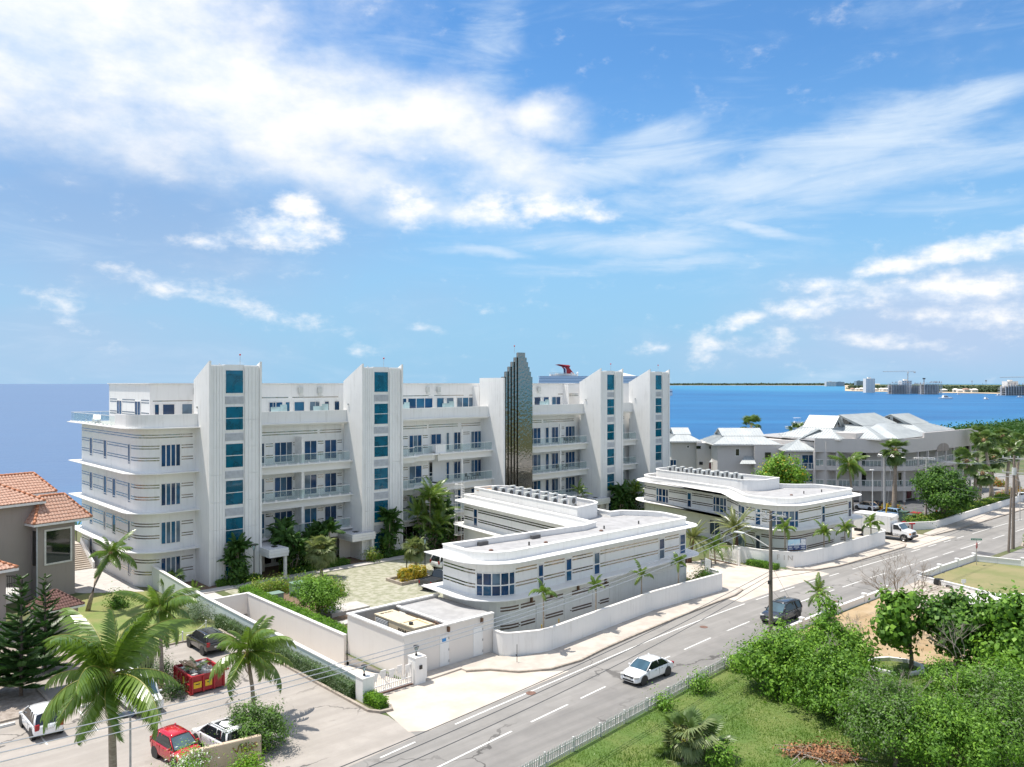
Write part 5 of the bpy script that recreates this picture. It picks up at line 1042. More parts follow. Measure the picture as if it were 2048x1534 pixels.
clump('dark glossy-leaved plant against the stair tower at the building corner', W(2.6, -.9), 6, 4.0, 'dark', .85, 31, 8, .7)
clump('dark leafy clump between the first two stair towers beside the entrance', W(9.0, .4), 9, 4.6, 'dark', .95, 32, 8, 1.3)
clump('dark leafy clump behind the round-headed cabbage palm', W(12.6, .8), 8, 4.4, 'dark', .95, 33, 8, 1.2)
clump('tall dark plant against the second stair tower', W(20.6, -.7), 7, 4.6, 'dark', .85, 34, 8, .6)
clump('large drooping palm clump between the second tower and the rooftop ladder', W(26.2, -1.2), 11, 6.6, 'areca', 1.1, 35, 9, 1.7)
clump('dark palm clump at the foot of the round balconies', W(29.6, .2), 7, 4.6, 'dark', 1.0, 36, 8, 1.1)
clump('dark plant against the third stair tower', W(61.4, -.9), 7, 4.4, 'dark', .95, 37, 8, .8)
clump('palm between the third and fourth stair towers', W(66.6, .6), 6, 4.6, 'areca', .85, 38, 7, .8)
clump('small palm behind the entrance canopy of the third tower', W(54.2, .6), 4, 5.2, 'areca', .7, 39, 7, .6)
for i, (x0, x1, lab) in enumerate([(.6, 5.0, 'at the foot of the first stair tower'), (8.0, 15.4, 'below the dark clumps between the first two towers'), (19.2, 23.4, 'at the foot of the second stair tower'), (60, 69, 'at the foot of the third stair tower')]):
    hedge('low clipped green groundcover '+lab, x0, x1, -1.0, -.1 if i != 1 else .6, .5, int(520*(x1-x0)), .13, ['leaf_mid', 'leaf_bright'], 40+i, .02)
shrub('yellow-green shrub by the second entrance canopy', W(18.0, -1.4), .8, 1.4, 1200, .16, ['leaf_yellow', 'leaf_mid'], 44, frac=.5)
hedge('long clipped bright green hedge on top of the ramp wall', -.42, .55, -26.2, -7.6, 1.45, 15000, .12, ['hedge_green', 'leaf_mid'], 45, .02, .3)
hedge('long two-tone grey-green hedge outside the ramp wall', -5.0, -4.38, -34.2, -13.2, .95, 12000, .11, ['leaf_grey', 'leaf_silver'], 46, .02, .5)
shrub('silver-leaved bush behind the black car on the lawn edge', W(-5.4, -10.6), 1.4, 1.5, 3800, .11, ['leaf_silver', 'leaf_grey'], 47, squash=1.6)
hedge('small clipped bright hedge at the foot of the ramp gate pillar', -4.6, -3.9, -36.9, -35.3, .6, 2200, .1, ['hedge_green', 'leaf_bright'], 48, .02)
tree('courtyard_tree', 'round bright green small tree beside the ramp-wall hedge', W(2.7, -16.6), [(0, 0, 2.1, 1.7, 1.7, 1.2), (1, .4, 1.8, 1.2, 1.2, 1.0), (-.9, -.5, 1.9, 1.2, 1.2, 1.0), (.2, 1.1, 2.3, 1.1, 1.0, .9), (-.2, -1.1, 1.6, 1.2, 1.1, .8)], 11000, .16, ['leaf_mid', 'leaf_bright'], .1, frac=.55, seed=51, clump=.28)
for i, (x, y, r, lab) in enumerate([(2.2, -6.3, 1.1, 'nearest the apartment path'), (4.2, -6.6, 1.0, 'beside the green utility box'), (6.2, -7.6, 1.0, 'at the edge of the grass paving'), (7.0, -9.6, 1.1, 'beside the courtyard tree'), (7.4, -11.4, 1.0, 'above the courtyard step')]):
    shrub('variegated yellow-green shrub '+lab, W(x, y), r, 1.25, 2600, .13, ['leaf_yellow', 'leaf_bright'], 52+i, frac=.55)
t = thing('utility_box', 'pale green metal utility box among the variegated shrubs', 'utility box', W(4.9, -9.0), TH)
mb = MB(); mb.box(-.7, -.6, 0, .7, .6, 1.2); mb.build('cabinet', 'util_green', t, bevel=.03); mb = MB(); mb.box(-.74, -.64, 1.2, .74, .64, 1.27); mb.build('lid', 'util_green', t)
t = thing('utility_box', 'low pale green utility box beside the ramp-wall hedge', 'utility box', W(2.3, -9.4), TH)
mb = MB(); mb.box(-.6, -.5, 0, .6, .5, .75); mb.build('cabinet', 'util_green', t, bevel=.03); mb = MB(); mb.box(-.64, -.54, .75, .64, .54, .81); mb.build('lid', 'util_green', t)
t = thing('planter', 'kerbed planter with yellow croton leaves beside the black pickup', 'planter', W(16.2, -11.2), TH)
mb = MB(); mb.ribbon([(-2, -1.3), (1.8, -1.3), (1.8, 1.3), (-2, 1.3)], 0, .3, -.1, .1, True); mb.build('kerb', 'kerb_stone', t)
for i in range(6):
    V, F = leafcloud([(0, 0, .55, .35, .35, .5)], 420, .42, clump=.2, asp=.22, up=.1, seed=60+i); link('croton_plant', npmesh('croton_plant', V, F, ['croton', 'leaf_yellow'], (np.arange(len(F)) % 3 == 0).astype(int)), t, (-1.3+.55*i, -.5+.8*(i % 2), .1))
# street palms in front of the villas
grp = 'young palms between villa and boundary wall'
for i, (px, cy, t_, s_, lab) in enumerate([(1087, 1186, 0, 0, 'nearest the service building'), (1192, 1174, 0, 0, 'second from the service building'), (1283, 1150, 0, 0, 'third from the service building'), (1357, 1126, 0, 0, 'at the driveway end of the wall')]):
    d = Path(W1s).px(px, 2.5); p = Path(W1s).at(d); b = W(p[0], p[1]+.75+.1*(i % 2)); b.x = (px-1024)*b.y/FPX
    palm('young_palm', 'small feathery palm behind the curved wall, '+lab, b, P3(px, cy, b), 'street', 8, 1.0, (.07, .05), seed=70+i, pitch=(80, -10), group=grp, boot=.08)
for i, (px, cy, lab) in enumerate([(1570, 1050, 'in front of the curved corner window'), (1648, 1060, 'beside the sales banner'), (1690, 1052, 'beside the villa doors'), (1742, 1040, 'at the truck end of the wall')]):
    p = WP2.at(WP2.px(px, 3, 26)); b = W(p[0], p[1]+.8); b.x = (px-1024)*b.y/FPX
    palm('young_palm', 'small feathery palm behind the lettered wall, '+lab, b, P3(px, cy+6, b), 'street', 11, 1.25, (.09, .06), seed=80+i, pitch=(75, -30), group=grp, boot=.1)
b = W(55.2, -24.6); b = G(1473, 1118); palm('date_palm', 'large grey-green date palm beside the open villa gate', b, P3(1470, 1058, b), 'date', 44, .98, (.3, .28), 'date_trunk', seed=90, pitch=(80, -40), boot=.34)
b = G(1378, 1125); palm('date_palm', 'date palm on the lawn between the two street villas', b, P3(1385, 1078, b), 'date', 34, .9, (.26, .24), 'date_trunk', seed=91, pitch=(80, -30), boot=.3)
b = G(1431, 1128); palm('gate_palm', 'small arching palm in front of the open villa gate', b, P3(1428, 1096, b), 'areca', 13, .95, (.09, .07), seed=92, pitch=(78, -25))
shrub('yellow-green shrubs inside the end of the curved boundary wall', W(34.6, -33.6), 1.3, 1.7, 3600, .17, ['leaf_bright', 'leaf_yellow'], 93, frac=.35, squash=.6)
shrub('leafy shrub at the tip of the curved boundary wall', W(37.0, -32.6), .7, 1.0, 1200, .15, ['leaf_bright', 'leaf_mid'], 94)
hedge('low green hedge strip along the lettered wall at the villa driveway', 47.2, 48.2, -34.2, -30.8, .55, 3800, .13, ['leaf_mid', 'leaf_bright'], 95, .02)
b = G(1500, 905, 3); palm('fan_palm', 'fan palm rising behind the metal-roofed houses', b, P3(1503, 851, b), 'fan', 24, 1.9, (.3, .25), seed=96, pitch=(80, -40))
b = G(1590, 915, 2); palm('fan_palm', 'fan palm crown behind the gabled roof house', b, P3(1597, 862, b), 'fan', 22, 1.8, (.3, .25), seed=97, pitch=(80, -40))
b = G(1672, 905, 2); palm('fan_palm', 'fan palm crown beside the arched condo block', b, P3(1682, 850, b), 'fan', 22, 1.8, (.3, .25), seed=98, pitch=(80, -40))
# condo side
b = G(1705, 1020); palm('coconut_palm', 'coconut palm with arching fronds in front of the condo balconies', b, P3(1698, 928, b), 'coco', 20, 1.15, (.2, .15), seed=101, boot=.25, pitch=(75, -50), wind=.6)
b = G(1788, 1033); palm('fan_palm', 'tall fan palm in front of the condo block', b, P3(1792, 902, b), 'fan', 34, 1.35, (.36, .24), seed=102, pitch=(85, -65), boot=.4)
for i, (bx, by, cx, cy, lab) in enumerate([(1924, 1027, 1934, 922, 'beside the big dark tree'), (1957, 1020, 1965, 946, 'beside the white van'), (1981, 1008, 1988, 915, 'third along the car park hedge'), (1986, 1012, 1968, 880, 'tallest by the condo end wall'), (2012, 1004, 2020, 900, 'beyond the car park hedge'), (2030, 996, 2042, 885, 'beside the twin utility poles'), (1950, 985, 1960, 868, 'close to the condo end wall'), (2040, 985, 2006, 872, 'at the far end of the car park')]):
    b = G(bx, by); palm('fan_palm', 'tall fan palm of the car park row, '+lab, b, P3(cx, cy, b), 'fan', 30, 1.3, (.3, .22), seed=110+i, pitch=(85, -60), boot=.36, group='fan palms along the condo car park')
tree('shade_tree', 'big dense dark tree at the condo car park', G(1885, 1048), [(0, 0, 5.4, 3.4, 3.4, 2.3), (2, .5, 4.4, 2.4, 2.4, 2), (-2, -.4, 4.4, 2.5, 2.4, 2), (.5, 1.5, 6.4, 2, 2, 1.5), (-.6, -1.8, 3.6, 2.6, 2.4, 1.9), (1.2, -1.6, 4.2, 2.2, 2.2, 1.8)], 14000, .33, ['leaf_dark', 'leaf_mid'], .3, frac=.4, seed=121, clump=.4)
tree('flowering_tree', 'bright tree with yellow flowers behind the second street villa', G(1560, 1040), [(0, 0, 6.8, 2.6, 2.6, 2.2), (1.8, .5, 6, 2, 2, 1.7), (-1.9, -.4, 6.2, 2, 2, 1.7), (.4, .8, 8.2, 1.6, 1.6, 1.3), (2.6, -.5, 4.8, 1.8, 1.8, 1.4), (-2.4, .4, 5, 1.6, 1.6, 1.4)], 11000, .3, ['leaf_bright', 'flower_yellow'], .22, frac=.09, seed=122, clump=.4)
hedge('leafy hedge with yellow tips along the top of the condo car park wall', 88, 120, -36.0, -34.4, 1.1, 14000, .24, ['leaf_mid', 'leaf_yellow'], 123, .3, .35)
shrub('leafy shrub cushion at the corner of the condo car park wall', W(86.6, -34.2), 2.0, 1.3, 2600, .24, ['leaf_mid', 'leaf_yellow'], 124, frac=.35)
for i, (px, py, r, lab) in enumerate([(1783, 1027, 1.5, 'beside the condo ground floor'), (2008, 1000, 1.6, 'behind the car park hedge'), (2044, 992, 2.2, 'beyond the utility poles'), (1988, 972, 2.0, 'along the far drive')]):
    shrub('orange-flowering shrub '+lab, G(px, py), r, 1.3, 1500, .25, ['leaf_orange', 'leaf_mid'], 125+i, frac=.45)
hedge('dark clipped hedge beside the condo gate', 122, 128, -12, -9, 2.4, 2500, .3, ['leaf_dark', 'leaf_mid'], 130, .02)
shrub('small tropical shrub at the metal-roofed house doors', G(1478, 1010), 2.4, 3.6, 2200, .4, ['leaf_mid', 'leaf_dark'], 131)
for i, (x, y, lab) in enumerate([(82.2, -49.4, 'at the kerb point'), (84.6, -49.0, 'below the twin poles'), (83, -52.4, 'behind the twin poles'), (87, -51, 'farther along the bed')]):
    V, F = leafcloud([(0, 0, .5, .8, .8, .5)], 1300, .6, clump=.3, asp=.14, up=.3, seed=140+i); t = thing('lily_clump', 'strappy light green lily clump in the corner bed, '+lab, 'plant', W(x, y, .1), 0, 'lilies in the corner bed'); link('leaves', npmesh('leaves', V, F, ['leaf_bright', 'leaf_yellow'], (np.arange(len(F)) % 4 == 0).astype(int)), t)
# right-hand lot
def bush(name, label, px, py, bl, n, size, mats, seed, frac=.4, tr=.12, **k):
    t = tree(name, label, G(px, py), bl, int(n*.9), size, mats, tr, frac=frac, seed=seed, **k); t.rotation_euler = (0, 0, 0); return t
bush('lot_tree', 'bright green spreading tree at the fence beside the grey car', 1565, 1378, [(0, 0, 2.1, 2.0, 2.0, 1.5), (-1.4, .3, 1.7, 1.5, 1.4, 1.2), (1.4, -.5, 2.0, 1.6, 1.5, 1.4), (.5, .8, 2.7, 1.2, 1.1, 1.0), (-.6, -1.2, 1.4, 1.6, 1.5, 1.1)], 17000, .2, ['leaf_bright', 'leaf_mid'], 151, .35, clump=.3)
bush('lot_tree', 'bright green tree with a tall tuft beside the small roadside palm', 1665, 1352, [(0, 0, 2.2, 1.8, 1.7, 1.4), (.9, .5, 2.0, 1.4, 1.4, 1.1), (-.1, .7, 3.5, .8, .8, .8), (.0, .8, 4.5, .7, .7, .7), (.8, -1.1, 1.6, 1.7, 1.6, 1.2), (-1.4, -.5, 2.0, 1.6, 1.6, 1.3)], 15000, .2, ['leaf_bright', 'leaf_mid'], 152, .4, clump=.3)
bush('lot_tree', 'deep green bushy tree at the edge of the mown grass', 1660, 1430, [(0, 0, 1.8, 1.9, 1.9, 1.5), (1.3, .4, 1.7, 1.5, 1.5, 1.3), (-1.2, .3, 1.6, 1.4, 1.4, 1.2), (.2, -1.1, 1.2, 1.5, 1.4, 1.0), (.3, 1.0, 2.6, 1.3, 1.3, 1.1)], 13000, .18, ['leaf_mid', 'leaf_bright'], 153, .35, clump=.28)
t = bush('sea_grape_tree', 'sea grape tree with round leaves growing in the white stone ring', 1822, 1338, [(-.9, 0, 3.3, 1.2, 1.2, 1.3), (-1.2, .3, 4.5, 1.1, 1.1, .9), (-2.2, -.3, 3.0, 1.0, 1.0, .8), (-.4, .3, 2.4, .9, .9, .8), (-.2, .4, 4.6, .7, .7, .6)], 3600, .3, ['leaf_mid', 'leaf_bright'], 154, .3, .14, clump=.3, asp=.85); t.rotation_euler = (0, 0, .1)
bush('sea_grape_tree', 'broad sea grape tree in front of the white foundation slab', 1915, 1345, [(0, 0, 3.4, 2.0, 2.0, 1.5), (-1.6, .5, 3.6, 1.3, 1.3, 1.0), (1.5, 0, 3.1, 1.6, 1.6, 1.3), (.2, -.9, 2.2, 1.9, 1.6, 1.2), (.6, .8, 4.3, 1.1, 1.1, .8)], 8000, .27, ['leaf_mid', 'leaf_dark'], 155, .4, .16, clump=.35, asp=.85)
bush('sea_grape_tree', 'tall sea grape tree at the right of the foundation slab', 2030, 1375, [(0, 0, 4.0, 1.8, 1.8, 1.7), (-.9, .3, 5.2, 1.1, 1.1, 1.0), (.9, .3, 4.9, 1.3, 1.3, 1.2), (-.4, -.7, 2.5, 1.9, 1.8, 1.4)], 8000, .27, ['leaf_mid', 'leaf_bright'], 156, .35, .16, clump=.35, asp=.85)
bush('lot_thicket', 'fine-leaved olive green thicket behind the brush pile', 1790, 1535, [(0, 0, 2.2, 1.9, 1.9, 1.5), (1.3, .5, 2.2, 1.6, 1.6, 1.4), (-1.1, .6, 1.7, 1.4, 1.4, 1.2), (.2, 1.3, 3.0, 1.5, 1.4, 1.3)], 19000, .13, ['leaf_mid', 'leaf_grey'], 157, .35, clump=.24)
bush('lot_thicket', 'fine-leaved thicket beside the white stone ring', 1905, 1478, [(0, 0, 2.1, 2.0, 2.0, 1.6), (1.5, .3, 2.3, 1.7, 1.6, 1.4), (-1.3, .4, 1.6, 1.4, 1.4, 1.2), (.4, 1.4, 2.9, 1.4, 1.4, 1.2)], 18000, .14, ['leaf_mid', 'leaf_bright'], 158, .4, clump=.25)
bush('lot_thicket', 'dark fine-leaved thicket at the lot corner below the tall sea grape', 2010, 1530, [(0, 0, 2.3, 2.1, 2.1, 1.7), (-1.5, .4, 2.0, 1.7, 1.6, 1.4), (.6, 1.4, 3.0, 1.7, 1.6, 1.4), (-.6, -1.2, 1.5, 1.8, 1.6, 1.3)], 19000, .14, ['leaf_mid', 'leaf_grey'], 159, .3, clump=.25)
bush('lot_thicket', 'glossy green bush under the tall sea grape tree', 1985, 1430, [(0, 0, 1.9, 1.7, 1.7, 1.4), (1.1, .3, 2.2, 1.4, 1.4, 1.2), (-1, -.4, 1.5, 1.4, 1.3, 1.1)], 9000, .18, ['leaf_bright', 'leaf_mid'], 160, .5, clump=.26)
bush('lot_thicket', 'olive green thicket filling the gap beside the brush pile', 1745, 1462, [(0, 0, 1.4, 1.5, 1.5, 1.2), (1.1, .4, 1.5, 1.3, 1.3, 1.1), (-.9, -.4, 1.3, 1.2, 1.2, 1.0)], 9000, .14, ['leaf_mid', 'leaf_grey'], 162, .35, clump=.24)
bush('lot_thicket', 'fresh green thicket in front of the dark corner thicket', 1915, 1575, [(0, 0, 2.0, 1.9, 1.9, 1.6), (1.4, .4, 2.4, 1.6, 1.6, 1.4), (-1.3, .3, 2.0, 1.5, 1.5, 1.3), (0, 1.2, 2.9, 1.4, 1.3, 1.2)], 15000, .14, ['leaf_mid', 'leaf_bright'], 163, .35, clump=.24)
b = G(1640, 1236); palm('young_palm', 'small palm by the roadside wall beside the bright lot tree', b, P3(1636, 1186, b), 'areca', 15, .72, (.08, .06), seed=161, pitch=(80, -40))
t = thing('palmetto_clump', 'fan-leaved palmetto clump in the mown grass', 'palm', G(1388, 1528)); rr = random.Random(5)
for k in range(5):
    x, y, z = rr.uniform(-.9, .9), rr.uniform(-.7, .7), rr.uniform(.3, 1.5); mb = MB(); mb.tube([(x*.5, y*.5, 0), (x, y, z)], .07, 6); mb.build('stem', 'palm_trunk', t)
    for j in range(11): o = link('frond', FR['sabal' if j % 3 else 'fan'][j % 3], t, (x, y, z)); o.rotation_euler = (rr.uniform(-.3, .3), -R(rr.uniform(-40, 70)), j*2.4); s = rr.uniform(.75, 1.05); o.scale = (s, s, s)
for i, (px, py, r, lab) in enumerate([(1328, 1418, .5, 'halfway along the picket fence'), (1398, 1385, .7, 'at the bend of the picket fence'), (1475, 1340, .7, 'beside the spreading lot tree'), (1440, 1538, .8, 'beside the palmetto clump')]):
    shrub('small bright weed shrub '+lab, G(px, py), r, r*1.5, int(1500*r), .14, ['leaf_bright', 'leaf_mid'], 165+i)
def twigs(mb, p, d, l, r, depth, rr):
    e = p+d*l; m_ = p+d*l*.5+Vector((rr.uniform(-1, 1), rr.uniform(-1, 1), rr.uniform(-.5, 1)))*l*.08; mb.tube([p, m_, e], r, 4, r*.6, cap=False)
    if depth:
        for k in range(3 if depth > 1 else 4): q_ = p.lerp(e, rr.uniform(.45, 1)); twigs(mb, q_, (d+Vector((rr.uniform(-1, 1), rr.uniform(-1, 1), rr.uniform(-.35, .6)))*.8).normalized(), l*rr.uniform(.5, .8), r*.55, depth-1, rr)
t = thing('bare_tree', 'leafless grey tree with fine twigs beside the broken concrete drive', 'tree', G(1800, 1262)); t.scale = (1.5, 1.5, 1.5); rr = random.Random(9); mb = MB(); mb.tube([(0, 0, 0), (.1, 0, .8), (.05, .1, 1.5)], .1, 6, .07); mb.build('trunk', 'twig', t)
mb = MB()
for k in range(6): a = k*1.05; twigs(mb, Vector((.05, .1, 1.4)), Vector((math.cos(a), math.sin(a)*.8, .75)).normalized(), 1.6, .045, 4, rr)
mb.build('branches', 'twig', t)
t = thing('bare_branches', 'pale dead branches poking out of the bright lot tree', 'branch', G(1700, 1330)); mb = MB(); rr = random.Random(19)
for k in range(3): twigs(mb, Vector((0, 0, 1.4)), Vector((rr.uniform(-.9, .6), rr.uniform(-.4, .4), .5)).normalized(), 1.3, .04, 3, rr)
mb.build('branches', 'twig', t)
for k_, (px, py, lab) in enumerate([(1800, 1500, 'olive thicket'), (1960, 1500, 'dark corner thicket'), (1600, 1385, 'spreading lot tree'), (1930, 1380, 'broad sea grape')]):
    t = thing('dead_twigs', 'grey dead twigs sticking out of the '+lab, 'branch', G(px, py)); mb = MB(); rr = random.Random(50+k_)
    for k in range(4): twigs(mb, Vector((rr.uniform(-1, 1), rr.uniform(-.6, .6), 2.0)), Vector((rr.uniform(-.8, .8), rr.uniform(-.5, .3), .6)).normalized(), 1.3, .035, 3, rr)
    mb.build('branches', 'twig', t)
t = thing('brush_pile', 'pile of cut branches with dead orange leaves on the grass', 'brush pile', G(1640, 1512)); mb = MB(); rr = random.Random(4)
for k in range(22): a = rr.uniform(0, 6.28); p = Vector((rr.uniform(-1.6, 1.6), rr.uniform(-.7, .7), rr.uniform(.1, .3))); d = Vector((math.cos(a)*1.2, math.sin(a)*.6, rr.uniform(-.03, .12))).normalized(); mb.tube([p-d*.8, p+d*rr.uniform(.6, 1.6)], .03, 4, .012)
mb.tube([(.4, -.1, .3), (1.6, -.55, .2), (2.7, -.9, .12)], .07, 6, .05); mb.build('branches', 'twig', t)
V, F = leafcloud([(0, 0, .12, 1.7, .8, .2), (.9, -.4, .1, 1.2, .7, .18), (-.9, .1, .1, .9, .6, .15)], 4200, .13, clump=.2, seed=4, hollow=.1); link('dead_leaves', npmesh('dead_leaves', V, F, ['dead_leaf', 'dead_frond'], (np.arange(len(F)) % 3 == 0).astype(int)), t)
# planting by the car park
shrub('large clipped round green bush behind the tan sign wall', G(508, 1500), 1.75, 2.3, 12000, .12, ['leaf_mid', 'leaf_grey'], 171, frac=.45, name='clipped_bush', hollow=.8, clump=.16)
shrub('lime green shrub in front of the tan sign wall', G(497, 1548), .75, .7, 1800, .12, ['hedge_green', 'leaf_yellow'], 172)
shrub('white-flowering shrub at the end of the tan sign wall', G(383, 1556), .95, 1.35, 2600, .11, ['leaf_bright', 'flower_white'], 173, frac=.28)
for i, (px, py, r, h, lab) in enumerate([(345, 1392, .9, .8, 'at the foot of the palm beside the red skip'), (295, 1372, .8, .8, 'between the van and the pickup'), (325, 1352, .7, .8, 'behind the palm beside the red skip')]):
    shrub('straggly dark green shrub '+lab, G(px, py), r, h, 1500, .1, ['leaf_dark', 'leaf_grey'], 175+i, frac=.4)
shrub('rounded grey-green bush on the lawn edge behind the pickup', G(262, 1330), 1.5, 1.5, 3800, .12, ['leaf_grey', 'leaf_silver'], 179, frac=.5)
shrub('dark shrubs under the leaning palm on the lawn', G(235, 1215), .9, 1.2, 1400, .16, ['leaf_mid', 'leaf_dark'], 180)
# mown grass blades on the lot (uncountable)
r = np.random.default_rng(3); n = 120000; tt_ = r.uniform(-12, 27, n); ss = r.uniform(-74, -48.2, n)
keep = np.array([rc(float(a))-4.6 > b_ and b_ > -52-abs(float(a)-10)*.9-9 for a, b_ in zip(tt_, ss)]); tt_, ss = tt_[keep], ss[keep]; n = len(tt_)
an = r.uniform(0, 6.28, n); h = r.uniform(.05, .16, n)*(1+.7*(np.sin(tt_*.9+ss*.6)+np.sin(ss*1.3))*.5); lx, ly = r.normal(size=n)*.06, r.normal(size=n)*.06; wv = .022
P = np.stack([tt_, ss, np.full(n, .013)], 1); q0 = np.stack([np.cos(an)*wv, np.sin(an)*wv, np.zeros(n)], 1)
V = np.stack([P-q0, P+q0, P+np.stack([lx, ly, h], 1)], 1).reshape(-1, 3); o = link('grass', npmesh('grass', V, np.arange(len(V)).reshape(-1, 3), ['grass_blade']), None, LOC, TH)
o['kind'] = 'stuff'; o['label'] = 'short rough green grass on the fenced lot'; o['category'] = 'grass'
# ------------------------------------------------------------------ vehicles
WH = {}
def wheel_meshes(r, w_):
    k = (r, w_)
    if k in WH: return WH[k]
    mb = MB(); n = 20; prof = [(r*.62, -w_/2), (r*.93, -w_/2), (r, -w_*.36), (r, w_*.36), (r*.93, w_/2), (r*.62, w_/2)]
    vs = [(p*math.cos(2*math.pi*j/n), q_, p*math.sin(2*math.pi*j/n)) for p, q_ in prof for j in range(n)]
    mb.add(vs, [(i*n+j, i*n+(j+1) % n, (i+1)*n+(j+1) % n, (i+1)*n+j) for i in range(len(prof)-1) for j in range(n)]); ty = mb.mesh('tyre', 'tyre', True)
    mb = MB(); mb.tube([(0, -w_*.30, 0), (0, w_*.30, 0)], r*.63, 20); mb.cur = 1
    for sg in (-1, 1):
        for k_ in range(5):
            a = k_*2*math.pi/5; mb.obox((r*.32*math.cos(a), sg*w_*.34, r*.32*math.sin(a)), (r*.62, .03, r*.17), ry=-a)
        mb.tube([(0, sg*w_*.28, 0), (0, sg*w_*.4, 0)], r*.14, 10)
        mb.tube([(r*.63*math.cos(a), sg*w_*.38, r*.63*math.sin(a)) for a in [2*math.pi*i/20 for i in range(21)]], .025, 4, cap=False)
    WH[k] = (ty, mb.mesh('rim', ['dark', 'rim'])); return WH[k]
def slab(mb, pts, th=.012):
    pts = [Vector(p) for p in pts]; nr = (pts[1]-pts[0]).cross(pts[2]-pts[0]).normalized(); n = len(pts)
    mb.add([p-nr*th for p in pts]+[p+nr*th for p in pts], [tuple(range(n-1, -1, -1)), tuple(range(n, 2*n))]+[(i, (i+1) % n, n+(i+1) % n, n+i) for i in range(n)])
ST_ = {
 'sedan': ([(-.5, .62, .84, .46), (-.488, .90, .92, .34), (-.40, .985, .97, .24), (-.28, .97, 1, .2), (0, .93, 1, .19), (.2, .92, 1, .19), (.28, .90, 1, .2), (.40, .80, .97, .21), (.475, .66, .91, .2), (.5, .50, .84, .22)], (-.37, -.21, .07, .25, .92, 1.42)),
 'suv': ([(-.5, .85, .86, .5), (-.49, 1.05, .93, .4), (-.42, 1.08, .98, .3), (-.28, 1.06, 1, .28), (0, 1.04, 1, .27), (.2, 1.03, 1, .27), (.3, 1.02, 1, .28), (.42, .94, .97, .28), (.485, .78, .92, .3), (.5, .62, .86, .36)], (-.485, -.42, .08, .255, 1.03, 1.7)),
 'hatch': ([(-.5, .75, .85, .46), (-.488, .98, .93, .36), (-.40, 1.02, .98, .25), (-.28, 1.0, 1, .22), (0, .97, 1, .2), (.2, .95, 1, .2), (.3, .92, 1, .21), (.42, .80, .96, .22), (.485, .66, .9, .22), (.5, .52, .83, .26)], (-.47, -.36, .08, .28, .96, 1.5)),
 'van': ([(-.5, 1.0, .93, .5), (-.495, 1.12, .97, .42), (-.4, 1.12, 1, .32), (-.2, 1.12, 1, .3), (.1, 1.12, 1, .3), (.3, 1.12, 1, .3), (.36, 1.1, 1, .3), (.44, 1.02, .97, .32), (.49, .9, .93, .34), (.5, .7, .9, .4)], (-.495, -.475, .19, .335, 1.1, 2.05)),
 'pickup': ([(-.5, .8, .95, .55), (-.495, 1.02, 1, .45), (-.4, 1.04, 1, .38), (-.2, 1.04, 1, .36), (0, 1.05, 1, .35), (.2, 1.06, 1, .35), (.28, 1.06, 1, .36), (.42, 1.0, .98, .36), (.488, .85, .94, .38), (.5, .66, .9, .45)], (-.10, -.06, .12, .26, 1.05, 1.8)),
 'beetle': ([(-.5, .6, .8, .46), (-.47, .84, .9, .34), (-.38, .98, .96, .25), (-.25, 1.0, 1, .22), (0, .95, 1, .2), (.2, .92, 1, .2), (.3, .9, .98, .21), (.42, .76, .93, .22), (.485, .6, .86, .24), (.5, .48, .78, .28)], (-.40, -.24, .06, .24, .95, 1.45))}
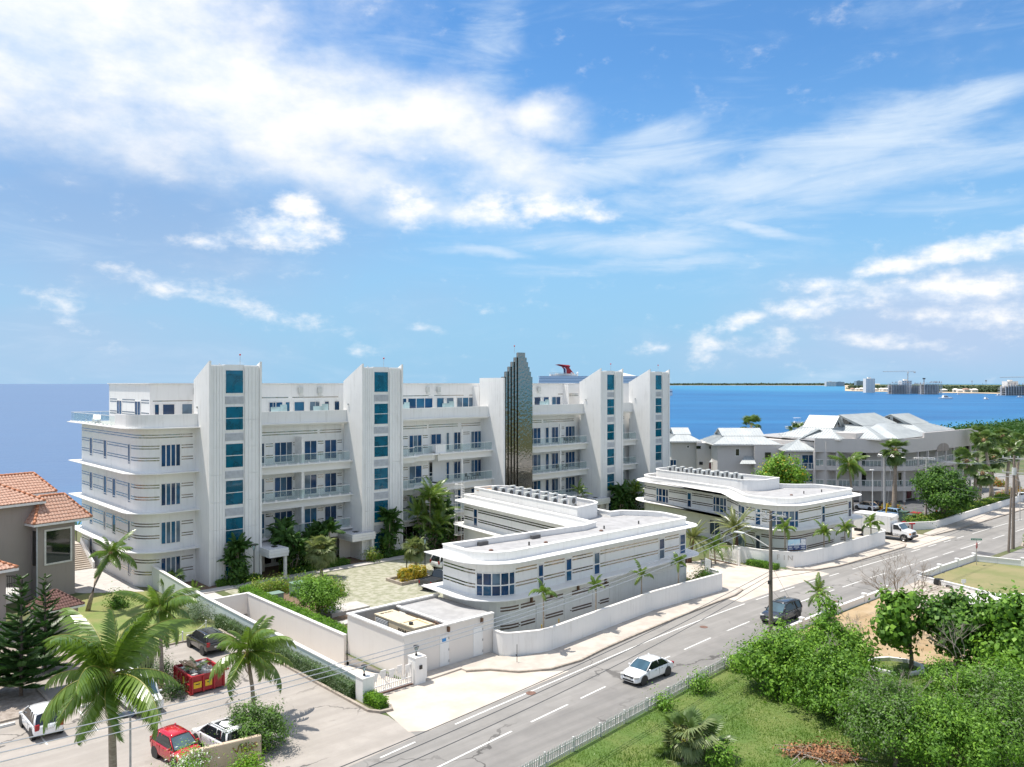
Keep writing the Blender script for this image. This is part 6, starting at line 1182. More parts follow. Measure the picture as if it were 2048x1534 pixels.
def car(name, label, t_, s_, head, style, L_, w_, paint, H=None, glass='car_glass', roofrack=False, sunroof=False, soft=None, wr=.33, cat='car', wz=None, plate=True):
    st, gh = ST_[style]; h = w_/2; rz = TH+R(head); p = W(t_, s_)
    c_ = thing(name, label, cat, (p.x, p.y, .018), rz); c_.scale = (.92, .92, .92); rb, rr_, fr, fb, zb, zr = gh; zr = H or zr
    mb = MB(); prof = []
    for (xf, zt, wf, zs) in st:
        y = h*wf; zm = zs+(zt-zs)*.45
        half = [(y*.90, zs), (y*.985, zs+.1), (y, zm), (y*.985, zt-.10), (y*.90, zt-.02), (y*.5, zt+.012)]
        prof.append([(xf*L_, -a, b_) for a, b_ in half]+[(xf*L_, 0, zt+.018)]+[(xf*L_, a, b_) for a, b_ in half[::-1]])
    k = len(prof[0]); vs = [v for q_ in prof for v in q_]; fs = [(i*k+j, i*k+j+1, (i+1)*k+j+1, (i+1)*k+j) for i in range(len(prof)-1) for j in range(k-1)]
    fs += [tuple(range(k)), tuple((len(prof)-1)*k+j for j in range(k-1, -1, -1))]+[((i+1)*k, (i+1)*k+k-1, i*k+k-1, i*k) for i in range(len(prof)-1)]
    mb.add(vs, fs); bo = mb.build('body', paint, c_, smooth=True); md = bo.modifiers.new('s', 'SUBSURF'); md.levels = md.render_levels = 2
    # cabin: core, roof, pillars, glass
    yb, yr = h*.90, h*.72; X = [rb*L_, rr_*L_, fr*L_, fb*L_]
    mb = MB(); mb.add([(X[0], -yb, zb-.06), (X[3], -yb, zb-.06), (X[3], yb, zb-.06), (X[0], yb, zb-.06), (X[1], -yr, zr-.03), (X[2], -yr, zr-.03), (X[2], yr, zr-.03), (X[1], yr, zr-.03)], [(0, 1, 5, 4), (1, 2, 6, 5), (2, 3, 7, 6), (3, 0, 4, 7), (4, 5, 6, 7)])
    o = mb.build('cabin', paint if style in ('van',) else ('black_paint' if not soft else soft), c_)
    mb = MB(); n = 6
    for i in range(n):
        u = i/(n-1); x = X[1]-.04+(X[2]-X[1]+.1)*u; zz = zr-.035+.055*math.sin(math.pi*(.12+.76*u)); mb.v += [(x, -yr-.015, zz-.035), (x, -yr*.5, zz+.012), (x, 0, zz+.02), (x, yr*.5, zz+.012), (x, yr+.015, zz-.035)]
    for i in range(n-1):
        for j in range(4): mb.f.append((i*5+j, (i+1)*5+j, (i+1)*5+j+1, i*5+j+1)); mb.mi.append(0)
    ro = mb.build('roof', soft or paint, c_, smooth=True); md = ro.modifiers.new('so', 'SOLIDIFY'); md.thickness = .04; md.offset = -1
    mb = MB()
    for sg in (-1, 1):
        for (a, b_, rad) in [((X[3], sg*yb, zb-.04), (X[2], sg*yr, zr-.03), .035), ((X[0], sg*yb, zb-.04), (X[1], sg*yr, zr-.03), .06)]: mb.tube([a, Vector(a).lerp(Vector(b_), .5)+Vector((0, sg*.02, .03)), b_], rad, 6)
        xm = (X[1]+X[2])/2-.05; mb.tube([(xm-.02, sg*(yb+.004), zb-.04), (xm, sg*(yr+.004), zr-.03)], .03, 5)
        if style in ('suv', 'van', 'hatch'): xm2 = X[1]+(X[2]-X[1])*.22; mb.tube([(xm2-.06, sg*(yb+.004), zb-.04), (xm2, sg*(yr+.004), zr-.03)], .035, 5)
    mb.build('pillars', soft or paint, c_, smooth=True)
    def gl(name, pts, g): q_ = MB(); slab(q_, pts); q_.build(name, g, c_)
    e = .03
    gl('windscreen', [(X[3]+e-.03, -yb*.92, zb+.0), (X[3]+e-.03, yb*.92, zb+.0), (X[2]+e, yr*.92, zr-.06), (X[2]+e, -yr*.92, zr-.06)], 'wind_glass')
    gl('rear_window', [(X[0]-e+.02, yb*.88, zb+.03), (X[0]-e+.02, -yb*.88, zb+.03), (X[1]-e, -yr*.88, zr-.08), (X[1]-e, yr*.88, zr-.08)], glass)
    for sg in (-1, 1):
        q_ = [(X[0]+.22, sg*(yb+.012), zb+.02), (X[3]-.2, sg*(yb+.012), zb+.02), (X[2]-.06, sg*(yr+.03), zr-.09), (X[1]+.12, sg*(yr+.03), zr-.09)]
        if style == 'van': 
            f0, f1 = .62, .97; q_ = [Vector(q_[0]).lerp(Vector(q_[1]), f0), q_[1], q_[2], Vector(q_[3]).lerp(Vector(q_[2]), f0)]
        gl('side_window', q_ if sg < 0 else q_[::-1], glass)
    # wheels and arches
    wb = wz or ((-.31*L_), (.315*L_)); ty, rm = wheel_meshes(wr, .21)
    for x in wb:
        for sg in (-1, 1):
            wo = link('wheel', None, c_, (x, sg*(h-.115), wr)); link('tyre', ty, wo); link('rim', rm, wo)
            mb = MB(); mb.tube([(x, sg*(h-.25), wr+.02), (x, sg*(h+.006), wr+.02)], wr+.07, 18); mb.build('wheel_arch', 'dark', c_)
    fx = .5*L_; ff = st[-2]; zf = ff[1]
    for sg in (-1, 1):
        mb = MB(); mb.obox((fx*.93, sg*h*.70, zf-.02), (.36, .34, .13), rz=-sg*R(32)); mb.build('headlight', 'lamp_clear', c_, bevel=.03)
        mb = MB(); zt = st[1][1]-.1; mb.obox((-fx*.972, sg*h*.76, zt), (.14, .26, .16 if style in ('sedan', 'beetle') else .34), rz=sg*R(14)); mb.build('taillight', 'lamp_red', c_, bevel=.02)
        mb = MB(); mb.obox((X[3]-.22, sg*(h+.07), zb+.07), (.11, .17, .11)); mb.build('mirror', paint, c_, bevel=.03)
        for dx in (-.28, .42) if style not in ('van', 'pickup') else (.3,): mb = MB(); mb.obox((xm+dx, sg*(h+.004), zb-.13), (.16, .025, .025)); mb.build('door_handle', paint if paint != 'white_gloss' else 'rim', c_)
        for dx in (.02, (X[3]-xm)*.86, (X[0]-xm)*.72 if style not in ('van',) else -.6):
            mb = MB(); mb.box(xm+dx-.006, sg*(h-.015), .42, xm+dx+.006, sg*(h+.0035), zb-.06); mb.build('door_gap', 'dark', c_)
    mb = MB(); mb.obox((fx*.975, 0, zf-.07), (.12, h*.95, .12)); mb.build('grille', 'dark', c_, bevel=.02)
    mb = MB(); mb.obox((fx*.992, 0, .36), (.06, h*1.1, .11)); mb.build('air_intake', 'dark', c_)
    mb = MB(); mb.obox((fx+.008, 0, .5), (.02, .44, .12)); mb.build('number_plate', 'road_paint', c_)
    mb = MB(); mb.obox((-fx-.008, 0, .72), (.02, .44, .12)); mb.build('number_plate', 'road_paint', c_)
    if sunroof: mb = MB(); mb.obox(((X[1]+X[2])/2+.1, 0, zr+.012), ((X[2]-X[1])*.62, yr*1.35, .03)); mb.build('sunroof', 'car_glass', c_, bevel=.01)
    if roofrack:
        for sg in (-1, 1): mb = MB(); mb.tube([(X[1]+.1, sg*yr*.93, zr+.0), (X[1]+.2, sg*yr*.93, zr+.06), (X[2]-.2, sg*yr*.93, zr+.06), (X[2]-.1, sg*yr*.93, zr)], .02, 5); mb.build('roof_rail', 'dark', c_)
    if style == 'pickup':
        mb = MB(); mb.box(-.485*L_, -h*.8, 1.03, -.12*L_, h*.8, 1.075); mb.build('load_bed', 'dark', c_)
        for sg in (-1, 1): mb = MB(); mb.box(-.49*L_, sg*h*.83, 1.02, -.11*L_, sg*h*.97, 1.16); mb.build('bed_rail', paint, c_, bevel=.02)
        mb = MB(); mb.box(-.497*L_, -h*.95, .62, -.47*L_, h*.95, 1.15); mb.build('tailgate', paint, c_, bevel=.02); mb = MB(); mb.box(-.515*L_, -h*.9, .42, -.49*L_, h*.9, .58); mb.build('bumper', 'rim', c_)
    return c_
car('sedan_car', 'white saloon car driving along the street past the picket fence', 11.95, -44.55, 180, 'sedan', 4.45, 1.74, 'white_gloss', wr=.32)
car('sport_utility_car', 'dark grey sport utility car driving behind the wooden utility pole', 31.0, -43.9, 180, 'suv', 4.65, 1.9, 'grey_paint', roofrack=True, wr=.36, sunroof=True)
car('sport_utility_car', 'black sport utility car parked on the lot edge by the lawn', -7.7, -18.3, 90, 'suv', 4.4, 1.82, 'black_paint', H=1.62, wr=.34)
car('passenger_van', 'white passenger van parked under the tall coconut palm', -15.15, -26.0, -90, 'van', 5.1, 1.95, 'white_gloss', wr=.34, cat='van')
car('hatchback_car', 'white hatchback parked nose-in with red tail lights at the gravel bed', -20.4, -25.9, 90, 'hatch', 4.15, 1.74, 'white_gloss', H=1.55)
car('small_car', 'red hatchback parked beside the white-flowering shrub', -16.0, -34.95, -82, 'hatch', 3.5, 1.6, 'red_paint', H=1.52, wr=.3)
car('crossover_car', 'white crossover with dark sunroof parked behind the tan sign wall', -13.75, -35.3, 97, 'suv', 4.15, 1.76, 'white_gloss', H=1.58, sunroof=True, roofrack=True, wr=.35)
car('pickup_truck', 'dark pickup truck with its tailgate towards the red skip', -15.0, -20.6, 186, 'pickup', 5.2, 1.9, 'black_paint', wr=.38, cat='pickup')
car('pickup_truck', 'charcoal pickup truck half hidden behind the villa beside the service yard', 16.9, -15.3, 14, 'pickup', 5.4, 1.95, 'grey_paint', wr=.4, cat='pickup')
car('sport_utility_car', 'white sport utility car in the courtyard beyond the charcoal pickup', 22.6, -9.3, 4, 'suv', 4.5, 1.85, 'white_gloss')
p = G(1733, 1020); a, b_ = L(p.x, p.y); car('convertible_car', 'white convertible with tan soft top in the condo car park', a, b_, 75, 'beetle', 4.2, 1.75, 'white_gloss', soft='beige_top', H=1.5)
p = G(1764, 1021); a, b_ = L(p.x, p.y); car('parked_car', 'black car beside the tan-topped convertible', a+.3, b_, 75, 'suv', 4.4, 1.8, 'black_paint', H=1.6)
p = G(1780, 1034); a, b_ = L(p.x, p.y); car('parked_car', 'pale blue car behind the box truck', a, b_, 80, 'hatch', 4.1, 1.7, 'blue_paint')
p = G(1912, 1034); a, b_ = L(p.x, p.y); car('parked_car', 'white car half hidden by the condo car park hedge', a, b_+1.5, 0, 'hatch', 4.2, 1.75, 'white_gloss')
p = G(2045, 1000); a, b_ = L(p.x, p.y); car('parked_car', 'white car on the far condo drive behind the orange shrub', a, b_, 20, 'sedan', 4.4, 1.75, 'white_gloss')
p = G(1946, 1024); a, b_ = L(p.x, p.y); v = car('service_van', 'white service van with red and blue flash in the condo car park', a, b_+1.0, 2, 'van', 5.2, 2.0, 'white_gloss', cat='van')
mb = MB(); mb.add([(-1.6, -1.012, .75), (.2, -1.012, .85), (1.4, -1.012, 1.06), (.1, -1.012, .98), (-1.2, -1.012, .82)], [(0, 1, 2, 3, 4)]); mb.build('red_flash', 'sign_red', v)
mb = MB(); mb.add([(-1.8, -1.013, .72), (-.6, -1.013, .8), (-.2, -1.013, .97), (-1.0, -1.013, .86)], [(0, 1, 2, 3)]); mb.build('blue_flash', 'sign_blue', v)
for sg in (-1, 1): mb = MB(); mb.tube([(-2.2, sg*.75, 2.1), (-2.2, sg*.75, 2.25), (.8, sg*.75, 2.25), (.8, sg*.75, 2.1)], .025, 4); mb.build('roof_rack', 'ac_dark', v)
# box truck
t = thing('box_truck', 'white box truck with ribbed cargo body pulling out of the driveway', 'truck', tuple(W(74.6, -34.4))[:2]+(.018,), TH+R(-90))
mb = MB(); mb.box(-3.6, -1.15, .95, 1.15, 1.15, 3.05); mb.build('cargo_box', 'white_panel', t, bevel=.06)
mb = MB(); mb.tube([(1.0, -1.1, 2.72), (1.0, 1.1, 2.72)], .32, 12); mb.build('front_cap', 'far_white', t, smooth=True)
mb = MB(); mb.box(-.9, -1.165, 1.0, -.86, -1.151, 2.9); mb.box(-2.6, -1.165, 1.0, -2.56, -1.151, 2.9); mb.box(-.9, -1.165, 2.9, -2.56, -1.151, 2.94); mb.build('side_door', 'louvre', t)
mb = MB(); mb.box(-3.6, -1.0, .55, 3.2, 1.0, .9); mb.build('chassis', 'dark', t)
mb = MB(); mb.box(-3.4, -1.12, .6, .9, -1.02, .94); mb.build('skirt', 'dark', t)
mb = MB(); mb.add([(1.3, -1.0, .55), (1.3, -1.0, 2.1), (2.0, -1.0, 2.1), (2.55, -1.0, 1.45), (3.5, -1.0, 1.25), (3.6, -1.0, .55), (1.3, 1.0, .55), (1.3, 1.0, 2.1), (2.0, 1.0, 2.1), (2.55, 1.0, 1.45), (3.5, 1.0, 1.25), (3.6, 1.0, .55)], [(0, 1, 2, 3, 4, 5), (11, 10, 9, 8, 7, 6), (0, 6, 7, 1), (1, 7, 8, 2), (2, 8, 9, 3), (3, 9, 10, 4), (4, 10, 11, 5), (5, 11, 6, 0)]); mb.build('cab', 'white_gloss', t, bevel=.08)
q_ = MB(); slab(q_, [(2.56, -.9, 1.5), (2.56, .9, 1.5), (2.06, .88, 2.06), (2.06, -.88, 2.06)], .015); q_.build('windscreen', 'wind_glass', t)
for sg in (-1, 1):
    q_ = MB(); slab(q_, [(1.45, sg*1.01, 1.42), (2.4, sg*1.01, 1.42), (2.0, sg*1.01, 2.0), (1.45, sg*1.01, 2.0)], .012); q_.build('side_window', 'car_glass', t)
    mb = MB(); mb.obox((2.45, sg*1.22, 1.5), (.08, .2, .34)); mb.build('mirror', 'dark', t); mb = MB(); mb.obox((3.56, sg*.72, 1.02), (.1, .36, .2)); mb.build('headlight', 'lamp_clear', t)
    mb = MB(); mb.obox((3.5, sg*.97, 1.02), (.16, .1, .18)); mb.build('indicator', 'lamp_amber', t)
mb = MB(); mb.obox((3.6, 0, 1.0), (.06, 1.0, .34)); mb.build('grille', 'dark', t); mb = MB(); mb.obox((3.68, 0, .62), (.16, 2.0, .22)); mb.build('bumper', 'dark', t)
ty, rm = wheel_meshes(.42, .26)
for x in (2.75, -2.2):
    for sg in (-1, 1): wo = link('wheel', None, t, (x, sg*.93, .42)); link('tyre', ty, wo); link('rim', rm, wo)
for sg in (-1, 1): mb = MB(); mb.tube([(2.75, sg*.8, .46), (2.75, sg*1.006, .46)], .5, 18); mb.build('wheel_arch', 'dark', t)
# red skip full of debris
t = thing('rubbish_skip', 'red metal skip heaped with cut wood, palm leaves and rubble in the car park', 'skip', W(-12.05, -26.75, .02), TH)
sx_, sy_, hh = 2.15, 2.9, 1.1
mb = MB(); mb.box(0, 0, .12, sx_, .05, hh); mb.box(0, sy_-.05, .12, sx_, sy_, hh); mb.box(0, .05, .12, .05, sy_-.05, hh); mb.box(sx_-.05, .05, .12, sx_, sy_-.05, hh); mb.box(.05, .05, .12, sx_-.05, sy_-.05, .2); mb.build('bin', 'skip_red', t)
mb = MB(); mb.box(-.06, -.06, hh, sx_+.3, .06, hh+.09); mb.box(-.06, sy_-.06, hh, sx_+.06, sy_+.06, hh+.09); mb.box(-.06, .06, hh, .06, sy_-.06, hh+.09); mb.box(sx_-.06, .06, hh, sx_+.06, sy_-.06, hh+.09); mb.build('rim', 'skip_red', t)
rb_ = MB(); rb_.box(-.05, -.05, -.5, .05, .05, .5); rme = rb_.mesh('rib', 'skip_red')
for y in (.05, .75, 1.45, 2.15, 2.85): link('rib', rme, t, (-.05, y, .6))
for x in (.02, .75, 1.45, 2.1): link('rib', rme, t, (x, -.05, .6))
mb = MB(); mb.box(-.09, 0, .55, -.02, sy_, .62); mb.build('side_rail', 'skip_red', t); mb = MB(); mb.box(-.1, -.05, .02, .1, sy_, .14); mb.build('skid', 'skip_red', t)
for k, (x0, x1) in enumerate([(.1, .62), (.85, 1.3)]): mb = MB(); mb.box(x0, -.075, .4, x1, -.06, .8); o = mb.build('sticker', 'sign_yellow', t); mb = MB(); mb.box(x0+.12, -.079, .62, x1-.12, -.0755, .68); mb.build('print', 'dark', o)
mb = MB(); mb.box(-.115, .95, .5, -.102, 1.2, .95); mb.build('sticker', 'sign_yellow', t)
text('1203', .2, 'lettering', 'road_paint', t, (1.85, -.062, .92), (R(90), 0, 0), .004)
rr = random.Random(11); mb = MB()
for i in range(60): mb.obox((rr.uniform(.2, 1.95), rr.uniform(.2, 2.7), rr.uniform(.75, 1.25)), (rr.uniform(.1, .5), rr.uniform(.08, .3), rr.uniform(.06, .25)), rr.uniform(0, 3), rr.uniform(-.5, .5), rr.uniform(-.5, .5))
mb.box(.06, .06, .2, sx_-.06, sy_-.06, .85); mb.build('rubble', 'debris_w', t, kind='stuff')
for i in range(9): mb = MB(); mb.obox((.45+rr.uniform(-.15, .3), 2.0+rr.uniform(-.5, .5), 1.15+.04*i), (.16, 1.0, .06), rr.uniform(-.4, .4), rr.uniform(-.2, .2)); mb.build('plank', 'plywood', t)
for i in range(5): o = link('cut_frond', FR['areca'][i % 3], t, (.9, 1.6, 1.1)); o.rotation_euler = (rr.uniform(-.5, .5), -R(rr.uniform(0, 40)), rr.uniform(0, 6)); o.scale = (.55, .55, .55)
# ------------------------------------------------------------------ roofs
def clipline(poly, n_, c_):               # segment of the line dot(n_,p)=c_ inside a convex 2d polygon
    pts = []
    for a, b_ in zip(poly, poly[1:]+poly[:1]):
        da, db = n_[0]*a[0]+n_[1]*a[1]-c_, n_[0]*b_[0]+n_[1]*b_[1]-c_
        if (da < 0) != (db < 0): u = da/(da-db); pts.append((a[0]+(b_[0]-a[0])*u, a[1]+(b_[1]-a[1])*u))
    return pts if len(pts) == 2 else None
def roof_plane(par, pts, m_, mode='seam', step=.45, name='roof_slope'):
    """pts: 3d polygon, first edge is the eave. Adds standing seams or rows of barrel tiles running down the slope."""
    P = [Vector(p) for p in pts]; ex = (P[1]-P[0]).normalized(); nr = (P[1]-P[0]).cross(P[2]-P[0]).normalized(); nr = nr if nr.z > 0 else -nr; up = nr.cross(ex); up = up if up.z > 0 else -up
    mb = MB(); slab(mb, P, .03); o = mb.build(name, m_, par)
    uv = [((p-P[0]).dot(ex), (p-P[0]).dot(up)) for p in P]; x0, x1 = min(u[0] for u in uv), max(u[0] for u in uv); mb = MB()
    def pt(u, v_, h): return P[0]+ex*u+up*v_+nr*h
    x = x0+step*.5
    while x < x1:
        sg = clipline(uv, (1, 0), x)
        if sg:
            v0, v1 = sorted((sg[0][1], sg[1][1]))
            if mode == 'seam':
                a = [pt(x-.025, v0, .03), pt(x+.025, v0, .03), pt(x+.025, v1, .03), pt(x-.025, v1, .03)]; b_ = [p+nr*.05 for p in a]; mb.add(a+b_, [(4, 5, 6, 7), (0, 1, 5, 4), (1, 2, 6, 5), (2, 3, 7, 6), (3, 0, 4, 7)])
            else:
                c_ = .36; n = max(1, int((v1-v0)/c_)); r0 = step*.5
                for k in range(n):
                    a0, a1 = v0+(v1-v0)*k/n, v0+(v1-v0)*(k+1)/n+.05; hs = [(-1, 0), (-.62, .75), (0, 1), (.62, .75), (1, 0)]
                    mb.add([pt(x+q_*r0, a0, .05+.085*h) for q_, h in hs]+[pt(x+q_*r0*.86, a1, .015+.075*h) for q_, h in hs], [(i, i+1, 6+i, 5+i) for i in range(4)]+[(0, 1, 2, 3, 4)])
        x += step
    if mb.v: s = mb.build('seams' if mode == 'seam' else 'barrel_tiles', m_, o); s['kind'] = 'stuff'
    return o
CAPM = {}
def ridge_caps(par, a, b_, m_, r=.13):
    a, b_ = Vector(a), Vector(b_); d = b_-a; n = max(1, int(d.length/.42))
    if m_ not in CAPM: mb = MB(); mb.tube([(0, 0, 0), (.46, 0, 0)], r*1.15, 8, r*.9); CAPM[m_] = mb.mesh('ridge_tile', m_, True)
    q_ = d.to_track_quat('X', 'Z')
    for i in range(n): o = link('ridge_tile', CAPM[m_], par, a+d*(i/n)+Vector((0, 0, .05))); o.rotation_mode = 'QUATERNION'; o.rotation_quaternion = q_
def hip(par, x0, x1, y0, y1, ze, zr, m_, mode, step, inset=None, caps=None, fascia='white_trim'):
    w_, d = x1-x0, y1-y0; k = inset if inset else min(w_, d)/2
    if w_ >= d: A, B_ = (x0+k, (y0+y1)/2, zr), (x1-k, (y0+y1)/2, zr)
    else: A, B_ = ((x0+x1)/2, y0+k, zr), ((x0+x1)/2, y1-k, zr)
    c = [(x0, y0, ze), (x1, y0, ze), (x1, y1, ze), (x0, y1, ze)]
    if w_ >= d: pl = [[c[0], c[1], B_, A], [c[1], c[2], B_], [c[2], c[3], A, B_], [c[3], c[0], A]]
    else: pl = [[c[0], c[1], A], [c[1], c[2], B_, A], [c[2], c[3], B_], [c[3], c[0], A, B_]]
    for p in pl: roof_plane(par, p, m_, mode, step)
    if fascia: mb = MB(); mb.ribbon([(x0, y0), (x1, y0), (x1, y1), (x0, y1)], ze-.22, ze-.02, -.02, .06, True); mb.build('gutter', fascia, par)
    if caps:
        hp = [(c[0], A), (c[1], B_ if w_ >= d else A), (c[2], B_), (c[3], A if w_ >= d else B_), (A, B_)]
        for a, b_ in hp:
            if (Vector(a)-Vector(b_)).length > .3: ridge_caps(par, a, b_, caps)
def dutch(par, x0, x1, y0, y1, ze, zm, zr, k, m_='metal_roof', axis='x', vents=True, step=.5):
    X0, X1, Y0, Y1 = x0+k, x1-k, y0+k, y1-k; c = [(x0, y0, ze), (x1, y0, ze), (x1, y1, ze), (x0, y1, ze)]; i = [(X0, Y0, zm), (X1, Y0, zm), (X1, Y1, zm), (X0, Y1, zm)]
    for a in range(4): b_ = (a+1) % 4; roof_plane(par, [c[a], c[b_], i[b_], i[a]], m_, 'seam', step)
    ov = .5
    if axis == 'x':
        ym = (Y0+Y1)/2; E = [(X0-ov, Y0-.1, zm+.02), (X1+ov, Y0-.1, zm+.02), (X1+ov, ym, zr), (X0-ov, ym, zr)]; F_ = [(X1+ov, Y1+.1, zm+.02), (X0-ov, Y1+.1, zm+.02), (X0-ov, ym, zr), (X1+ov, ym, zr)]; gs = [((X0, Y0, zm), (X0, Y1, zm), (X0, ym, zr-.05)), ((X1, Y0, zm), (X1, Y1, zm), (X1, ym, zr-.05))]
    else:
        xm = (X0+X1)/2; E = [(X0-.1, Y0-ov, zm+.02), (X0-.1, Y1+ov, zm+.02), (xm, Y1+ov, zr), (xm, Y0-ov, zr)]; F_ = [(X1+.1, Y1+ov, zm+.02), (X1+.1, Y0-ov, zm+.02), (xm, Y0-ov, zr), (xm, Y1+ov, zr)]; gs = [((X0, Y0, zm), (X1, Y0, zm), (xm, Y0, zr-.05)), ((X0, Y1, zm), (X1, Y1, zm), (xm, Y1, zr-.05))]
    for p in (E, F_): roof_plane(par, p, m_, 'seam', step)
    for g in gs:
        mb = MB(); slab(mb, g, .04); o = mb.build('gable', 'metal_roof', par); cg = (Vector(g[0])+Vector(g[1])+Vector(g[2]))/3
        if vents:
            for s in (-1, 1):
                e = (Vector(g[1])-Vector(g[0])); b0 = (Vector(g[0])+Vector(g[1]))/2+Vector((0, 0, .15))+e*.04*s; h = (zr-zm)*.62
                mb = MB(); slab(mb, [b0, b0+e*.26*s, b0+Vector((0, 0, h))], .06); mb.build('vent', 'dark_glass', o)
    mb = MB(); mb.ribbon([(x0, y0), (x1, y0), (x1, y1), (x0, y1)], ze-.2, ze-.02, -.02, .05, True); mb.build('gutter', 'white_trim', par)
# ------------------------------------------------------------------ tiled house
TR = R(55); TH_ = thing('tiled_house', 'grey rendered house with orange barrel-tile hip roofs and a big picture window', 'house', (-43.6, 74.4, 0), TR)
mb = MB(); mb.box(0, 0, 0, 3.4, 1.15, 7.05); mb.box(-10, 1.15, 0, 3.4, 8, 9.0); mb.box(-3.4, 8, 0, 3.8, 10.2, 9.15); mb.build('wall', 'grey_render', TH_)
hip(TH_, -.55, 4.7, -.6, 3.9, 7.15, 9.35, 'roof_tile', 'tile', .3, 1.5, 'ridge_tile'); hip(TH_, -10.6, .95, .55, 8.6, 9.05, 11.4, 'roof_tile', 'tile', .3, 4.2, 'ridge_tile'); hip(TH_, -3, 4.3, 5.4, 10.6, 9.2, 10.95, 'roof_tile', 'tile', .3, 1.0, 'ridge_tile')
def wframe(par, x0, x1, z0, z1, y, m_='off_white_frame', g='dark_glass', f=.16, n=1):
    mb = MB(); mb.box(x0-f, y-.08, z0-f, x0, y+.02, z1+f); mb.box(x1, y-.08, z0-f, x1+f, y+.02, z1+f); mb.box(x0, y-.08, z1, x1, y+.02, z1+f); mb.box(x0, y-.08, z0-f, x1, y+.02, z0)
    for i in range(1, n): x = x0+(x1-x0)*i/n; mb.box(x-.04, y-.06, z0, x+.04, y+.02, z1)
    o = mb.build('window', m_, par)
    for i in range(n): q_ = MB(); q_.box(x0+(x1-x0)*i/n+.005, y-.03, z0+.005, x0+(x1-x0)*(i+1)/n-.005, y+.01, z1-.005); q_.build('pane', g, o)
wframe(TH_, .75, 2.95, 3.3, 6.3, 0); mb = MB(); mb.tube([(-.06, -.06, 7.0), (-.06, -.06, .2)], .06, 6); mb.build('downpipe', 'louvre', TH_)
mb = MB(); mb.box(-.06, .3, 3.2, 0, .8, 6.4); mb.build('side_window', 'dark_glass', TH_)
mb = MB(); mb.box(-14, -8.6, 0, -6.3, 1.1, 5.3); mb.build('wing_wall', 'grey_render', TH_); hip(TH_, -14.6, -5.7, -9.2, .4, 5.35, 7.6, 'roof_tile', 'tile', .3, 4.2, 'ridge_tile', 'white_trim')
mb = MB(); BP = [(-5.6-1.9*math.cos(a)*-1, -5.4+1.9*math.sin(a)) for a in [R(-90+15*i) for i in range(13)]]; mb.prism(BP, 2.5, 2.75); mb.prism(offs(BP, -.3), 2.1, 2.5); mb.build('balcony', 'white_trim', TH_)
mb = MB(); mb.ribbon(BP, 3.7, 3.76, -.14, -.08)
for i in range(40): p = Path(offs(BP, -.11)).at(Path(BP).len*.97*i/39); mb.tube([(p[0], p[1], 2.75), (p[0], p[1], 3.7)], .02, 4)
mb.build('balcony_rail', 'black_metal', TH_)
t = thing('garden_shed', 'low shed with dark brown tiled hip roof beside the Norfolk pines', 'shed', G(105, 1262), TR); t.scale = (.68, .68, .8); mb = MB(); mb.box(-1.6, -1.6, 0, 2.2, 2, 2.4); mb.build('wall', 'grey_render', t); hip(t, -2.1, 2.7, -2.1, 2.5, 2.5, 4.0, 'old_tile', 'tile', .3, 2.2, 'old_tile')
t = thing('terrace_stair', 'broad concrete stair rising beside the end of the apartment building', 'stairs', LOC, TH)
for i in range(13): mb = MB(); mb.box(-9.6, 16.4+i*.36, 0, -6.1, 16.4+(i+1)*.36 if i < 12 else 24, .16*(i+1)); mb.build('step', 'driveway', t)
for x in (-9.75, -6.08): mb = MB(); mb.add([(x, 16.2, 0), (x, 21, 0), (x, 21, 2.7), (x, 20.6, 2.7), (x, 16.2, .7), (x+.18, 16.2, 0), (x+.18, 21, 0), (x+.18, 21, 2.7), (x+.18, 20.6, 2.7), (x+.18, 16.2, .7)], [(0, 1, 2, 3, 4), (9, 8, 7, 6, 5), (0, 4, 9, 5), (4, 3, 8, 9), (3, 2, 7, 8), (1, 6, 7, 2)]); mb.build('side_wall', 'white_wall', t)
# sign wall, lamp and small fittings of the car park
t = thing('sign_wall', 'tan rendered sign wall with gold script lettering at the car park entrance', 'sign', W(-15.7, -37.55), TH+R(-10)); mb = MB(); mb.box(-.6, -.14, 0, 3.0, .14, 1.35); mb.build('panel', 'tan_wall', t, bevel=.06); o = text('Villas', .62, 'lettering', 'gold', t, (2.15, -.15, .9), (R(90), 0, 0), .01); o.rotation_euler = (R(90), R(-8), 0)
t = thing('street_lamp', 'grey lamp post with round dish head in the car park', 'lamp post', (-18.0, 38.2, 0), .3); mb = MB(); mb.tube([(0, 0, 0), (0, 0, 4.4)], .06, 8, .045); mb.build('pole', 'pole_conc', t); mb = MB(); mb.tube([(0, 0, 4.3), (-.18, 0, 4.4)], .04, 6); mb.build('arm', 'pole_conc', t); mb = MB(); mb.tube([(-.2, 0, 4.38), (-.2, 0, 4.46), (-.2, 0, 4.55)], [.42, .38, .1], 16); mb.build('lamp_head', 'grey_paint', t)
pp = [G(306, 1310), G(365, 1285), G(412, 1262)]
for i, p in enumerate(pp): t = thing('chain_post', 'short white chain post on the lawn edge '+['behind the pickup', 'by the black car', 'at the silver bush'][i], 'post', p); mb = MB(); mb.tube([(0, 0, 0), (0, 0, .8)], .05, 8); mb.build('shaft', 'white_trim', t); mb = MB(); mb.ball((0, 0, .83), .065); mb.build('cap', 'white_trim', t)
mb = MB()
for a, b_ in zip(pp, pp[1:]): mb.tube([a.lerp(b_, i/8)+Vector((0, 0, .75-.3*(1-(2*i/8-1)**2))) for i in range(9)], .015, 4, cap=False)
tag(mb.build('chain', 'white_trim'), 'white chain hanging between the posts on the lawn edge', 'chain')
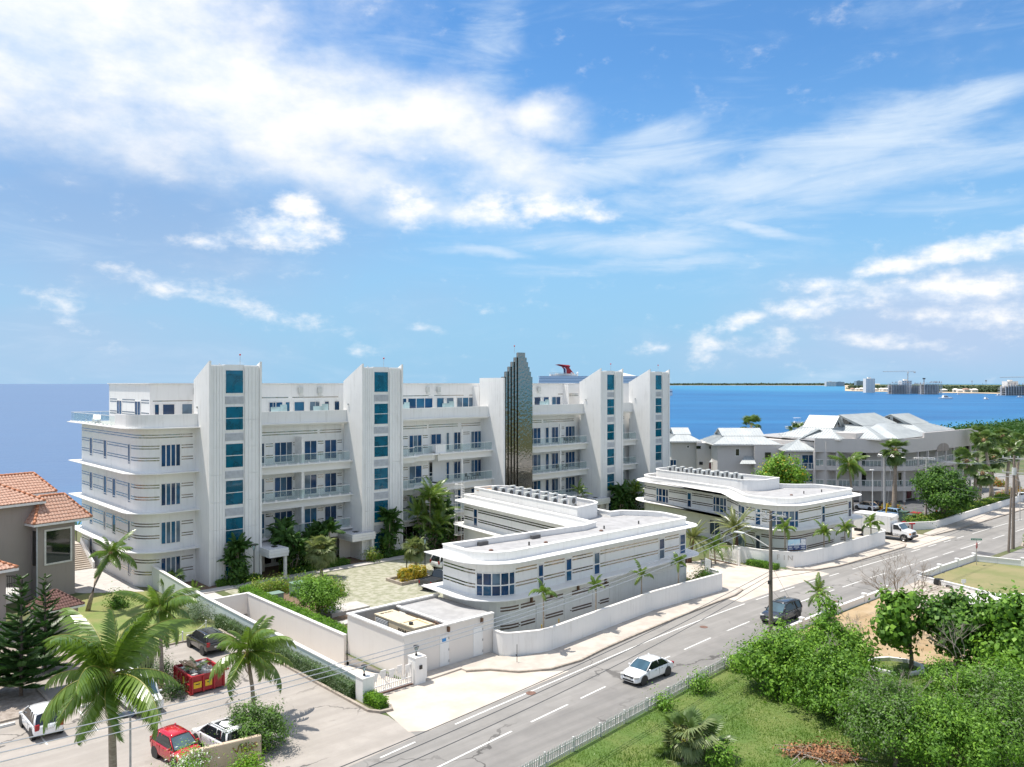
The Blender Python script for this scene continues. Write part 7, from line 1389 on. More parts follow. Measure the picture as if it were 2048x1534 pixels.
def lamp_post(loc, label, h=3.9):
    t = thing('garden_lamp', label, 'lamp post', loc, 0, 'courtyard lamps'); mb = MB(); mb.tube([(0, 0, 0), (0, 0, .3)], .09, 8); mb.tube([(0, 0, .3), (0, 0, h-.6)], .05, 8); mb.build('pole', 'black_metal', t); mb = MB()
    for k in range(4): a = R(45+90*k); mb.tube([(.05*math.cos(a), .05*math.sin(a), h-.6), (.22*math.cos(a), .22*math.sin(a), h)], .015, 4)
    mb.build('cage', 'black_metal', t); mb = MB(); mb.tube([(0, 0, h), (0, 0, h+.04)], .26, 12); mb.build('cap', 'black_metal', t); mb = MB(); mb.tube([(0, 0, h-.55), (0, 0, h-.1)], .06, 8, .12); mb.build('lens', 'frost', t)
lamp_post(G(508, 1168), 'black tapered courtyard lamp at the first entrance canopy'); lamp_post(G(850, 1152), 'black tapered courtyard lamp at the yellow planter'); lamp_post(G(813, 1140), 'short black courtyard lamp behind the planter palm', 3.2)
# ------------------------------------------------------------------ condos with metal roofs
def unit(label, X0, X1, Y0, Y1, wall, ze, zr, axis='x', k=2.0):
    t = thing('metal_roof_house', label, 'house', (X0, Y0, 0), R(-1)); w_, d = X1-X0, Y1-Y0; mb = MB(); mb.box(0, 0, 0, w_, d, ze-.1); mb.build('wall', 'condo_wall', t); dutch(t, -.9, w_+.9, -.9, d+.9, ze, ze+(zr-ze)*.5, zr, k, axis=axis, vents=False); return t
def xz(px, py, Y): return ((px-1024)*Y/FPX, CAMH-(py-767)*Y/FPX)
def pw(t, X0, Y0, px0, px1, py0, py1, g='blue_glass', n=1, f=.1): a, zt = xz(px0, py0, Y0); b_, zb = xz(px1, py1, Y0); wframe(t, a-X0, b_-X0, zb, zt, 0, 'white_trim', g, f, n)
t = unit('grey house with small ridged metal roof next to the fourth stair tower', 29.5, 34.0, 150, 158, 8, 9.35, 11.6); pw(t, 29.5, 150, 1341, 1352, 920, 933, n=2); pw(t, 29.5, 150, 1374, 1378, 892, 895, 'dark_glass'); 
t.children[0]; mb = MB(); mb.box(4.5, -1.2, 0, 9.2, 6, 9.1); mb.build('wing_wall', 'condo_wall', t)
for (a, b_, c_, d) in [(1393, 1401, 892, 897), (1419, 1427, 893, 897), (1399, 1405, 924, 929)]: x0, z1 = xz(a, c_, 148.8); x1, z0 = xz(b_, d, 148.8); wframe(t, x0-29.5, x1-29.5, z0, z1, -1.2, 'ac_dark', 'dark_glass', .05)
x0, z1 = xz(1418, 925, 148.8); x1, z0 = xz(1436, 942, 148.8); wframe(t, x0-29.5, x1-29.5, z0, z1, -1.2, 'condo_wall', 'crimson', .05); roof_plane(t, [(6.4, -2.6, z1+.2), (9.3, -2.6, z1+.2), (9.3, -1.2, z1+1.2), (7.6, -1.2, z1+1.2)], 'metal_roof', 'seam', .45)
t = unit('grey house with long ridged metal roof behind the second street villa', 36.4, 46.4, 143.5, 153, 8, 9.3, 11.85, k=2.6); pw(t, 36.4, 143.5, 1471, 1478, 898, 911, 'dark_glass')
mb = MB(); mb.box(6.2, -1.2, 0, 11.2, 3, 9.2); mb.build('wing_wall', 'condo_wall', t); mb = MB(); mb.box(6.1, -1.3, 9.2, 11.3, -1.0, 9.3); mb.build('coping', 'white_trim', t)
for (a, b_, c_, d) in [(1530, 1541, 905, 918), (1562, 1567, 905, 908)]: x0, z1 = xz(a, c_, 142.3); x1, z0 = xz(b_, d, 142.3); wframe(t, x0-36.4, x1-36.4, z0, z1, -1.2, 'ac_dark', 'dark_glass', .05)
x0, z1 = xz(1474, 926, 143); roof_plane(t, [(x0-36.4, -2.2, z1), (6.2, -2.2, z1), (6.2, -.1, z1+1.1), (x0-35, -.1, z1+1.1)], 'metal_roof', 'seam', .45)
t = unit('grey house with gabled metal roof and small balcony', 47.6, 59.2, 139, 149, 8, 8.6, 12.0, axis='y', k=3.4); pw(t, 47.6, 139, 1604, 1629, 910, 937, n=2); pw(t, 47.6, 139, 1602, 1633, 947, 963, n=4); pw(t, 47.6, 139, 1577, 1580, 907, 916, 'dark_glass')
x0, z1 = xz(1600, 926, 138); x1, z0 = xz(1638, 938, 138); x0 -= 47.6; x1 -= 47.6
mb = MB(); mb.box(x0, -1.1, z0-.2, x1, -.02, z0); mb.build('balcony', 'white_trim', t); mb = MB(); mb.box(x0, -1.1, z1-.06, x1, -1.04, z1); [mb.box(x0+(x1-x0)*i/5-.03, -1.1, z0, x0+(x1-x0)*i/5+.03, -1.04, z1-.06) for i in range(6)]; o = mb.build('balcony_rail', 'white_trim', t)
for i in range(5): mb = MB(); mb.box(x0+(x1-x0)*i/5+.04, -1.08, z0+.06, x0+(x1-x0)*(i+1)/5-.04, -1.06, z1-.1); mb.build('glass_panel', 'rail_glass', o)
mb = MB(); mb.tube([(x1+1.5, -.06, 8.4), (x1+1.5, -.06, .5)], .07, 6); mb.build('downpipe', 'white_trim', t)
t = unit('small pavilion with ridged metal roof by the shore', 58.5, 63.5, 158, 164, 8, 10.6, 13.0, k=1.5)
# condo block with galleries
CB = thing('condo_block', 'three-storey grey condo block with gallery balconies, arches and metal hip roofs', 'building', LOC, TH)
CP = fillet([(99, -12.5), (104.4, -19.6), (109.5, -24.2), (116, -24.6), (138, -25.6), (138.4, -10)], [0, 2.5, 5, 3, 0, 0], closed=False, k=6); CPT = Path(CP); s0 = CPT.px(1818, 6, 45); s1 = CPT.px(1959, 6, 50)
mb = MB(); mb.ribbon(CP, 0, 8.4, -2.4, -2.1); mb.build('wall', 'condo_wall', CB); mb = MB(); mb.prism(offs(CP, -.3)+[(136, 2), (104, 2)], 10.2, 10.35); mb.build('roof_deck', 'roof_grey', CB)
mb = MB(); mb.ribbon(CP, 8.35, 10.7, -.3, 0); mb.build('parapet', 'condo_wall', CB)
for z in (2.65, 6.05): mb = MB(); mb.ribbon(CP, z-.75, z, -2.1, .05); mb.build('gallery_slab', 'condo_wall', CB)
mb = MB(); mb.box(100, -14, 0, 137.8, 2, 10.0); mb.build('wall', 'condo_wall', CB)
n = 16; dd = [CPT.len*.985*i/n for i in range(n+1)]; col_ = MB(); col_.box(-.16, -.16, 0, .16, .16, 8.36); cme = col_.mesh('column', 'condo_wall')
for d in dd: p = Path(offs(CP, -.2)).at(d); link('column', cme, CB, (p[0], p[1], 0))
for z in (2.65, 6.05):
    for i in range(n):
        a, b_ = dd[i]+.2, dd[i+1]-.2; mb = MB(); seg = CPT.sub(a, b_); mb.ribbon(seg, z+1.0, z+1.08, -.24, -.12)
        m_ = int((b_-a)/.55)
        for j in range(m_+1): p = Path(offs(seg, -.18)).at((b_-a)*j/max(1, m_)); mb.box(p[0]-.03, p[1]-.03, z, p[0]+.03, p[1]+.03, z+1.0)
        o = mb.build('railing', 'white_trim', CB); mb = MB(); mb.ribbon(CPT.sub(a+.05, b_-.05), z+.12, z+.92, -.2, -.17); mb.build('glass_panel', 'rail_glass', o)
for i in range(0, n, 2):
    for z in (2.65, 6.05): mb = MB(); mb.ribbon(CPT.sub(dd[i]+.6, dd[i]+1.6), z+.05, z+2.1, -2.11, -2.04); mb.build('door', 'dark_glass', CB)
for d0 in (CPT.px(1886, 6, 48), ):                    # arched opening head as a flat darker panel on the parapet face
    for k in (0, 1):
        a = d0-2.6+k*2.7; pts = []; mb = MB()
        for i in range(9): u = i/8; p = CPT.at(a+2.5*u); hgt = math.sqrt(max(0, 1-(u if k == 1 else 1-u)**2))*1.0; mb.v += [(p[0], p[1]-.06, 8.36+hgt*.9-.9+.9), (p[0], p[1]-.06, 8.4)]
        p0, p1 = CPT.at(a), CPT.at(a+2.5); mb2 = MB(); arc = [CPT.at(a+2.5*i/8) for i in range(9)]
        mb2.add([(q_[0], q_[1]-.03, 8.0) for q_ in arc]+[(q_[0], q_[1]-.03, 8.36+1.05*math.sqrt(max(0, 1-((i/8 if k else 1-i/8))**2))) for i, q_ in enumerate(arc)], [(i, i+1, 10+i, 9+i) for i in range(8)]); mb2.build('arch_panel', 'grey_render', CB)
mb = MB(); mb.ribbon(CPT.sub(s0+5, s1), 10.7, 11.5, -.3, 0); mb.build('parapet', 'condo_wall', CB)
dutch(CB, 104, 128, -21.5, -3, 10.75, 12.6, 14.4, 5.2, axis='x'); dutch(CB, 120, 134.5, -22.5, -8, 11.3, 12.5, 14.2, 3.6, axis='x'); dutch(CB, 101, 112, -16, -5, 10.6, 12.2, 14.3, 3.2, axis='y')
roof_plane(CB, [(107, -23.2, 10.75), (120, -23.6, 10.75), (117, -17.5, 12.9), (112, -17.5, 12.9)], 'metal_roof', 'seam', .5); roof_plane(CB, [(120, -23.6, 10.75), (122, -16, 11.2), (117, -17.5, 12.9)], 'metal_roof', 'seam', .5); roof_plane(CB, [(104.5, -17, 10.75), (107, -23.2, 10.75), (112, -17.5, 12.9)], 'metal_roof', 'seam', .5)
mb = MB(); mb.box(103, -17.8, 8, 107, -12, 11.6); mb.build('stair_tower', 'condo_wall', CB); mb = MB(); mb.ribbon(CPT.sub(CPT.px(1838, 6, 48), CPT.px(1840, 6, 48)+1.2), .2, 2.2, -2.05, -1.95); mb.build('red_door', 'crimson', CB)
wall_thing('car_park_wall', 'low pale wall along the condo car park hedge', [(81, -33.4), (86.2, -36.35), (120.5, -36.4), (150, -37.5)], 1.0, 'white_wall')
t = thing('metal_gate', 'white louvred gate at the end of the condo block', 'gate', W(119.5, -13), TH); mb = MB(); mb.box(0, 0, 0, 4, .08, 2.3); mb.build('leaf', 'white_trim', t); mb = MB(); [mb.box(.3+.5*i, -.03, .1, .36+.5*i, 0, 2.2) for i in range(8)]; mb.build('ribs', 'louvre', t)
for i, (px, py, h) in enumerate([(1808, 1044, 1.5), (1823, 1049, 1.4)]): t = thing('waste_bin', 'dark green wheeled waste bin '+['beside the pale blue car', 'beside the red bin lids'][i], 'bin', G(px, py), TH); mb = MB(); mb.add([(-.5, -.45, .1), (.5, -.45, .1), (.5, .45, .1), (-.5, .45, .1), (-.6, -.55, h), (.6, -.55, h), (.6, .55, h), (-.6, .55, h)], [(0, 3, 2, 1), (4, 5, 6, 7), (0, 1, 5, 4), (1, 2, 6, 5), (2, 3, 7, 6), (3, 0, 4, 7)]); mb.build('bin_body', 'bin_green', t); mb = MB(); mb.box(-.64, -.6, h, .64, .6, h+.08); mb.build('lid', 'bin_green', t)
t = thing('cargo_trailer', 'bright red flatbed trailer behind the condo hedge', 'trailer', G(1838, 1044), TH); mb = MB(); mb.box(-1.8, -.6, .55, 1.6, .6, .8); mb.build('deck', 'skip_red', t); mb = MB(); mb.box(-1.8, -.6, .8, -.3, .6, 1.5); mb.build('box', 'skip_red', t); mb = MB(); mb.tube([(-.6, -.62, .3), (-.6, .62, .3)], .3, 12); mb.build('wheel', 'tyre', t)
for i, (px, py) in enumerate([(1806, 1058), (1824, 1062)]):
    t = thing('fire_standpipe', 'red fire standpipe '+['with a hose box', 'with a tee head'][i]+' at the truck driveway', 'standpipe', G(px, py)); mb = MB(); mb.tube([(0, 0, 0), (0, 0, 1.0)], .09 if i else .2, 8); mb.build('riser', 'skip_red', t); mb = MB(); mb.tube([(-.35 if i else 0, 0, 1.0), (.4, 0, 1.0)], .1, 8); mb.build('head', 'skip_red', t)
# ------------------------------------------------------------------ street furniture
t = thing('picket_fence', 'white picket fence along the grassy lot beside the street', 'fence', LOC, TH)
FP = Path([(a, rc(a)-4.3) for a in np.arange(-12, 27.5, .5)]); pm_ = MB(); pm_.add([(-.03, -.012, .06), (.03, -.012, .06), (.03, .012, .06), (-.03, .012, .06), (-.03, -.012, .78), (.03, -.012, .78), (.03, .012, .78), (-.03, .012, .78), (0, -.012, .86), (0, .012, .86)], [(0, 1, 5, 8, 4), (3, 7, 9, 6, 2), (0, 4, 7, 3), (1, 2, 6, 5), (4, 8, 9, 7), (5, 6, 9, 8)]); pme = pm_.mesh('picket', 'picket_white'); n = 268
for i in range(n):
    d = FP.len*(i+.5)/n; p, p2 = FP.at(d), FP.at(d+.02); o = link('picket', pme, t, (p[0], p[1], random.uniform(-.02, .02))); o.rotation_euler = (random.uniform(-.03, .03), random.uniform(-.04, .04), math.atan2(p2[1]-p[1], p2[0]-p[0]))
for z in (.25, .62): mb = MB(); mb.ribbon(FP.p, z-.03, z+.03, -.07, -.02); mb.build('rail', 'picket_white', t)
for i in range(17): p = FP.at(FP.len*i/16); mb = MB(); mb.box(p[0]-.05, p[1]+.07, 0, p[0]+.05, p[1]+.17, .8); mb.build('post', 'picket_white', t)
def low_wall(label, path, h, posts, cat='wall'):
    t = thing('low_wall', label, cat, LOC, TH); mb = MB(); mb.ribbon(path, -.02, h, -.1, .1); mb.build('wall_face', 'white_wall', t); mb = MB(); mb.ribbon(path, h, h+.05, -.14, .14); mb.build('coping', 'white_trim', t); P_ = Path(path)
    for d in posts: p = P_.at(d*P_.len); mb = MB(); mb.box(p[0]-.17, p[1]-.17, 0, p[0]+.17, p[1]+.17, h+.25); mb.build('pier', 'white_wall', t); mb = MB(); mb.box(p[0]-.21, p[1]-.21, h+.25, p[0]+.21, p[1]+.21, h+.31); mb.build('pier_cap', 'white_trim', t)
low_wall('low white roadside wall beside the bare tree', [(28.5, -46.15), (36, -46.1), (46, -46.35)], .55, (.1, .45, .75, 1))
low_wall('low white roadside wall with piers in front of the corner lawn', [(54.2, -46.3), (60, -46.5), (68, -47.0)], .6, (0, .36, .68, 1))
low_wall('low white wall along the side street by the stop sign', [(68.15, -47.2), (69.2, -51.6), (71.5, -64)], .6, (.26, .6))
low_wall('low white retaining wall beside the broken concrete drive', [(54.0, -46.5), (52.9, -50.4), (51.2, -55)], .5, ())
for i, (x, y, s) in enumerate([(53.9, -47.2, .5), (53.3, -48.4, .52), (52.9, -49.6, .45)]):
    t = thing('tyre_planter', ['black tyre planter at the head of the retaining wall', 'black tyre planter in the middle of the retaining wall', 'flat black tyre at the low end of the retaining wall'][i], 'planter', W(x+.35, y, .0), 0); mb = MB(); mb.tube([(0, 0, 0), (0, 0, .15), (0, 0, .55 if i < 2 else .25)], [s*.9, s, s*.85], 18); mb.build('tyre_wall', 'tyre', t); mb = MB(); mb.tube([(0, 0, .45 if i < 2 else .2), (0, 0, .56 if i < 2 else .26)], s*.6, 14); mb.build('soil', 'dark', t)
t = thing('plot_sign', 'small white plot sign on the corner lawn', 'sign', G(1927, 1180)); mb = MB(); mb.box(-.05, -.04, 0, .05, .04, .75); mb.build('post', 'white_trim', t); mb = MB(); mb.box(-.22, -.05, .7, .22, -.02, 1.05); mb.build('panel', 'white_trim', t)
t = thing('stop_sign', 'red stop sign with green street name plate on a slim pole at the corner lawn', 'sign', G(1953, 1130), R(-10)); mb = MB(); mb.tube([(0, 0, 0), (0, 0, 2.75)], .035, 6); mb.build('pole', 'steel', t)
OC = [(.36*math.cos(R(22.5+45*i)), .36*math.sin(R(22.5+45*i))) for i in range(8)]; mb = MB(); mb.prism(OC, 0, .02); o = mb.build('octagon', 'sign_red', t); o.location = (0, -.05, 2.15); o.rotation_euler = (R(90), 0, R(55)); text('STOP', .24, 'lettering', 'road_paint', o, (0, 0, .024), (0, 0, 0), .003)
mb = MB(); mb.box(-.55, -.015, 2.72, .55, .015, 2.92); mb.build('name_plate', 'sign_green', t)
mb = MB(); [mb.box(-.45+.16*i, -.019, 2.78, -.35+.16*i, -.0155, 2.86) for i in range(6)]; mb.build('plate_lettering', 'road_paint', t)
t = thing('bus_stop_post', 'thin dark post with small round tag on the pavement at the wall corner', 'post', G(1034, 1328), 0); mb = MB(); mb.tube([(0, 0, .12), (0, 0, 1.4)], .025, 6); mb.build('pole', 'black_metal', t); mb = MB(); mb.ball((-.04, -.03, .65), .06); mb.build('tag', 'black_metal', t)
for i, (px, py) in enumerate([(1108, 1262), (1142, 1249)]): p = Path(W1s).at(Path(W1s).px(px, 2.5)); t = thing('marker_stake', 'orange marker stake behind the curved wall '+['by the first young palm', 'by the villa door'][i], 'stake', W(p[0], p[1]+1.3), 0); mb = MB(); mb.box(-.03, -.03, 0, .03, .03, 1.6); mb.build('stake', 'orange', t); mb = MB(); mb.box(-.04, -.04, 1.4, .04, .04, 1.62); mb.build('tip', 'sign_yellow', t)
t = thing('stone_ring', 'white painted stone ring around the sea grape tree', 'planter', G(1790, 1336), 0)
for i in range(9):
    if i in (6,): continue
    a, b_ = 2*math.pi*i/9, 2*math.pi*(i+1)/9; p0, p1 = Vector((1.9*math.cos(a), 1.6*math.sin(a), 0)), Vector((1.9*math.cos(b_), 1.6*math.sin(b_), 0)); c_ = (p0+p1)/2; mb = MB(); mb.obox((c_.x, c_.y, .13), ((p1-p0).length*.97, .2, .26), math.atan2((p1-p0).y, (p1-p0).x)); mb.build('stone', 'white_wall', t)
# utility poles
def insul(mb, p): mb.tube([p, p+Vector((0, 0, .12)), p+Vector((0, 0, .24))], [.05, .07, .03], 6)
def pole(label, base, h, m_, arms, rz, lean=0, r=.15, trans=False, name='utility_pole'):
    t = thing(name, label, 'utility pole', base, rz); mb = MB(); mb.tube([(0, 0, -.2), (lean*.5, 0, h*.5), (lean, 0, h)], r, 10, r*.65); mb.build('shaft', m_, t); tops = []
    for (z, wd, n) in arms:
        mb = MB(); x = lean*z/h; mb.box(x-.05, -wd/2, z-.06, x+.05, wd/2, z+.06); o = mb.build('crossarm', 'pole_conc', t)
        for k in range(n): y = -wd/2+.1+(wd-.2)*k/(n-1); mb = MB(); insul(mb, Vector((x, y, z+.06))); mb.build('insulator', 'louvre', o); tops.append(Vector((x, y, z+.3)))
        for s in (-1, 1): mb = MB(); mb.tube([(x+.07, 0, z-.55), (x+.07, s*wd*.35, z-.06)], .02, 4); mb.build('brace', 'steel', o)
    if trans: mb = MB(); mb.tube([(r+.25, 0, h-2.4), (r+.25, 0, h-1.5)], .26, 12); mb.build('transformer', 'ac_grey', t)
    mt = Matrix.Translation(base) @ Matrix.Rotation(rz, 4, 'Z'); return t, [mt @ p for p in tops], mt
PA = W(0, 0); b0 = Vector((19.9, 62.3, 0)); pa, ta, ma = pole('weathered wooden utility pole with street light arm beside the grey car', b0, 10.2, 'pole_wood', [(9.9, 2.6, 4)], TH, r=.17)
mb = MB(); mb.tube([(0, .15, 7.4), (-.1, 1.2, 7.9), (-.15, 2.2, 8.2)], .045, 6); la = mb.build('lamp_arm', 'pole_conc', pa); mb = MB(); mb.obox((-.18, 2.6, 8.22), (.3, .9, .12), 0); mb.build('lamp_head', 'ac_grey', la, bevel=.04)
mb = MB(); mb.box(-.3, -.08, 4.6, -.16, .08, 4.85); mb.build('junction_box', 'dark', pa)
q0 = Vector((-18.5, 18.5, 0)); pq, tq, mq = pole('wooden utility pole beside the car park entrance', q0, 10.2, 'pole_wood', [(9.9, 2.6, 4)], TH, r=.17)
b1 = G(1851, 1041); pb, tb, mb_ = pole('leaning concrete utility pole in front of the big dark tree', b1, 9.2, 'pole_conc', [(8.9, 2.4, 4)], TH, lean=.45, r=.2)
b2 = G(1769, 1030); pc, tcc, mc = pole('concrete utility pole beside the tall fan palm', b2, 9.2, 'pole_conc', [(8.9, 2.2, 3)], TH, r=.2)
b3 = G(2026, 1098); pd, td, md_ = pole('tall wooden utility pole with two crossarms in the corner bed', b3, 11.3, 'pole_wood', [(10.9, 2.6, 4), (9.2, 2.6, 3)], TH, lean=.5, r=.2, trans=True)
b4 = G(2017, 1105); pe, te, me_ = pole('slanting second wooden pole in the corner bed', b4, 7.6, 'pole_wood', [], TH, lean=1.1, r=.15)
t = thing('street_lamp', 'slim white street lamp behind the lettered wall', 'lamp post', G(1745, 1032), 0); mb = MB(); mb.tube([(0, 0, 0), (0, 0, 6.9)], .09, 8, .06); mb.build('pole', 'white_trim', t); mb = MB(); mb.obox((-.1, 0, 6.95), (.6, .35, .16)); mb.build('lamp_head', 'white_trim', t, bevel=.05)
t = thing('street_lamp', 'curved arm street lamp reaching over the condo drive', 'lamp post', G(2040, 1040), 0); mb = MB(); mb.tube([(0, 0, 0), (0, 0, 5.6), (-1.2, 0, 6.3), (-2.4, 0, 6.4)], .06, 6); mb.build('pole', 'pole_conc', t); mb = MB(); mb.obox((-2.8, 0, 6.4), (.9, .3, .12)); mb.build('lamp_head', 'ac_grey', t)
t = thing('cable_guard', 'orange yellow cable guard on the pole stay beside the truck', 'cable guard', G(1770, 1040), 0); mb = MB(); mb.tube([(0, 0, 0), (.35, 0, 2.4)], .1, 6); mb.build('sleeve', 'sign_yellow', t); mb = MB(); mb.tube([(.35, 0, 2.4), (1.0, .2, 8.0)], .02, 4); mb.build('stay_wire', 'wire_light', t)
WN = [0]
def wire(a, b_, sag, label, r=.016, m_='wire', group='overhead lines'):
    mb = MB(); mb.tube([a.lerp(b_, i/24)-Vector((0, 0, sag*(1-(2*i/24-1)**2))) for i in range(25)], r, 4, cap=False); tag(mb.build('overhead_cable', m_), label, 'cable', group)
for i in range(3): wire(ta[i], tq[i], 1.3+.15*i, 'bright overhead conductor running from the wooden pole across the car park', .017, 'wire_light', 'conductors over the car park')
for i, z in enumerate((5.6, 5.3, 4.95)): wire(b0+Vector((0, 0, z)), q0+Vector((0, 0, z-.1)), .75+.2*i, 'dark telephone cable low over the street from the wooden pole', .022, 'wire', 'telephone cables over the street')
for i, z in enumerate((5.5, 5.0)): wire(b0+Vector((0, 0, z)), b3+Vector((.25, 0, z+.2)), .9+.2*i, 'dark telephone cable between the wooden pole and the corner bed pole', .018, 'wire', 'telephone cables to the corner bed')
for i in range(3): wire(tcc[i], tb[i], .25, 'overhead conductor between the two concrete poles', .013, 'wire_light', 'conductors between concrete poles')
for i in range(3): wire(tb[i], td[i], .9, 'overhead conductor between the leaning concrete pole and the corner bed pole', .013, 'wire_light', 'conductors over the condo wall')
for i in range(2): wire(td[i+4], td[i+4]+Vector((60, 45, 1)), .8, 'overhead conductor leaving the corner bed pole along the street', .013, 'wire_light', 'conductors leaving along the street')
for i, z in enumerate((6.4, 5.8)): wire(b1+Vector((.3, 0, z)), b3+Vector((.3, 0, z+.6)), 1.0, 'sagging service cable in front of the big dark tree', .016, 'wire', 'service cables by the dark tree')
for i, p in enumerate([(1543, 1110, 4.2), (1543, 1100, 6.1)]): wire(b0+Vector((0, 0, p[2])), G(1585+22*i, 1225+25*i), 0, 'thin stay wire from the wooden pole to the ground', .012, 'wire', 'pole stays')
# ------------------------------------------------------------------ far shore, ship and boats
def tower_block(label, px0, px1, py0, Y, depth, m_, floors, bays, base=-1.5):
    X0, X1 = (px0-1024)*Y/FPX, (px1-1024)*Y/FPX; zt = CAMH+(767-py0)*Y/FPX; t = thing('distant_tower', label, 'building', (X0, Y, base), 0); h = zt-base; w_ = X1-X0; mb = MB(); mb.box(0, 0, 0, w_, depth, h); mb.build('wall', m_, t)
    fh = h/floors
    for i in range(floors):
        mb = MB()
        for j in range(bays): a = w_*(j+.3)/bays; mb.box(a, -.4, fh*(i+.35), a+w_*.4/bays, -.1, fh*(i+.75))
        mb.build('window_row', 'far_glass', t)
    mb = MB(); mb.box(w_*.3, depth*.2, h, w_*.6, depth*.6, h+3); mb.build('plant_room', m_, t)
def frame_block(label, px0, px1, py0, Y, depth, floors, bays, seed):
    X0, X1 = (px0-1024)*Y/FPX, (px1-1024)*Y/FPX; zt = CAMH+(767-py0)*Y/FPX; t = thing('concrete_frame', label, 'building', (X0, Y, -1.5), 0); h = zt+1.5; w_ = X1-X0; rr = random.Random(seed); fh = h/floors
    for i in range(floors+1): a = rr.uniform(0, .2)*w_ if i > floors-2 else 0; mb = MB(); mb.box(a, 0, fh*i-.5, w_*(1-rr.uniform(0, .15)*(i > floors-2)), depth, fh*i); mb.build('floor_slab', 'far_conc', t)
    cm = MB(); cm.box(-.5, 0, 0, .5, 1.0, h-fh*.5); me = cm.mesh('column', 'far_conc')
    for j in range(bays+1): link('column', me, t, (w_*j/bays, 0, 0)); link('column', me, t, (w_*j/bays, depth*.5, 0))
    mb = MB(); mb.box(0, depth*.6, 0, w_, depth*.7, h*.8); mb.build('core', 'far_conc', t)
    for j in range(bays*2): mb = MB(); x = rr.uniform(0, w_); mb.box(x-.3, .5, h, x+.3, 1.1, h+rr.uniform(1, 4)); mb.build('rebar_stub', 'far_roof' if j % 2 else 'far_conc', t)
def ground_strip(name, px0, px1, y0, y1, z, m_, n=30, amp=.0, seed=0):
    rr = random.Random(seed); mb = MB(); A, B_ = [], []
    for i in range(n+1): x = px0+(px1-px0)*i/n; a = G(x, y0(x)+rr.uniform(-amp, amp), -2.6); b_ = G(x, y1(x), -2.6) if y1 else None; A.append(a); B_.append(Vector((a.x*8, a.y*8, 0)) if b_ is None else b_)
    for i in range(n): mb.add([(A[i].x, A[i].y, z), (A[i+1].x, A[i+1].y, z), (B_[i+1].x, B_[i+1].y, z+.6), (B_[i].x, B_[i].y, z+.6)], [(0, 1, 2, 3)])
    mb.build(name, m_)['kind'] = 'structure'; return A
pen = lambda x: 783.3+max(0, x-1740)*.018-max(0, 1740-x)*.02
A1 = ground_strip('peninsula_beach', 1690, 2400, pen, None, -1.9, 'sand', 40, .25, 3); A2 = ground_strip('peninsula', 1700, 2400, lambda x: pen(x)-1.6, None, -1.2, 'land', 40, .2, 5); ground_strip('far_coast', 1100, 1760, lambda x: 770.9+.0006*(x-1340), None, -1.5, 'sand', 30, .05, 6)
def forest(name, label, px0, px1, yf, n, h, seed, size, spread, jit=1.):
    r = np.random.default_rng(seed); V = []
    xs = r.uniform(px0, px1, n); ys = np.array([yf(x) for x in xs])-r.random(n)**1.6*spread; Y = FPX*22.6/(ys-767); X = (xs-1024)*Y/FPX; hh = h*r.uniform(.5, 1.25, n); P = np.repeat(np.stack([X, Y, hh*.55-1.5], 1), 26, 0); k = np.repeat(hh, 26)
    P = P+r.normal(size=P.shape)*np.stack([k*.55*jit, k*.5, k*.24], 1); P[:, 2] = np.maximum(P[:, 2], -1.2); nr = r.normal(size=P.shape)+np.array([0, -.6, .8]); nr /= np.linalg.norm(nr, axis=1)[:, None]; tt = np.cross(nr, r.normal(size=P.shape)); tt /= np.linalg.norm(tt, axis=1)[:, None]; b_ = np.cross(nr, tt); s = (size*r.uniform(.6, 1.4, len(P)))[:, None]
    V = np.stack([P-tt*s, P+b_*s*.7, P+tt*s, P-b_*s*.7], 1).reshape(-1, 3); o = link(name, npmesh(name, V, np.arange(len(V)).reshape(-1, 4), ['far_tree'])); o['kind'] = 'stuff'; o['label'] = label; o['category'] = 'trees'
forest('shore_trees', 'dark green tree belt on the peninsula behind the construction sites', 1700, 2120, lambda x: pen(x)-2.2, 2000, 11, 1, 2.6, 6.5); forest('far_trees', 'thin hazy tree line along the distant low coast', 1335, 1720, lambda x: 770.6, 700, 15, 2, 14, .9, 3.)
r_ = np.random.default_rng(8); n_ = 900; tt = r_.uniform(142, 420, n_); ss = r_.uniform(4, 43, n_); V = []
P = np.repeat(np.stack([tt, ss, np.full(n_, 1.6)], 1), 40, 0)+r_.normal(size=(n_*40, 3))*np.array([1.6, 1.6, .9]); P[:, 2] = np.maximum(P[:, 2], .1); nr = r_.normal(size=P.shape)+np.array([0, -.3, .8]); nr /= np.linalg.norm(nr, axis=1)[:, None]; ta_ = np.cross(nr, r_.normal(size=P.shape)); ta_ /= np.linalg.norm(ta_, axis=1)[:, None]; bb = np.cross(nr, ta_)
V = np.stack([P-ta_*.45, P+bb*.3, P+ta_*.45, P-bb*.3], 1).reshape(-1, 3); o = local(link('shore_scrub', npmesh('shore_scrub', V, np.arange(len(V)).reshape(-1, 4), ['leaf_dark']))); o['kind'] = 'stuff'; o['label'] = 'green scrub along the shore beyond the condo block'; o['category'] = 'scrub'
forest('inland_trees', 'broad wood inland beyond the street', 2120, 3600, lambda x: 835+(x-2120)*.03, 2600, 8, 4, 1.1, 40)
def PY(y): return FPX*22.6/(y-767)
tower_block('pale slender tower block on the peninsula point', 1732, 1750, 757, 1900, 16, 'far_white', 14, 6); tower_block('distant blue-grey slab block on the low coast', 1653, 1672, 763.5, 6200, 40, 'far_conc', 8, 6); tower_block('second distant blue-grey block on the low coast', 1672.5, 1689, 763.8, 6250, 40, 'far_glass', 8, 5); tower_block('small pale blue block behind the peninsula point', 1713, 1727, 762, 3600, 25, 'far_glass', 8, 5); tower_block('pale hotel block behind the right-hand construction site', 2015, 2036, 762.5, 1750, 20, 'far_white', 8, 7)
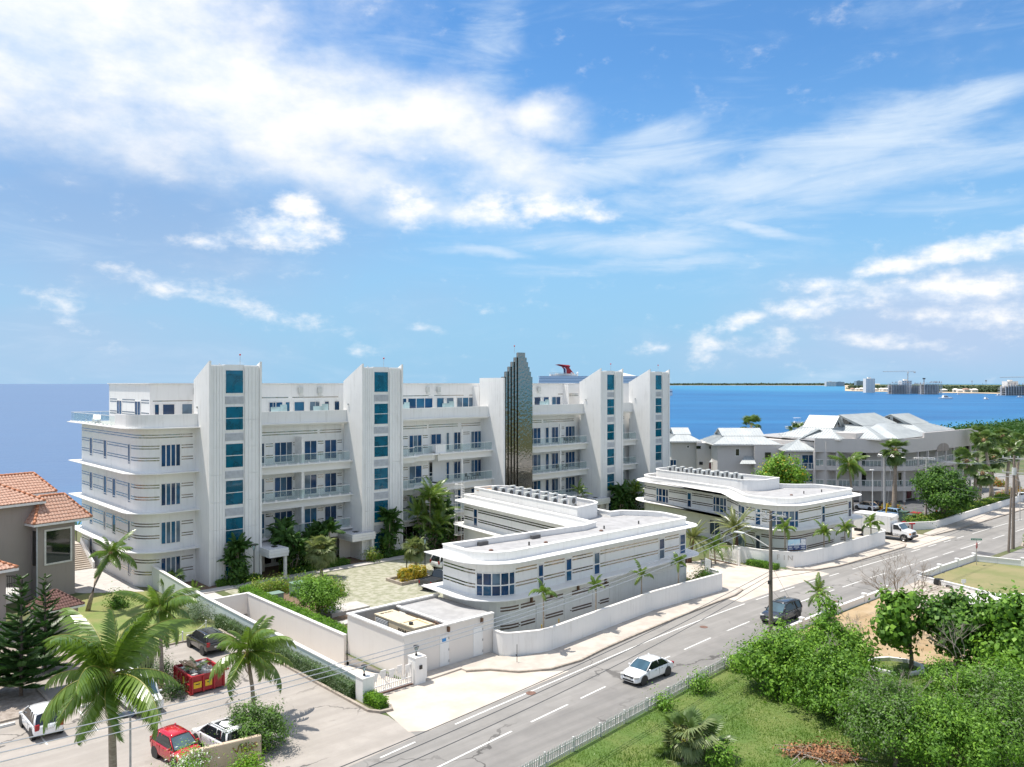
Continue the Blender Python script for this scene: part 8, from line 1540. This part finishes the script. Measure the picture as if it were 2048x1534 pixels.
Y1 = 1700; frame_block('unfinished concrete frame with stepped decks below the tall crane', 1784, 1821, 766, Y1, 28, 7, 12, 1); frame_block('lower unfinished concrete frame beside the tall crane', 1820, 1849, 768.5, Y1+30, 22, 5, 9, 2); frame_block('unfinished brown concrete block beside the small crane', 1849, 1884, 765.5, Y1-40, 26, 7, 11, 3); frame_block('unfinished concrete building at the right end of the shore', 2012, 2075, 769, 1500, 26, 6, 12, 4)
tower_block('white domed building behind the concrete frames', 1804, 1824, 761, 1850, 18, 'far_white', 6, 4)
rr = random.Random(31)
for i in range(16):
    px = [1706, 1716, 1724, 1733, 1741, 1752, 1764, 1775, 1862, 1890, 1912, 1921, 1934, 1940, 1950, 1772][i]; Y = PY(pen(px)-1.0)*rr.uniform(1.0, 1.06); X = (px-1024)*Y/FPX; w_, h = rr.uniform(9, 18), rr.uniform(4, 7); t = thing('shore_house', ['low red-roofed house', 'white shore house', 'pale beach villa', 'small white pavilion'][i % 4]+' on the peninsula beach '+['at the point', 'at the point', 'below the slender tower', 'below the slender tower', 'below the slender tower', 'beside the slender tower', 'left of the concrete frames', 'left of the concrete frames', 'beside the brown block', 'beside the brown block', 'before the tree belt', 'before the tree belt', 'before the tree belt', 'before the tree belt', 'before the tree belt', 'left of the concrete frames'][i].replace('left of', 'next to'), 'house', (X, Y, -1.5), rr.uniform(-.3, .3), 'houses on the peninsula beach')
    mb = MB(); mb.box(-w_/2, 0, 0, w_/2, 10, h); mb.build('wall', 'far_white', t); mb = MB(); mb.add([(-w_/2-1, -1, h), (w_/2+1, -1, h), (w_/2+1, 11, h), (-w_/2-1, 11, h), (-w_/4, 5, h+3), (w_/4, 5, h+3)], [(0, 1, 5, 4), (1, 2, 5), (2, 3, 4, 5), (3, 0, 4)]); mb.build('roof', 'far_roof' if i % 4 == 0 else 'far_white', t)
    mb = MB(); [mb.box(-w_/2+w_*(.15+.25*k), -.3, h*.3, -w_/2+w_*(.28+.25*k), -.05, h*.75) for k in range(3)]; mb.build('window_row', 'far_glass', t)
def crane(label, px, py_top, Y, jib0, jib1):
    X = (px-1024)*Y/FPX; zt = CAMH+(767-py_top)*Y/FPX; t = thing('tower_crane', label, 'crane', (X, Y, -1.5), R(8)); mb = MB(); k = .7
    for a in (-k, k):
        for b_ in (-k, k): mb.tube([(a, b_, 0), (a, b_, zt)], .22, 4)
    n = int(zt/3)
    for i in range(n): mb.tube([(-k, -k, i*3), (k, -k, i*3+3)], .14, 4); mb.tube([(k, k, i*3), (-k, k, i*3+3)], .14, 4)
    mb.build('mast', 'pole_conc', t); s = Y/FPX; mb = MB(); mb.box(-jib0*s, -.6, zt, jib1*s, .6, zt+.5); mb.tube([(-jib0*s, 0, zt+1.0), (-2, 0, zt+2.6), (jib1*s, 0, zt+1.6)], .25, 4); [mb.tube([(x, 0, zt+.5), (x+2, 0, zt+1.8)], .14, 4) for x in np.arange(-jib0*s+2, jib1*s-3, 4)]; mb.build('jib', 'pole_conc', t); mb = MB(); mb.box(jib1*s-4, -1, zt-2.2, jib1*s-.5, 1, zt); mb.build('counterweight', 'far_conc', t); mb = MB(); mb.box(-1.2, -2, zt-2.5, 1.2, -.8, zt); mb.build('cab', 'far_white', t)
crane('tall tower crane with long jib over the concrete frames', 1815.5, 742.5, 1720, 54, 17); crane('tower crane at the right end of the shore', 2052, 754, 1520, 58, 10)
t = thing('tower_crane', 'short crane mast with stub head above the brown block', 'crane', ((1848-1024)*1700/FPX, 1700, -1.5)); mb = MB(); mb.tube([(0, 0, 0), (0, 0, 30.5)], .9, 4); mb.build('mast', 'far_roof', t); mb = MB(); mb.box(-2.6, -1, 30.5, 2.6, 1, 33); mb.build('head', 'dark', t)
for i, px in enumerate((1944, 1972)): t = thing('radio_mast', 'thin radio mast above the tree belt '+['with crossbars', 'with a broad head'][i], 'mast', ((px-1024)*2100/FPX, 2100, -1.5)); mb = MB(); mb.tube([(0, 0, 0), (0, 0, 30)], .5, 4); mb.build('mast_pole', 'pole_conc', t); mb = MB(); mb.box(-2.5, -.4, 27, 2.5, .4, 28 if i == 0 else 30); mb.build('antenna', 'far_conc', t)
# cruise ship
SH = thing('cruise_ship', 'white cruise ship with red winged funnel moored behind the apartment building', 'ship', (42, 1500, -2.6), 0); s = 1500/FPX; LN = 255
HP = [(0, -14), (6, -16), (200, -16), (235, -10), (LN, 0), (235, 10), (200, 16), (6, 16), (0, 14)]; mb = MB(); mb.prism(HP, 0, 12); mb.build('hull', 'ship_white', SH)
mb = MB(); mb.prism(offs(HP, .1, True), 6.5, 8); mb.build('hull_stripe', 'ship_navy', SH)
for i in range(8):
    z = 12+i*2.9; inset = 4+i*.9; x1 = 215-i*3.2; mb = MB(); mb.box(2+inset*.6, -15+i*.15, z, x1, 15-i*.15, z+1.75); mb.build('deck', 'ship_white', SH); mb = MB(); mb.box(3+inset*.6, -14.4+i*.15, z+1.75, x1-1, 14.4-i*.15, z+2.9); mb.build('cabin_row', 'far_glass', SH)
zd = 12+8*2.9; mb = MB(); mb.box(6, -14.5, zd, 192, 14.5, zd+1.2); mb.build('deck', 'ship_white', SH)
mb = MB(); mb.box(28, -9, zd+1.2, 80, 9, zd+4.4); mb.box(38, -7, zd+4.41, 74, 7, zd+5.6); mb.build('upper_house', 'far_white', SH); mb = MB(); mb.box(30, -9.2, zd+2, 78, 9.2, zd+3.4); mb.build('upper_windows', 'far_glass', SH)
mb = MB(); [mb.tube([(28+4*i, -9, zd+1.2), (28+4*i, -9, zd+7)], .25, 4) for i in range(8)]; mb.box(27, -9.3, zd+6.6, 58, -8.7, zd+7.2); mb.build('sports_frame', 'far_conc', SH)
FN = [(54, zd+4.4), (73.5, zd+4.4), (64, zd+16.5), (66, zd+20), (62, zd+21.6), (44, zd+23), (38.5, zd+22), (50, zd+18.6), (53.5, zd+14)]
mb = MB(); n = len(FN); mb.add([(x, -4, z) for x, z in FN]+[(x, 4, z) for x, z in FN], [tuple(range(n)), tuple(range(2*n-1, n-1, -1))]+[(i, (i+1) % n, n+(i+1) % n, n+i) for i in range(n)]); fo = mb.build('funnel', 'sign_red', SH)
mb = MB(); mb.add([(54, -4.1, zd+4.4), (57, -4.1, zd+4.4), (56.6, -4.1, zd+14), (53, -4.1, zd+17.4), (53.5, -4.1, zd+13)], [(0, 1, 2, 3, 4)]); mb.build('blue_band', 'ship_navy', fo); mb = MB(); mb.add([(57.1, -4.12, zd+4.4), (58.8, -4.12, zd+4.4), (58.4, -4.12, zd+14), (55, -4.12, zd+17.6), (53.4, -4.12, zd+17.5), (56.7, -4.12, zd+14)], [(0, 1, 2, 3, 4, 5)]); mb.build('white_band', 'ship_white', fo)
mb = MB(); mb.add([(62, -9, zd+19.5), (66, -4, zd+20), (66, 4, zd+20), (62, 9, zd+19.5), (44, -12, zd+23), (38, -11, zd+22), (38, 11, zd+22), (44, 12, zd+23)], [(0, 1, 2, 3, 7, 4), (4, 5, 6, 7), (0, 4, 5), (3, 6, 7), (0, 5, 6, 3, 2, 1)]); mb.build('funnel_wing', 'sign_red', fo)
for (x, z, r) in [(68, zd+6.5, 2), (79, zd+6.8, 2), (135, zd+5, 2.3), (143, zd+4.5, 2.2)]: mb = MB(); mb.ball((x, -5, z), r, 10, 7); mb.tube([(x, -5, zd), (x, -5, z)], .5, 5); mb.build('radar_dome', 'ship_white', SH, smooth=True)
mb = MB(); mb.add([(150, -13, zd+1), (196, -13, zd-1), (196, 13, zd-1), (150, 13, zd+1), (152, -8, zd+8), (164, -6, zd+7), (164, 6, zd+7), (152, 8, zd+8)], [(0, 1, 5, 4), (1, 2, 6, 5), (2, 3, 7, 6), (3, 0, 4, 7), (4, 5, 6, 7)]); mb.build('bridge_roof', 'ship_white', SH); mb = MB(); mb.tube([(160, 0, zd+6), (158, 0, zd+13)], .8, 5, .3); mb.box(154, -3, zd+10.5, 164, 3, zd+11.2); mb.build('mast', 'ship_white', SH)
def boat(label, px, py, Lm, rz, big=True):
    p = G(px, py, -2.6); t = thing('motor_boat', label, 'boat', p, rz); h = Lm*.1; B_ = [(-.5, -.14), (-.3, -.16), (.15, -.15), (.4, -.07), (.5, 0), (.4, .07), (.15, .15), (-.3, .16), (-.5, .14)]; mb = MB(); n = len(B_); mb.add([(x*Lm*.94, y*Lm*.8, -.3) for x, y in B_]+[(x*Lm, y*Lm, h*(1+.5*max(0, x))) for x, y in B_], [tuple(range(n-1, -1, -1)), tuple(range(n, 2*n))]+[(i, (i+1) % n, n+(i+1) % n, n+i) for i in range(n)]); mb.build('hull', 'ship_white', t)
    mb = MB(); mb.add([(-.25*Lm, -.11*Lm, h), (.22*Lm, -.10*Lm, h), (.22*Lm, .10*Lm, h), (-.25*Lm, .11*Lm, h), (-.22*Lm, -.1*Lm, h*2.3), (.05*Lm, -.09*Lm, h*2.3), (.05*Lm, .09*Lm, h*2.3), (-.22*Lm, .1*Lm, h*2.3)], [(0, 1, 5, 4), (1, 2, 6, 5), (2, 3, 7, 6), (3, 0, 4, 7), (4, 5, 6, 7)]); mb.build('cabin', 'ship_white', t); mb = MB(); mb.box(-.2*Lm, -.108*Lm, h*1.45, .08*Lm, .108*Lm, h*1.95); mb.build('cabin_windows', 'dark_glass', t)
    if big:
        mb = MB(); mb.box(-.2*Lm, -.09*Lm, h*2.3, .02*Lm, .09*Lm, h*2.75); mb.build('flybridge', 'ship_white', t); mb = MB(); [mb.tube([(a*Lm, b_*Lm, h*2.7), (a*Lm, b_*Lm, h*4)], .05, 4) for a in (-.17, 0) for b_ in (-.08, .08)]; mb.box(-.2*Lm, -.1*Lm, h*4, .03*Lm, .1*Lm, h*4.15); mb.build('hardtop', 'ship_white', t)
boat('white sport fishing boat with flybridge moored off the metal-roofed houses', 1599, 858, 13.5, 0); boat('long white motor yacht moored in the bay', 1892, 798, 21, R(4)); boat('white cabin boat moored in the bay beyond the yacht', 1972, 799, 12, R(30)); boat('small white boat close to the peninsula shore', 1997, 791.5, 11, R(10), False); boat('small white boat off the right-hand construction site', 2040, 795, 11, R(-8), False); boat('white boat near the tree belt beach', 1918, 789.5, 10, 0, False)
